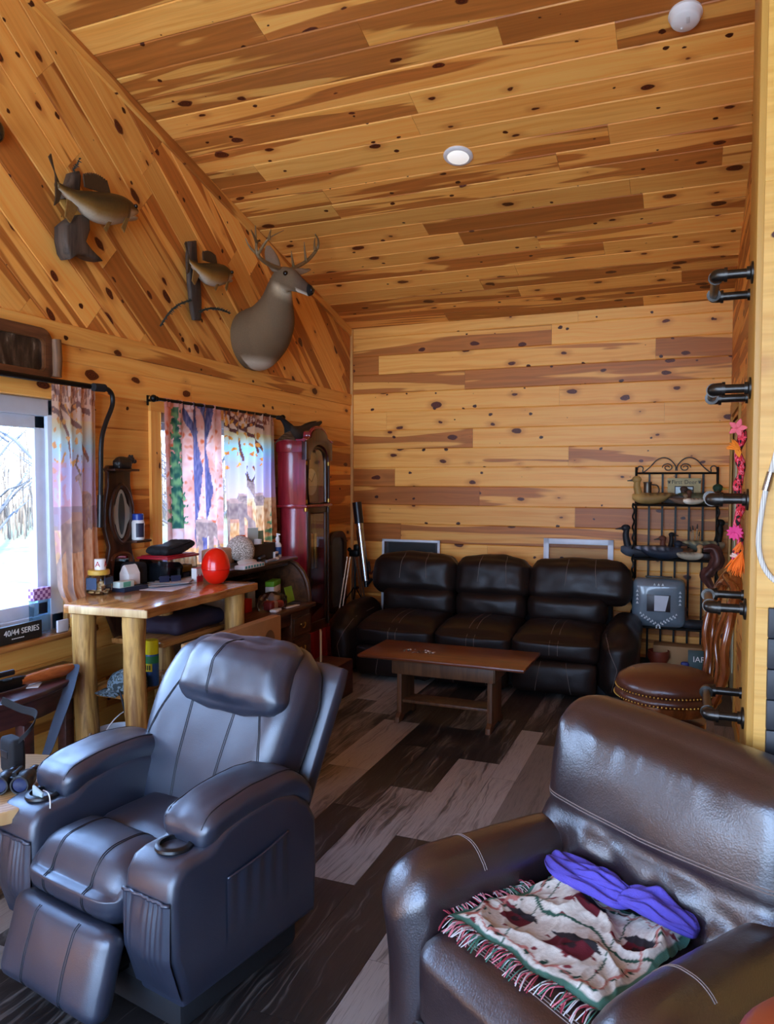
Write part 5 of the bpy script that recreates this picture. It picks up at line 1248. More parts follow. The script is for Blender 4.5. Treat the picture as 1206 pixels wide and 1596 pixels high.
def curtain(name, label, y0, y1, z0, z1, kind, folds, drape=None, x0=-2.90, nu=150, nv=240):
    def pos(u, v):
        f = folds * 2 * pi
        amp = .012 + .010 * (1 - v)
        x = x0 + amp * sin(u * f + .6 * sin(v * 3 + kind)) + (.006 * sin(u * f * 3.1) if v > .955 else 0)
        y = y0 + (y1 - y0) * u + .012 * sin(v * 5 + kind) * (1 - v); z = z0 + (z1 - z0) * v
        if drape: x, y, z = drape(x, y, z, u, v)
        return V((x, y, z))
    m = MB(); m.grid(pos, nu, nv); o = m.build(name, cm_, None, 180)
    me = o.data; a = me.color_attributes.new('col', 'FLOAT_COLOR', 'POINT'); fl_ = [0.] * (4 * len(me.vertices))
    k = 0
    for i in range(nu + 1):
        for j in range(nv + 1):
            fl_[k:k + 4] = lin(scene_print(i / nu, j / nv, kind)); k += 4
    a.data.foreach_set('color', fl_)
    return tag(o, label, 'curtain')
def drape1(x, y, z, u, v):
    t = max(0, .17 - v) / .17
    return (x + .06 * t * sin(pi * min(1, t * .8)) , y - .05 * t * u * 2 + .03 * t, z + .045 * t * t)
curtain('curtain', 'curtain printed with a grazing deer, hanging beside the bright sash window over the table corner', 2.845, 3.135, .86, 2.06, 2, 4, drape1)
curtain('curtain', 'curtain panel printed with a green pine and purple trunks, left of the white gap', 3.69, 4.275, .96, 2.075, 0, 5)
curtain('curtain', 'curtain panel printed with pale sky and standing bucks, next to the tall clock', 4.315, 4.97, 1.02, 2.065, 1, 6)
RD = thing('curtain_rod', 'black curtain rod with round finials over the three-panel wildlife print window', 'curtain rod', (-2.895, 4.33, 2.062))
m = MB(); m.tube([(0, -.72, 0), (0, .74, 0)], .010, 10); m.build('rod', M['iron'], RD)
for s in (-.74, .76): m = MB(); m.ball((0, s, 0), .022, 12); m.ball((0, s * .965, 0), .016, 10); m.build('finial', M['iron'], RD)
for s in (-.66, .68): m = MB(); m.tube([(-.105, s, 0), (0, s, 0)], .008, 8); m.box((-.102, s, 0), (.006, .03, .06), .002); m.build('bracket', M['iron'], RD)
RD2 = thing('curtain_rod', 'long black curtain rod above the bright sash window', 'curtain rod', (-2.895, 2.25, 2.075))
m = MB(); m.tube([(0, -1.0, 0), (0, .93, 0)], .014, 10); m.build('rod', M['iron'], RD2)
for s in (-.9, .86): m = MB(); m.tube([(-.105, s, 0), (0, s, 0)], .008, 8); m.box((-.102, s, 0), (.006, .03, .06), .002); m.build('bracket', M['iron'], RD2)
CK = thing('walking_cane', 'black crooked pole hooked over the end of the curtain rod', 'pole', (-2.87, 3.2, 2.09))
hk = [at(150, 604, 'X', -2.87), at(164, 605, 'X', -2.87), at(174, 614, 'X', -2.87), at(175, 632, 'X', -2.87), at(164, 662, 'X', -2.87), at(158, 690, 'X', -2.87), at(157, 750, 'X', -2.875), at(156, 822, 'X', -2.88)]
P = [p - V((-2.87, 3.2, 2.09)) for p in hk]
m = MB(); m.tube(smoothpts(P, 5), .0125, 10); m.build('shaft', M['black'], CK); m = MB(); m.tube([P[0] + V((0, -.02, 0)), P[0].lerp(P[1], .9)], .021, 12); m.build('grip', M['blackmatte'], CK)
m = MB(); m.tube([P[6].lerp(P[7], .3), P[7]], .0165, 12); m.build('sleeve', M['black'], CK)

# ---- window sill things
SI = thing('sign', 'long black sign block lettered 40/44 SERIES on the window sill', 'sign', (-2.945, 2.71, .825), 0)
m = MB(); m.box((0, -.16, .042), (.02, .47, .084), .002); m.build('block', flat('sign_black', (20, 20, 22), .5), SI)
wt = flat('sign_white', (226, 226, 222), .5)
text('lettering', '40/44 SERIES', .0385, T(.0105, -.045, .050) @ RZ(pi / 2) @ RX(pi / 2), wt, SI)
m = MB(); 
for k in range(7): m.box((.0104, -.10 + k * .0105, .021), (.0006, .007, .004))
m.build('small_lettering', wt, SI)
TBX = thing('tissue_box', 'pale blue box with a purple checked top standing on the sill against the glass', 'box', (-2.995, 2.83, .826))
m = MB(); m.box((0, 0, .085), (.04, .10, .17), .003); m.build('carton', mat_glass('blue_plastic', (.62, .82, .92), .2), TBX)
ck = NT('purple_check'); c_ = ck.n('ShaderNodeTexChecker'); ck.put(c_.inputs[0], ck.obj()); c_.inputs['Scale'].default_value = 60; c_.inputs[1].default_value = lin((206, 170, 206)); c_.inputs[2].default_value = lin((126, 70, 130)); ck.base(c_.outputs[0])
m = MB(); m.box((0, 0, .20), (.042, .11, .06), .004); m.build('top', ck.m, TBX)
STK = MB(); STK.box((0, 0, .03), (.012, .07, .06), .002); tag(STK.build('drip_card', C_(206, 196, 196), None, 35, (-2.93, 2.91, .826)), 'small white card standing on the sill below the curtain hem', 'card')

# ---- framed picture over the window
PF = thing('picture_frame', 'dark carved wood picture frame with rounded corners above the bright window', 'picture', (-2.965, 2.62, 2.205))
def rrect(w, h, r, n=6):
    out = []
    for cx, cy, a in ((w / 2 - r, h / 2 - r, 0), (-w / 2 + r, h / 2 - r, 90), (-w / 2 + r, -h / 2 + r, 180), (w / 2 - r, -h / 2 + r, 270)):
        out += [(cx + r * cos(radians(a + 90 * k / n)), cy + r * sin(radians(a + 90 * k / n))) for k in range(n + 1)]
    return out
def frame_ring(m, w, h, r, fw, t0, t1, M_):
    a = rrect(w, h, r); b = rrect(w - 2 * fw, h - 2 * fw, max(.005, r - fw)); n = len(a); t = bmesh.new()
    A = [[t.verts.new((x, y, z)) for x, y in q] for q, z in ((a, t0), (a, t1 - .004), ([(x * .985, y * .985) for x, y in a], t1), (b, t1 - .003), (b, t0))]
    for X_, Y_ in zip(A, A[1:] + A[:1]):
        for k in range(n): t.faces.new((X_[k], X_[(k + 1) % n], Y_[(k + 1) % n], Y_[k]))
    bmesh.ops.recalc_face_normals(t, faces=t.faces); m._in(t, M_)
LW = Matrix(((0, 0, 1, 0), (1, 0, 0, 0), (0, 1, 0, 0), (0, 0, 0, 1)))      # local x->Y, y->Z, z->X
m = MB(); frame_ring(m, .58, .262, .07, .05, -.03, .012, LW); m.build('frame', mat_wood('frame_walnut', (120, 76, 48), (78, 46, 28), .35, 1), PF, 50)
m = MB(); frame_ring(m, .49, .176, .04, .012, -.02, .008, LW); m.build('inner_frame', mat_wood('mid_brown', (120, 74, 42), (84, 48, 26), .35, 1), PF, 50)
pk_ = NT('old_photograph'); o_ = pk_.obj(); nn = pk_.noise(pk_.scale(o_, (1, 26, 9)), 1., 4., .6); pk_.base(pk_.ramp(nn, [(.3, lin((24, 20, 17))), (.5, lin((58, 46, 36))), (.63, lin((86, 70, 54))), (.72, lin((150, 134, 112)))])); pk_.set(Roughness=.3)
m = MB(); m.prism(rrect(.485, .17, .03), -.012, -.008, M=LW); m.build('photograph', pk_.m, PF, 0)
wob([(0.012, .305, -.10), (.014, .307, .0), (.012, .305, .085)], .026, 9).build('bark_log', mat_wood('bark_wood', (150, 104, 66), (84, 56, 36), .6, 2), PF, 60)

# ---- carved wall mirror with shelf
WM = thing('wall_mirror', 'dark carved wood wall shelf with mirror between the two curtained windows', 'mirror', (-2.965, 3.37, 1.2))
ol = [(-.105, .45), (-.085, .47), (.095, .47), (.105, .445), (.085, .43), (.085, .36), (.115, .25), (.12, .12), (.085, .02), (.10, -.04), (.125, -.10), (.13, -.30), (.105, -.36), (.07, -.42), (.045, -.49), (-.045, -.49), (-.075, -.42), (-.105, -.36), (-.13, -.30), (-.125, -.10), (-.10, -.04), (-.085, .02), (-.12, .12), (-.115, .25), (-.09, .36), (-.09, .43)]
m = MB(); m.prism(ol, -.02, .012, M=LW, r=.008); m.build('back_board', M['walnut'], WM, 50)
el = [(.075 * cos(2 * pi * k / 28) * (1 + .12 * cos(4 * pi * k / 28)), .2 + .16 * sin(2 * pi * k / 28)) for k in range(28)]
m = MB(); m.tube([(.016, x, z) for x, z in el], .014, 8, closed=True); m.build('carved_ring', M['walnut'], WM)
m = MB(); m.prism([(x * (.62 if abs(z - .2) > .04 else .85), .2 + (z - .2) * .86) for x, z in el], .013, .016, M=LW); m.build('pale_inlay', C_(150, 146, 134, .4), WM, 0)
m = MB(); m.prism([(x * .3, .2 + (z - .2) * .72) for x, z in el], .016, .019, M=LW); m.build('dark_inlay', C_(52, 58, 56, .3), WM, 0)
m = MB(); arch = [(-.075, -.21), (.075, -.21), (.075, -.055)] + [(.075 * cos(pi * k / 10), -.055 + .035 * sin(pi * k / 10)) for k in range(1, 10)] + [(-.075, -.055)]
m.tube([(.014, x, z) for x, z in arch], .013, 8, closed=True); m.build('mirror_frame', mat_wood('red_walnut', (104, 54, 30), (66, 32, 18), .3, 2), WM)
m = MB(); m.prism(arch, .012, .0145, M=LW); m.build('mirror_glass', flat('silvered_glass', (210, 214, 214), .03, 1., var=0), WM, 0)
m = MB(); m.box((.045, .095, .043), (.10, .13, .014), .004); m.box((.03, -.0, .445), (.07, .20, .014), .004); m.build('shelf', M['walnut'], WM)
VB = thing('vitamin_bottle', 'white bottle with dark blue cap and label on the little carved shelf', 'bottle', (-2.912, 3.462, 1.2505))
m = MB(); m.lathe([(0, 0), (.032, 0), (.035, .006), (.035, .10), (.030, .112), (0, .112)], seg=24); m.build('body', M['white'], VB)
m = MB(); m.lathe([(0, .112), (.031, .112), (.031, .145), (.028, .148), (0, .148)], seg=24); m.build('cap', C_(30, 60, 150, .35), VB)
m = MB(); m.grid(lambda u, v: (.0358 * cos(-1.2 + u * 1.4), .0358 * sin(-1.2 + u * 1.4), .015 + v * .08), 12, 2); m.build('label', C_(36, 38, 60), VB)
BF = MB(); BF.soft((0, 0, .03), (.055, .12, .055), r=.025, n=8, bulge=(0, 0, .01), wr=.006, wf=30); BF.ball((.0, .065, .05), .024, 12); BF.ball((.012, .085, .042), .012, 8); BF.ball((0, .058, .073), .007, 6); BF.ball((.014, .062, .072), .007, 6)
for y in (-.04, .035): BF.box((.0, y, .012), (.045, .022, .024), .006)
tag(BF.build('bear_figurine', flat('dark_resin', (36, 32, 30), .35), None, 60, (-2.935, 3.37, 1.6525)), 'small dark bear figurine on top of the carved wall mirror', 'figurine')

# ---- grandfather clock
GC_ = thing('grandfather_clock', 'tall cherry-red grandfather clock with arched hood against the left wall', 'clock', (-2.835, 5.325, 0))
CH = M['cherry']; gl = M['glass']
m = MB(); m.box((0, 0, .2), (.26, .44, .40), .006); m.box((0, 0, .05), (.28, .46, .10), .01); m.build('base', CH, GC_)
m = MB(); m.box((-.109, 0, .89), (.012, .38, .98))
for s in (-1, 1): m.box((0, .184 * s, .89), (.23, .012, .98), .003)
m.build('waist', CH, GC_)
m = MB(); m.box((0, 0, 1.385), (.27, .45, .022), .006); m.build('waist_moulding', CH, GC_)
m = MB(); m.box((.112, 0, .43), (.014, .30, .08), .003); m.box((.112, 0, 1.35), (.014, .30, .05), .003)
for s in (-1, 1): m.box((.112, .14 * s, .89), (.014, .035, .90), .004)
dr = m.build('door', M['walnut'], GC_); m = MB(); m.box((.112, 0, .89), (.003, .25, .86)); m.build('door_glass', gl, dr, 0)
m = MB()
for s in (-1, 1): m.lathe([(.011, .42), (.014, .44), (.010, .47), (.010, 1.31), (.014, 1.34), (.011, 1.37)], (.118, .175 * s, 0), 12)
m.build('column', M['walnut'], GC_)
m = MB(); m.tube([(.03, 0, 1.36), (.03, 0, .78)], .003, 6); m.lathe([(0, -.004), (.055, -.004), (.06, 0), (.055, .004), (0, .004)], M=T(.035, 0, .76) @ RY(pi / 2), seg=28); m.build('pendulum', M['brass'], GC_)
for y in (-.06, .0, .06):
    m = MB(); m.tube([(.06, y, 1.36), (.06, y, 1.17)], .0012, 5); m.lathe([(0, .88), (.014, .88), (.017, .89), (.017, 1.15), (.014, 1.16), (0, 1.165)], (.06, y, 0), 16); m.build('weight', M['brass'], GC_)
# hood
m = MB(); m.box((-.115, 0, 1.635), (.012, .42, .48))
for s in (-1, 1): m.box((0, .205 * s, 1.635), (.24, .012, .48), .003)
m.build('hood', CH, GC_)
for s in (-1, 1):
    m = MB(); m.box((.0, .212 * s, 1.845), (.26, .02, .09), .004); m.box((0, .218 * s, 1.892), (.285, .035, .014), .005); m.build('cornice', CH, GC_)
m = MB(); pa = [(-.225, 1.74), (-.155, 1.74)] + [(-.155 * cos(pi * k / 14), 1.74 + .12 * sin(pi * k / 14)) for k in range(1, 14)] + [(.155, 1.74), (.225, 1.74), (.225, 1.875), (.235, 1.885), (.17, 1.90)] + [(.14 * cos(pi * k / 14), 1.91 + .075 * sin(pi * k / 14)) for k in range(0, 15)] + [(-.17, 1.90), (-.235, 1.885), (-.225, 1.875)]
m.prism(pa, .095, .135, M=LW, r=.004); m.build('pediment', mat_wood('cherry_shaded', (74, 20, 16), (46, 10, 9), .3, 2, 1., coat=.2), GC_, 40)  # darker copy of the cherry, shade of the clock front in its colour
m = MB(); m.tube([(.118, y, z) for y, z in [(-.235, 1.89), (-.17, 1.905)] + [(-.145 * cos(pi * k / 16), 1.915 + .08 * sin(pi * k / 16)) for k in range(17)] + [(.17, 1.905), (.235, 1.89)]], .014, 8); m.box((0, 0, 1.93), (.22, .28, .07), .03); m.build('arched_top', CH, GC_)
m = MB(); ar = [(-.15, 1.40), (.15, 1.40), (.15, 1.74)] + [(.15 * cos(pi * k / 14), 1.74 + .105 * sin(pi * k / 14)) for k in range(1, 14)] + [(-.15, 1.74)]
m.tube([(.105, y, z) for y, z in ar], .017, 8, closed=True); dr = m.build('dial_door', M['walnut'], GC_); m = MB(); m.prism(ar, .108, .110, M=LW); m.build('dial_glass', gl, dr, 0)
m = MB(); m.prism([(y * .88, 1.41 + (z - 1.40) * .95) for y, z in ar], .05, .055, M=LW); m.build('dial', flat('dial_gold', (156, 130, 72), .35, .6), GC_, 0)
m = MB(); m.lathe([(.085, 0), (.105, 0), (.105, .003), (.085, .003)], M=T(.056, 0, 1.57) @ RY(pi / 2), seg=36); m.build('chapter_ring', C_(206, 190, 146, .4), GC_, 0)
for a, l in ((50, .09), (150, .06)): m = MB(); m.tube([(.062, 0, 1.57), (.062, l * cos(radians(a)), 1.57 + l * sin(radians(a)))], .0028, 6); m.build('hand', M['black'], GC_)
for s in (-1, 1):
    for z0_, z1_ in ((1.40, 1.735),):
        m = MB(); m.lathe([(.012, z0_), (.013, z0_ + .03), (.010, z0_ + .045), (.010, z1_ - .045), (.013, z1_ - .03), (.012, z1_)], (.112, .195 * s, 0), 12); m.build('hood_column', M['walnut'], GC_)
        for z in (z0_ + .02, z1_ - .02, 1.36):
            m = MB(); m.lathe([(.0145, z - .015), (.0155, z), (.0145, z + .015)], (.112, .195 * s, 0), 12); m.build('brass_collar', M['brass'], GC_)

# ---- bird mount on the clock
oB = V((-2.83, 5.17, 1.99))
BD = thing('bird_mount', 'grey-brown mounted game bird with outstretched neck on top of the clock', 'bird mount', oB)
def B_(px, py, x): return at(px, py, 'X', x) - oB
fe_ = painted_mat('feathers', .8, .35, (120, 120, 120))
ctr = [(B_(500, 658, -2.86), .012), (B_(484, 668, -2.85), .04), (B_(468, 676, -2.84), .062), (B_(456, 676, -2.83), .062), (B_(449, 665, -2.83), .034), (B_(443, 657, -2.83), .02), (B_(438, 652, -2.83), .016), (B_(434, 651, -2.83), .017), (B_(431, 652, -2.83), .007)]
P = smoothpts([c for c, r in ctr], 5); R_ = [p.x for p in smoothpts([V((r, 0, 0)) for c, r in ctr], 5)]
m = MB(); m.tube(P, R_, 14); b = m.build('body', fe_, BD, 180); paint(b, lambda p: (62, 54, 46) if p.y > -.12 else (34, 32, 30))
def wing(tip, root0, root1, mid, spots):
    m = MB(); t, a, b2, c = V(tip), V(root0), V(root1), V(mid)
    m.grid(lambda u, v: (a.lerp(b2, u)).lerp(c.lerp(t, .5 + (u - .5) * .1), v) .lerp(t, v * v * .6) + V((.004 * sin(u * 40), 0, .02 * sin(pi * v))), 16, 14)
    w_ = m.build('wing', fe_, BD, 180); paint(w_, lambda p: lerp3((74, 62, 50), (176, 160, 136), spots * (.5 + .5 * sin(p.y * 260) * sin(p.z * 300)))); return w_
wing(B_(425, 694, -2.74), B_(452, 672, -2.79), B_(462, 688, -2.76), B_(440, 684, -2.76), .75); wing(B_(498, 654, -2.92), B_(462, 668, -2.88), B_(480, 680, -2.84), B_(484, 664, -2.9), .1)
m = MB(); m.tube([B_(470, 682, -2.835), B_(470, 690, -2.835) - V((0, 0, .035))], .012, 8); m.box(B_(470, 690, -2.835) - V((0, 0, .028)), (.12, .16, .02), .01); m.build('perch', drift, BD)

# ---- telescope on tripod, leaning frame, window screens
oT = V((-2.79, 6.22, 0))
TE = thing('telescope', 'silver telescope with a black dew shield on a tripod in the back left corner', 'telescope', oT)
t0, t1 = at(556, 783, 'Y', 6.2) - oT, at(570, 905, 'Y', 6.16) - oT
m = MB(); m.tube([t0.lerp(t1, .25), t1], .034, 20); m.build('tube', M['chrome'], TE)
m = MB(); m.tube([t0, t0.lerp(t1, .27)], .042, 20); m.build('dew_shield', M['black'], TE); m = MB(); m.tube([t1, t1.lerp(t0, -.08)], .02, 12); m.tube([t1.lerp(t0, -.06), t1.lerp(t0, -.06) + V((.06, -.02, .06))], .014, 10); m.build('eyepiece', M['black'], TE)
m = MB(); m.tube([t1.lerp(t0, .12) + V((.05, 0, 0)), t1.lerp(t0, .25) + V((.05, 0, 0))], .011, 10); m.build('finder', M['black'], TE)
hd = at(553, 862, 'Y', 6.22) - oT
m = MB(); m.box(hd, (.09, .08, .06), .012); m.box(hd + V((.02, 0, .05)), (.05, .06, .06), .012); m.ball(hd + V((-.055, 0, .03)), .02, 10); m.build('mount_head', M['iron'], TE)
TL = ((-.11, -.14, -.13, -.20), (.07, -.06, .05, .22), (-.08, .14, -.14, .22))
for dx, dy, fx, fy in TL:
    a = hd + V((dx * .35, dy * .35, -.03)); b2 = V((fx, fy, .03)); m = MB()
    for k in (-.014, .014): m.tube([a + V((k, 0, 0)), a.lerp(b2, .62) + V((k, 0, 0))], .0085, 8)
    lg = m.build('leg', flat('copper_tube', (150, 112, 86), .3, .6), TE); m = MB(); m.tube([a.lerp(b2, .56), b2], .008, 8); m.ball(b2, .018, 8); m.box(a.lerp(b2, .6), (.035, .025, .05), .006); m.build('leg_extension', M['black'], lg)
m = MB()
for dx, dy, fx, fy in TL: m.tube([hd + V((0, 0, -.30)), (hd + V((dx * .35, dy * .35, -.03))).lerp(V((fx, fy, .03)), .5)], .006, 6)
m.tube([hd, hd + V((0, 0, -.32))], .012, 8); m.build('spreader', M['iron'], TE)
LF = thing('leaning_frame', 'dark wood frame with rounded top leaning on the wall behind the clock', 'frame', (-2.955, 6.17, .38))
m = MB(); frame_ring(m, .36, .74, .12, .055, -.02, .012, T(0, 0, .37) @ LW); m.build('frame', M['walnut'], LF, 50)
m = MB(); m.prism(rrect(.26, .63, .08), -.015, -.01, M=T(0, 0, .37) @ LW); m.build('panel', flat('blue_grey_panel', (92, 100, 106), .5, var=.5, vs=9), LF, 0)
mesh_m = NT('screen_mesh'); tr = mesh_m.n('ShaderNodeBsdfTransparent'); mx = mesh_m.n('ShaderNodeMixShader'); mx.inputs[0].default_value = .62; mesh_m.base(lin((40, 40, 40))); mesh_m.t.links.new(tr.outputs[0], mx.inputs[1]); mesh_m.t.links.new(mesh_m.b.outputs[0], mx.inputs[2]); mesh_m.t.links.new(mx.outputs[0], mesh_m.out.inputs[0])
mesh_l = NT('pale_screen_mesh'); tr = mesh_l.n('ShaderNodeBsdfTransparent'); mx = mesh_l.n('ShaderNodeMixShader'); mx.inputs[0].default_value = .16; mesh_l.base(lin((90, 84, 80))); mesh_l.t.links.new(tr.outputs[0], mx.inputs[1]); mesh_l.t.links.new(mesh_l.b.outputs[0], mx.inputs[2]); mesh_l.t.links.new(mx.outputs[0], mesh_l.out.inputs[0])
def screen(label, xa, xb, zt_, y, fw, seeds=0, zb=.12, mm_=None):
    r_ = thing('window_screen', label, 'window screen', ((xa + xb) / 2, y, zb)); w_ = xb - xa; h = zt_ - zb; Ml = RX(-.04); m = MB()
    for c, s in (((0, 0, h - fw / 2), (w_, .014, fw)), ((0, 0, fw / 2), (w_, .014, fw)), ((-w_ / 2 + fw / 2, 0, h / 2), (fw, .014, h)), ((w_ / 2 - fw / 2, 0, h / 2), (fw, .014, h))): m.box(c, s, .002, M=Ml)
    m.build('frame', M['vinyl'], r_); m = MB(); m.box((0, 0, h / 2), (w_ - 2 * fw, .002, h - 2 * fw), M=Ml); m.build('mesh', (mm_ or mesh_m).m, r_, 0); return r_
screen('outer white window screen of the pair behind the left end of the sofa', -2.665, -2.10, 1.034, 6.50, .022)
screen('inner white window screen nested in the pair behind the left end of the sofa', -2.635, -2.13, 1.022, 6.535, .022)
screen('wide-framed white window screen behind the right end of the sofa', -1.165, -.585, 1.084, 6.51, .046, mm_=mesh_l)

# ---- wrought-iron baker's rack with decoys
oR = V((-.105, 6.37, 0)); IR = M['iron']
RK = thing('bakers_rack', "black wrought-iron baker's rack with scroll top in the back right corner", 'rack', oR)
for sx in (-1, 1):
    m = MB(); x = .305 * sx
    m.tube([(x * (1 if sx > 0 else 1.), .14, 0), (x, .14, 1.69)], .010, 8); m.build('post', IR, RK)
    m = MB(); tw_ = [(x + .006 * cos(i * .9), -.14 + .006 * sin(i * .9), i * .012) for i in range(0, 118)]; m.tube(tw_, .0075, 6); m.build('post', IR, RK)
m = MB(); m.tube([(-.305, .14, 1.64), (.305, .14, 1.64)], .008, 8); m.build('top_rail', IR, RK)
def scroll(sx):
    pts = [(.305 * sx, .14, 1.66)]
    pts = [V((sx * (.275 - .022 * cos(a)), .14, 1.675 + .022 * sin(a))) for a in [k * .5 for k in range(-1, 8)]][::-1] + [V((sx * x, .14, z)) for x, z in ((.25, 1.648), (.20, 1.69), (.15, 1.745), (.10, 1.765), (.05, 1.75), (.008, 1.70), (.006, 1.66))]
    m = MB(); m.tube(smoothpts(pts, 4), .0045, 6); m.tube(smoothpts([V((sx * (.065 + (.042 - .006 * k * .3) * cos(k * .55)), .14, 1.685 + (.034 - .005 * k * .3) * sin(k * .55))) for k in range(18)], 3), .004, 6); m.build('scroll', IR, RK)
scroll(-1); scroll(1)
for zs in (1.39, .965, .43, .12):
    m = MB()
    for y in (-.14, .14): m.tube([(-.305, y, zs), (.305, y, zs)], .008, 8)
    for x in (-.305, .305): m.tube([(x, -.14, zs), (x, .14, zs)], .008, 8)
    for k in range(1, 8): m.tube([(-.305, -.14 + .035 * k, zs), (.305, -.14 + .035 * k, zs)], .004, 6)
    m.build('shelf', IR, RK)
for k in range(5): m = MB(); m.box((-.203 + k * .101, .145, .88), (.016, .005, 1.52)); m.build('back_slat', IR, RK)
def duck(name, label, loc, rz, L, cols, up=0., neck=.3, head=1., grp=None, bill=(60, 54, 46), fat=1.):
    """Carved decoy: cols = body, breast, head, back marks."""
    L *= 1.22; fat *= 1.05; neck *= 1.1; cols = [c_ and tuple(min(255, v * 1.25 + 6) for v in c_) for c_ in cols]
    r_ = thing(name, label, 'decoy', loc, rz, grp)
    body, breast, hd_, mark = cols; mark = mark or body
    st_ = [(-.50, .02, .02, .10), (-.40, .08, .05, .09), (-.22, .15, .11, .03), (0, .185, .135, 0), (.2, .18, .135, -.0), (.36, .13, .11, .015), (.46, .06, .06, .04)]
    m = MB(); rings = [[V((t * L, w * L * fat * cos(2 * pi * k / 16), max(-.13 * L, dz * L + h * L * sin(2 * pi * k / 16)) + .13 * L)) for k in range(16)] for t, w, h, dz in st_]
    m.loft(loft_smooth(rings, 4)); b = m.build('body', painted_mat('decoy_paint', .5, .18, (150, 150, 150)), r_, 180)
    paint(b, lambda p: lerp3(body, breast, (p.x / L - .15) * 6) if p.z < .2 * L or p.x > .2 * L else lerp3(body, mark, .5 + .5 * sin(p.x / L * 40)))
    hx, hz = (.34 + .06 * up) * L, (.30 + neck * .5) * L
    m = MB(); m.tube(smoothpts([(.30 * L, 0, .18 * L), (.36 * L, 0, hz * .75), (hx, 0, hz)], 4), [.085 * L * head * (1 - .3 * i / 8) for i in range(9)], 10); m.ball((hx + .025 * L, 0, hz + .03 * L), .085 * L * head, 14, sz=(1.2, .85, .95)); h_ = m.build('head', painted_mat('decoy_head', .45, .12, (150, 150, 150)), r_, 180); paint(h_, lambda p: hd_)
    m = MB(); m.loft([[V((hx + a * L, w * L * cos(2 * pi * k / 10), hz + .02 * L + zz * L + h * L * sin(2 * pi * k / 10))) for k in range(10)] for a, w, h, zz in ((.10, .035, .035, 0), (.17, .03, .02, -.012), (.24, .03, .010, -.02))]); m.build('bill', flat('bill_%d' % bill[0], bill, .4), r_, 60)
    return r_
RY_ = 6.33
def dx(px, y=RY_): return at(px, 760, 'Y', y).x
duck('duck_decoy', 'speckled tan hen decoy at the left end of the top rack shelf', (dx(1018), RY_ - .08, 1.399), pi, .27, ((112, 88, 50), (150, 118, 66), (128, 102, 56), (60, 44, 26)), 0, .45, 1.1)
MG = thing('pewter_mug', 'small pewter tankard behind the tan hen decoy', 'mug', (dx(1009, 6.42), 6.42, 1.399))
pw = flat('pewter', (112, 104, 92), .35, .9)
m = MB(); m.lathe([(0, 0), (.040, 0), (.032, .04), (.030, .15), (.034, .17), (.030, .17), (.027, .01), (0, .01)], seg=24); m.build('body', pw, MG, 50); m = MB(); m.tube(smoothpts([(.03, 0, .15), (.075, 0, .14), (.085, 0, .09), (.035, 0, .04)], 5), .006, 8); m.build('handle', pw, MG)
duck('duck_decoy', 'dark slate duck decoy in the middle of the top rack shelf, left of the sign', (dx(1043), RY_ + .02, 1.399), .15, .24, ((62, 58, 56), (96, 92, 92), (54, 40, 32), (40, 38, 38)), 0, .12)
duck('duck_decoy', 'small brown duck decoy with white cheek in front of the sign', (dx(1061), RY_ - .09, 1.399), .4, .15, ((92, 72, 58), (120, 96, 78), (70, 44, 32), None), 0, .3, 1.2)
duck('duck_decoy', 'green-headed drake decoy at the right end of the top rack shelf', (dx(1092), RY_ - .02, 1.399), -.1, .27, ((70, 66, 46), (118, 110, 92), (30, 48, 34), (40, 52, 40)), 0, .1, 1.15, bill=(196, 166, 60))
duck('duck_decoy', 'grey and white duck decoy beneath the green-headed drake', (dx(1083), RY_ - .12, 1.399), pi + .1, .15, ((150, 140, 122), (196, 190, 176), (110, 90, 70), (70, 64, 54)), 0, .05)
SGN = thing('plaque', 'weathered plaque reading First Deer with a small picture, on the top rack shelf', 'plaque', (dx(1066, 6.44), 6.44, 1.41))
m = MB(); m.prism([(-.12, 0), (.12, 0), (.125, .19), (-.125, .19)], -.008, .008, M=PXZ, r=.003); m.build('board', flat('weathered_board', (178, 166, 120), .6, var=.3, vs=40), SGN)
text('lettering', 'First Deer', .045, T(0, -.0085, .158) @ RX(pi / 2), flat('sign_ink', (26, 22, 18), .6), SGN)
m = MB(); m.box((0, -.01, .07), (.14, .006, .115), .001); m.build('picture_border', M['black'], SGN); m = MB(); m.box((0, -.0135, .07), (.125, .002, .10)); m.build('picture', flat('pale_photo', (166, 190, 194), .3, var=.35, vs=22), SGN, 0)
for s in (-1, 1):
    m = MB(); m.ball((s * .112, -.009, .155), .009, 10, sz=(1, .2, .8))
    for k in range(3): m.ball((s * .112 + (k - 1) * .008, -.009, .166), .004, 8, sz=(1, .3, 1))
    m.build('paw_mark', M['black'], SGN)
Z2 = .974
duck('loon_decoy', 'black loon decoy with raised head at the left end of the middle rack shelf', (dx(1004), RY_ - .05, Z2), pi, .30, ((28, 30, 34), (52, 60, 70), (24, 25, 28), None), 0, .55, .95, bill=(30, 30, 32), fat=.9)
duck('loon_decoy', 'white-speckled black loon decoy lying low on the middle rack shelf', (dx(1030), RY_ - .11, Z2), .05, .30, ((24, 30, 40), (40, 44, 52), (22, 26, 34), (120, 130, 140)), 0, .0, .9, bill=(36, 38, 40))
duck('loon_decoy', 'small dark loon decoy behind the white-speckled one', (dx(1030, 6.43), 6.43, Z2), .3, .20, ((40, 36, 32), (60, 52, 46), (26, 24, 24), None), 0, .7)
duck('duck_decoy', 'reddish brown slim duck decoy in the centre of the middle rack shelf', (dx(1056), RY_ + .0, Z2), pi + .2, .24, ((104, 70, 46), (150, 116, 80), (76, 40, 28), (60, 44, 32)), 0, .35)
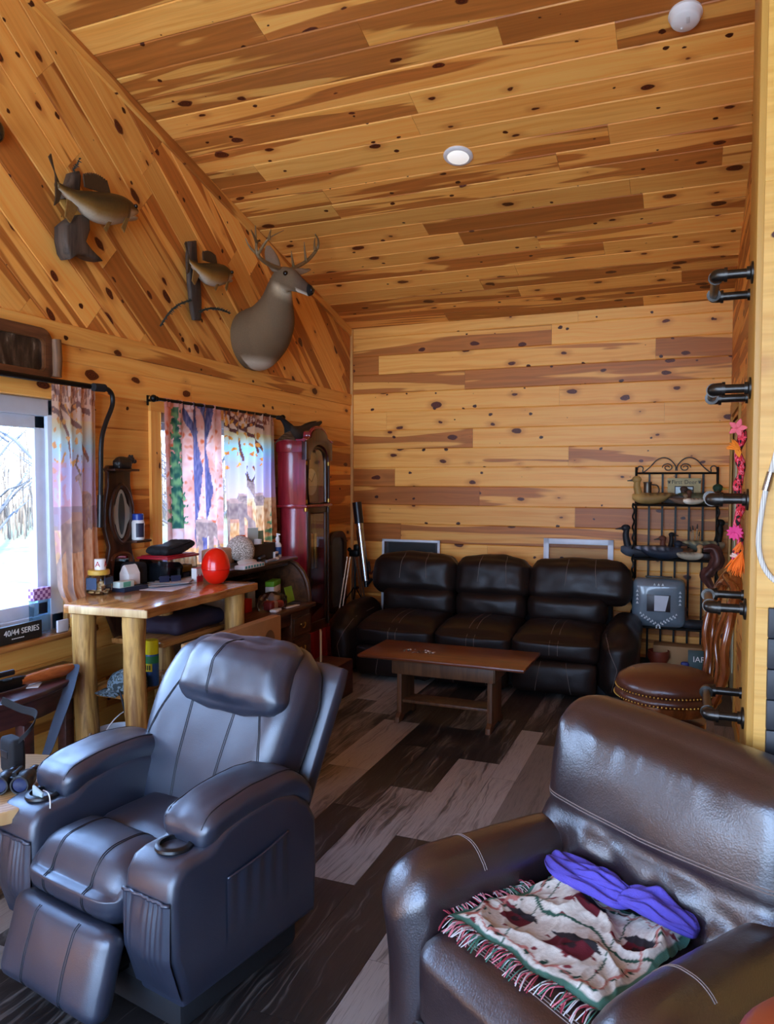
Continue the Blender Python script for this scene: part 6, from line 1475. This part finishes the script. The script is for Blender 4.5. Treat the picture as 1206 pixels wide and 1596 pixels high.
duck('duck_decoy', 'pale grey feathered duck decoy in the front right of the middle rack shelf', (dx(1074), RY_ - .12, Z2), .2, .19, ((134, 124, 106), (168, 160, 142), (150, 116, 78), (90, 84, 72)), 0, .2)
duck('goose_decoy', 'tall striped goose decoy at the right end of the middle rack shelf', (dx(1098), RY_ + .03, Z2 + .05), .35, .28, ((70, 72, 62), (140, 134, 112), (22, 24, 22), (150, 140, 104)), 0, .62, 1.05, bill=(150, 130, 96))
m = MB(); m.box((0, 0, .02), (.12, .10, .05), .006); tag(m.build('wood_block', M['walnut'], None, 35, (dx(1098), RY_ + .03, Z2 + .001)), 'dark wooden block under the striped goose decoy', 'block')
BCU = thing('brush_cup', 'cup of paint brushes in front of the rack slats', 'brush cup', (dx(1084, 6.44), 6.44, Z2))
m = MB(); m.lathe([(0, 0), (.035, 0), (.035, .09), (.031, .09), (.031, .006), (0, .006)], seg=20); m.build('cup', C_(90, 76, 62, .5), BCU, 50)
for k in range(6):
    a = k * 1.05; m = MB(); m.tube([(.012 * cos(a), .012 * sin(a), .01), (.03 * cos(a), .03 * sin(a), .17 + .012 * k)], .004, 6); bb = m.build('brush', C_(176, 146, 112, .5), BCU)
    m = MB(); m.tube([(.03 * cos(a), .03 * sin(a), .17 + .012 * k), (.034 * cos(a), .034 * sin(a), .205 + .012 * k)], [.006, .003], 6); m.build('bristles', C_(40, 34, 30, .7), bb)
tws = mat_wood('red_driftwood', (104, 62, 54), (66, 36, 32), .45, 2, 1.)
m = MB(); P = smoothpts([at(1096, 856, 'Y', 6.2), at(1112, 856, 'Y', 6.2), at(1118, 874, 'Y', 6.19), at(1108, 888, 'Y', 6.2), at(1100, 900, 'Y', 6.2), at(1112, 920, 'Y', 6.2)], 8)
rings = []
for i, p in enumerate(P):
    t = i / (len(P) - 1); d_ = (P[min(i + 1, len(P) - 1)] - P[max(i - 1, 0)]).normalized(); b2 = V((0, 1, 0)); a_ = d_.cross(b2).normalized(); rr_ = (.020 + .022 * sin(pi * t)) * (1 + .3 * noise.noise(V((t * 6, 1, 2))))
    rings.append([p + (a_ * cos(2 * pi * k / 16 + t * 3) + b2 * sin(2 * pi * k / 16 + t * 3) * .7) * rr_ * (1 + .34 * sin(k * 2 * pi / 16 * 3 + t * 9)) for k in range(16)])
m.loft(rings); tag(m.build('driftwood_piece', tws, None, 60), 'twisted reddish driftwood hanging at the right end of the middle rack shelf', 'driftwood')
BKT = thing('blanket_pack', 'grey-blue packaged blanket with white triangle pattern on the low rack shelf', 'blanket', (dx(1029, 6.25), 6.24, .439), .03)
m = MB(); m.soft((0, 0, .195), (.39, .17, .375), r=.05, n=10, bulge=(.0, .012, .0), wr=.004, wf=10); m.build('blanket', flat('slate_fleece', (98, 112, 122), .28, var=.4, vs=8, coat=.5), BKT, 180)
m = MB()
def tri(x, z, s): m.prism([(x - s, z - s), (x + s, z - s), (x, z + s)], .0, .004, M=T(0, -.0945, 0) @ PXZ)
for k in range(7):
    for r_ in range(2): tri(-.13 + k * .022 + r_ * .01, .12 - k * .014 - r_ * .022 + .0, .008); tri(.13 - k * .022 - r_ * .01, .12 - k * .014 - r_ * .022, .008)
for k in range(4): tri(.155, .20 + k * .03, .010); tri(-.155, .20 + k * .03, .010)
for k in range(3): tri(-.03 + k * .03, .345, .010)
m.build('triangle_pattern', C_(206, 214, 216), BKT, 0)
m = MB(); m.box((0, -.102, .20), (.17, .004, .13), .001); m.build('label_card', C_(40, 30, 30, .4), BKT)
m = MB(); m.prism([(-.03, .14), (.05, .14), (.075, .26), (-.03, .26)], .104, .1055, M=PXZ); m.build('label_panel', C_(190, 196, 204, .4), BKT, 0)
m = MB(); m.box((.0, -.0, .392), (.20, .02, .012), .004); m.build('carry_handle', M['black'], BKT)
duck('duck_decoy', 'black-bodied decoy with dark brown head beside the packaged blanket', (dx(1090, 6.25), 6.25, .439), pi + .1, .22, ((26, 27, 30), (34, 36, 42), (62, 38, 30), None), 0, .4, 1.05, bill=(90, 92, 96))
solid('storage_carton', 'tan cardboard carton on the bottom of the rack behind the stool', 'box', M['cardboard'], (dx(1060, 6.36), 6.38, .129), (.36, .16, .15), .004)
m = MB(); m.lathe([(0, 0), (.05, 0), (.085, .07), (.08, .12), (.075, .12), (.078, .07), (.045, .008), (0, .008)], seg=24); tag(m.build('clay_pot', flat('red_clay', (126, 52, 30), .5), None, 50, (dx(1030, 6.25), 6.262, .129)), 'small reddish clay pot in front of the tan carton on the rack', 'pot')
BO = thing('book', 'dark green book with white lettering leaning at the bottom right of the rack', 'book', (dx(1090, 6.2), 6.20, .13), 0)
m = MB(); m.box((0, 0, .07), (.12, .02, .16), .002, M=RX(-.2)); m.build('cover', C_(28, 62, 60), BO); text('lettering', 'IAR', .06, RX(-.2) @ T(.02, -.0105, .08) @ RX(pi / 2), M['white'], BO)
solid('gift_bag', 'deep blue crumpled packet beside the dark green book', 'packet', C_(34, 46, 130), (dx(1072, 6.2), 6.20, .129), (.06, .04, .06), .015)

# ---- pipe ladder, garland, rope and black panel on the stub wall
for i, z in enumerate((2.158, 1.846, 1.541, 1.238, .932)):
    names = ['topmost', 'second from the top', 'third from the top, level with the rack', 'in front of the carved stool back', 'lowest']
    r_ = thing('ladder_rung', 'gunmetal pipe rung on the pine post, ' + names[i], 'ladder rung', (.149, 2.30, z), 0, 'pipe rungs on the pine post')
    yo = .27; e = -.092
    m = MB(); m.tube([(-.0, 0, 0), (e + .01, 0, 0)], .0125, 14); m.tube([(.018, yo, 0), (e + .01, yo, 0)], .0125, 14); m.tube([(e, .012, 0), (e, yo - .012, 0)], .0125, 14); m.build('pipe', M['steel'], r_)
    for y in (0, yo):
        m = MB(); s = 1 if y == 0 else -1
        m.tube(smoothpts([(e + .026, y, 0), (e + .010, y, 0), (e + .002, y + s * .004, 0), (e, y + s * .012, 0), (e, y + s * .028, 0)], 3), .0175, 14); m.tube([(e + .020, y, 0), (e + .028, y, 0)], .020, 14); m.tube([(e, y + s * .024, 0), (e, y + s * .032, 0)], .020, 14); m.build('elbow', M['steel'], r_, 60)
        m = MB(); x = 0. if y == 0 else .019; m.lathe([(0, 0), (.030, 0), (.030, .005), (.018, .008), (.017, .016), (0, .016)], M=T(x, y, 0) @ RY(-pi / 2), seg=24); m.build('flange', M['steel'], r_, 50)
oG = V((.152, 2.735, 1.55)); GA = thing('garland', 'pink and red fabric garland with flowers and orange feather tuft on the pine post', 'garland', oG)
gm = NT('garland_cloth'); gv = gm.noise(gm.scale(gm.obj(), (90, 90, 50)), 1., 2.); gm.base(gm.ramp(gv, [(.38, lin((20, 12, 14))), (.46, lin((206, 30, 50))), (.55, lin((226, 110, 130))), (.62, lin((170, 20, 40)))], 'CONSTANT')); gm.set(Roughness=.8)
P = [V((-.002 + .006 * sin(i * .6), .003 * cos(i * .8), .22 - i * .011)) for i in range(44)]
m = MB(); m.tube(P, [.010 + .005 * sin(i * .45) ** 2 for i in range(44)], 10); m.build('strand', gm.m, GA, 180)
m = MB(); m.tube([(.015, 0, .20), (-.01, 0, .205)], .003, 6); m.build('nail', IR, GA)
def flower(px, py, col, n, r):
    c = at(px, py, 'Y', 2.725) - oG; m = MB()
    for k in range(n):
        a = 2 * pi * k / n; m.grid(lambda u, v, a=a: c + V((r * v * cos(a) - (u - .5) * .6 * r * sin(pi * min(.95, v * .9 + .1)) * sin(a), -.006 - .006 * v, r * v * sin(a) + (u - .5) * .6 * r * sin(pi * min(.95, v * .9 + .1)) * cos(a))), 4, 5, thick=.001)
    m.build('flower', C_(*col, .7), GA, 180)
flower(1149, 667, (236, 106, 120), 5, .030); flower(1145, 830, (226, 60, 130), 11, .026); flower(1156, 682, (226, 60, 80), 5, .014)
def tuft(px, py, col, L_, n, dirv, seed):
    c = at(px, py, 'Y', 2.725) - oG; rn = random.Random(seed); m = MB()
    for k in range(n):
        d_ = (V(dirv) + V((rn.uniform(-.4, .4), rn.uniform(-.3, .3), rn.uniform(-.3, .3)))).normalized(); m.tube([c, c + d_ * L_ * .5 + V((rn.uniform(-.004, .004), 0, 0)), c + d_ * L_ * rn.uniform(.7, 1)], [.003, .0035, .001], 5)
    o = m.build('feather_tuft', C_(*col, .8), GA); o['kind'] = 'stuff'
tuft(1156, 860, (240, 110, 10), .085, 46, (-.25, 0, -1), 3); tuft(1154, 845, (246, 120, 40), .045, 26, (-.2, -.1, -.9), 4); tuft(1153, 700, (236, 130, 20), .045, 22, (-.5, 0, .3), 6); tuft(1152, 712, (236, 140, 30), .03, 14, (-.3, 0, .9), 7); tuft(1152, 868, (226, 196, 180), .03, 18, (-.9, 0, .2), 8)
oK = V((.19, 2.186, 1.5)); RO = thing('rope', 'looped white braided rope with a metal clasp hanging on the golden pine wall', 'rope', oK)
wr_ = NT('braided_rope'); n_ = wr_.n('ShaderNodeTexWave'); wr_.put(n_.inputs[0], wr_.obj()); n_.inputs['Scale'].default_value = 60; wr_.base(wr_.mix(n_.outputs[1], lin((176, 170, 158)), lin((226, 222, 212)))); wr_.set(Roughness=.7)
P = smoothpts([at(*q, 'Y', 2.186) - oK for q in ((1214, 690), (1203, 730), (1193, 765), (1185, 810), (1182, 845), (1186, 872), (1196, 893), (1212, 908), (1235, 915))], 6)
m = MB(); m.tube(P, .0068, 10); m.build('cord', wr_.m, RO); m = MB(); m.tube([P[7], P[12]], .010, 12); m.build('clasp', M['chrome'], RO)
oP = at(1197, 945, 'Y', 2.19); BP = thing('black_panel', 'black horizontally ribbed panel fixed low on the golden pine wall', 'panel', (oP.x, 2.189, .62))
for k in range(8): m = MB(); m.box((.30, 0, .04 + k * .0805), (.60, .022, .079), .003); m.build('slat', flat('charcoal_slat', (30, 30, 34), .5), BP)

# ---- throw and purple garment on the armchair
Mc = T(-.39, 1.63, 0) @ RZ(-.593)
TH = thing('throw', 'woven cream throw with dark red houses and green vines, crumpled on the brown armchair seat', 'throw blanket', Mc.translation, -.593)
A_, B2, C3, D4 = V((-.235, .055, 0)), V((.215, .10, 0)), V((.185, .46, 0)), V((-.19, .41, 0))
def thr(u, v):
    p = A_.lerp(B2, u).lerp(D4.lerp(C3, u), v)
    r1 = 1 - abs(noise.noise(V((u * 2.6 + v * 2, v * 2.4 - u, 2)))) * 2.2; r2 = 1 - abs(noise.noise(V((u * 9, v * 7 + u * 5, 7)))) * 2.4
    z = .490 + .026 * max(0, r1) ** 2 * (.25 + v) + .005 * max(0, r2) ** 2 + .014 * sin(u * 9 + v * 7) * v + .035 * max(0, v - .55) * sin(pi * u) 
    e = min(u, v, 1 - u, 1 - v); z -= .014 * max(0, .06 - e) / .06
    return V((p.x + .016 * noise.noise(V((v * 5, u * 2, 1))), p.y + .03 * noise.noise(V((u * 4, v * 2, 5))) * (1 - v * .5), max(z, .484)))
def thr_col(u, v):
    n_ = noise.noise(V((u * 60, v * 60, 1))); c = lerp3((206, 200, 188), (182, 174, 160), .5 + n_)
    e = min(u, v, 1 - u, 1 - v) + .0
    if e < .035: return (70, 108, 92)
    w = .085 + .018 * sin((u + v) * 34)
    if abs(e - w) < .009: return (170, 106, 96)
    for k in range(60):
        pass
    s = (u * 14) % 1, (v * 14) % 1
    if .05 < e < .13 and noise.noise(V((int(u * 17) * 3.1, int(v * 17) * 5.3, 3))) > .0 and ell(((u * 17) % 1, (v * 17) % 1), (.5, .5), (.48, .26), .7 + int(u * 17)): return (30, 62, 50)
    for hx, hy, sc in ((.22, .36, .11), (.60, .32, .15), (.82, .68, .12), (.42, .78, .12)):
        x, y = (u - hx) / sc, (v - hy) / sc
        if abs(x) < .75 and -.6 < y < .35:
            return (40, 26, 28) if ell((x, y), (0, -.05), (.22, .22)) else (88, 26, 34)
        if abs(x) < 1.05 - (y - .35) * 1.1 and .35 <= y < .85: return (44, 40, 42)
    if abs(sin(u * 7.5 + v * 2) - .3) < .035 or abs(v - .55 - .05 * sin(u * 14)) < .012: return (44, 76, 62)
    if noise.noise(V((u * 11, v * 11, 9))) > .5: return (110, 40, 46)
    return c
m = MB(); nu, nv = 110, 90; m.grid(thr, nu, nv); tb = m.build('cloth', painted_mat('woven_throw', .9, .12, (300, 300, 300)), TH, 180)
a = tb.data.color_attributes.new('col', 'FLOAT_COLOR', 'POINT'); fl_ = []
for i in range(nu + 1):
    for j in range(nv + 1): fl_ += list(lin(thr_col(i / nu, j / nv)))
a.data.foreach_set('color', fl_)
rn = random.Random(4); cols_ = [C_(206, 120, 130, .9), C_(196, 190, 186, .9), C_(150, 46, 60, .9), C_(60, 110, 90, .9)]
for ci in range(4):
    m = MB()
    for k in range(46):
        if rn.random() < .64: u = rn.random() ; p = thr(u, 0); dv = V((rn.uniform(-.3, .3), -1, 0))
        else: v = rn.random() * .8; p = thr(0, v); dv = V((-1, rn.uniform(-.4, .4), 0))
        L_ = rn.uniform(.035, .062); dv.normalize(); q = p + dv * L_
        m.tube(smoothpts([p, p + dv * L_ * .5 + V((rn.uniform(-.006, .006), rn.uniform(-.006, .006), .005)), V((q.x, q.y, max(.474, p.z - .012)))], 3), .0016, 4)
    o = m.build('fringe', cols_[ci], TH); o['kind'] = 'stuff'
PUR = flat('purple_fleece', (84, 72, 172), .85, var=.25, vs=30, bump=.4, bs=220)
def clothroll(m, pts, w, h, seed, n=64):
    P = smoothpts(pts, 8); rings = []
    for i, p in enumerate(P):
        t = i / (len(P) - 1); d_ = (P[min(i + 1, len(P) - 1)] - P[max(i - 1, 0)]).normalized(); a_ = d_.cross(V((0, 0, 1))).normalized(); f = (sin(pi * (t * .92 + .04))) ** .45
        rings.append([p + a_ * w * f * cos(2 * pi * k / n) * (1 + .3 * noise.noise(V((t * 4, cos(2 * pi * k / n) * 1.2, seed)))) + V((0, 0, 1)) * h * f * (sin(2 * pi * k / n) + (.30 * sin(2 * pi * k / n * 8 + seed + t * 5) + .2 * sin(2 * pi * k / n * 13 - t * 7)) * max(0, sin(2 * pi * k / n)) ** .5) * (1 + .3 * noise.noise(V((t * 5, sin(2 * pi * k / n), seed + 3)))) for k in range(n)])
    m.loft(rings)
m = MB(); clothroll(m, [(-.235, .43, .53), (-.15, .415, .535), (-.04, .42, .53), (.04, .43, .525)], .060, .024, 1); clothroll(m, [(-.16, .40, .535), (-.06, .415, .55), (.03, .43, .545)], .03, .02, 5)
clothroll(m, [(.01, .42, .535), (.07, .43, .55), (.14, .445, .54), (.20, .46, .52)], .052, .026, 3)
PU = m.build('fleece_garment', PUR, None, 180); PU.matrix_world = Mc; tag(PU, 'crumpled purple fleece garment tucked against the back of the brown armchair', 'garment')

# ---- round stool in the near right corner, ceiling fittings
RS = thing('round_stool', 'round terracotta-coloured stool top in the bottom right corner', 'stool', (.275, 1.245, 0))
tc = flat('terracotta_leather', (150, 72, 40), .35, var=.25, vs=6)
m = MB(); m.lathe([(0, .76), (.12, .758), (.175, .748), (.196, .725), (.20, .70), (.19, .675), (.17, .665), (0, .665)], seg=44); m.build('seat', tc, RS, 60)
for a in (45, 135, 225, 315):
    c_, s_ = cos(radians(a)), sin(radians(a)); m = MB(); m.tube([(c_ * .12, s_ * .12, .67), (c_ * .17, s_ * .17, 0)], .02, 10); m.build('leg', M['walnut'], RS)
m = MB(); m.tube(arc((0, 0, .25), .152, 0, 360, 32, (1, 0, 0), (0, 1, 0))[:-1], .010, 8, closed=True); m.build('foot_ring', M['walnut'], RS)
def on_ceil(px, py):
    d = _cf + _cr * ((px - 603) / F_PX) - _cu * ((py - 798) / F_PX); t = (CZ - 1.6 + SL * BY) / (d.z + SL * d.y); return V((0, 0, 1.6)) + d * t
MCe = lambda p: frame(p, (1, 0, 0), SV.cross(V((1, 0, 0))).cross(V((1, 0, 0))).normalized() if False else (0, cos(atan2(SL, 1)), -sin(atan2(SL, 1))))
p = on_ceil(1068, 20); SD_ = thing('smoke_detector', 'round white smoke detector on the sloped ceiling', 'smoke detector', p)
Rm = Matrix(((1, 0, 0), (0, -cos(atan2(SL, 1)), -sin(atan2(SL, 1))), (0, sin(atan2(SL, 1)), -cos(atan2(SL, 1))))).to_4x4()
m = MB(); m.lathe([(0, .0), (.072, .0), (.074, .012), (.066, .020), (.064, .040), (.056, .050), (0, .052)], M=Rm, seg=40); m.build('housing', M['white'], SD_, 50)
m = MB(); m.box((.012, .012, .053), (.014, .035, .004), .002, M=Rm); m.ball(Rm @ V((-.015, -.03, .051)), .006, 8); m.build('test_button', C_(206, 204, 200), SD_)
p = on_ceil(714, 242); LD = thing('ceiling_light', 'flat round white light fitting on the pine ceiling', 'ceiling light', p)
m = MB(); m.lathe([(0, .0), (.088, .0), (.09, .006), (.084, .014), (.066, .016), (.066, .012), (0, .012)], M=Rm, seg=44); m.build('trim_ring', M['white'], LD, 50)
m = MB(); m.lathe([(0, .0125), (.066, .0125), (.064, .0145), (0, .0145)], M=Rm, seg=40); lm = NT('added_glow_diffuser'); lm.base(lin((240, 238, 232))); lm.set(Emission_Color=(1, .96, .9, 1), Emission_Strength=.22); m.build('diffuser', lm.m, LD, 50)  # faint glow added so the disc does not read too dark

# ---- outside the window
gr = NT('lawn_and_leaves'); o_ = gr.obj(); n_ = gr.noise(o_, .35, 4., .6); n2 = gr.noise(o_, 6., 4., .7)
gr.base(gr.mix(gr.mr(n2, .35, .7), gr.ramp(n_, [(.35, lin((60, 76, 30))), (.55, lin((90, 84, 48))), (.7, lin((76, 60, 38)))]), lin((104, 96, 62)))); gr.set(Roughness=.9)
m = MB(); m.grid(lambda u, v: (-3.6 - u * 46, -30 + v * 70, -.45 + .1 * noise.noise(V((u * 9, v * 9, 0)))), 30, 40); struct(m.build('ground', gr.m, None, 180))
bark = flat('pale_bark', (60, 64, 72), .8, var=.3, vs=4)
rn = random.Random(12)
def bare_tree(x, y, h, r, seed):
    rr_ = random.Random(seed); root = thing('bare_tree', 'bare grey tree standing in the woods beyond the bright window', 'tree', (x, y, -.5), 0, 'bare trees outside the window')
    tp = [V((0, 0, 0)), V((rr_.uniform(-.1, .1), rr_.uniform(-.1, .1), h * .4)), V((rr_.uniform(-.3, .3), rr_.uniform(-.3, .3), h))]
    P = smoothpts(tp, 6); m = MB(); m.tube(P, [r * (1 - .8 * i / (len(P) - 1)) for i in range(len(P))], 8); m.build('trunk', bark, root)
    for k in range(14):
        t = rr_.uniform(.2, .95); p = P[int(t * (len(P) - 1))]; a = rr_.uniform(0, 6.28); L_ = h * .22 * (1.2 - t)
        q = p + V((cos(a), sin(a), rr_.uniform(.4, 1.1))) * L_; e = q + V((cos(a + .6), sin(a + .6), .7)) * L_ * .6
        m = MB(); m.tube([p, p.lerp(q, .5) + V((0, 0, .1)), q], [r * .32 * (1 - t * .6), r * .2, r * .08], 6); m.tube([p.lerp(q, .6), e], [r * .14, r * .04], 5); m.build('branch', bark, root)
for i in range(12): bare_tree(-8.5 - 4.2 * (i % 3), 4.5 + i * 1.25, rn.uniform(6, 9), rn.uniform(.07, .15), i)
uw = NT('undergrowth'); n_ = uw.noise(uw.scale(uw.obj(), (1, 1, .35)), 3.5, 5., .7); uw.base(uw.mix(uw.mr(n_, .35, .65), lin((58, 54, 50)), lin((98, 90, 80)))); uw.set(Roughness=.95)
m = MB()
for i in range(1300):
    x, y = -21 - rn.random() * 8, 4 + rn.random() * 36; h = rn.uniform(1.2, 6.5); lean = rn.uniform(-.5, .5)
    m.tube([(x, y, -.5), (x + rn.uniform(-.2, .2), y + lean * .5, h * .6), (x, y + lean, h)], [.025, .016, .005], 4)
o = m.build('undergrowth', uw.m, None); o['kind'] = 'stuff'; o['label'] = 'tangle of pale brush and saplings beyond the lawn'; o['category'] = 'brush'
m = MB(); m.soft((0, 0, .35), (.7, 1.5, .7), r=.3, n=8, bulge=(0, 0, .05), wr=.03, wf=3); tag(m.build('tarp_bundle', flat('teal_tarp', (46, 130, 170), .4), None, 180, (-6.2, 5.2, -.45)), 'blue tarp-covered bundle on the lawn outside the window', 'bundle')
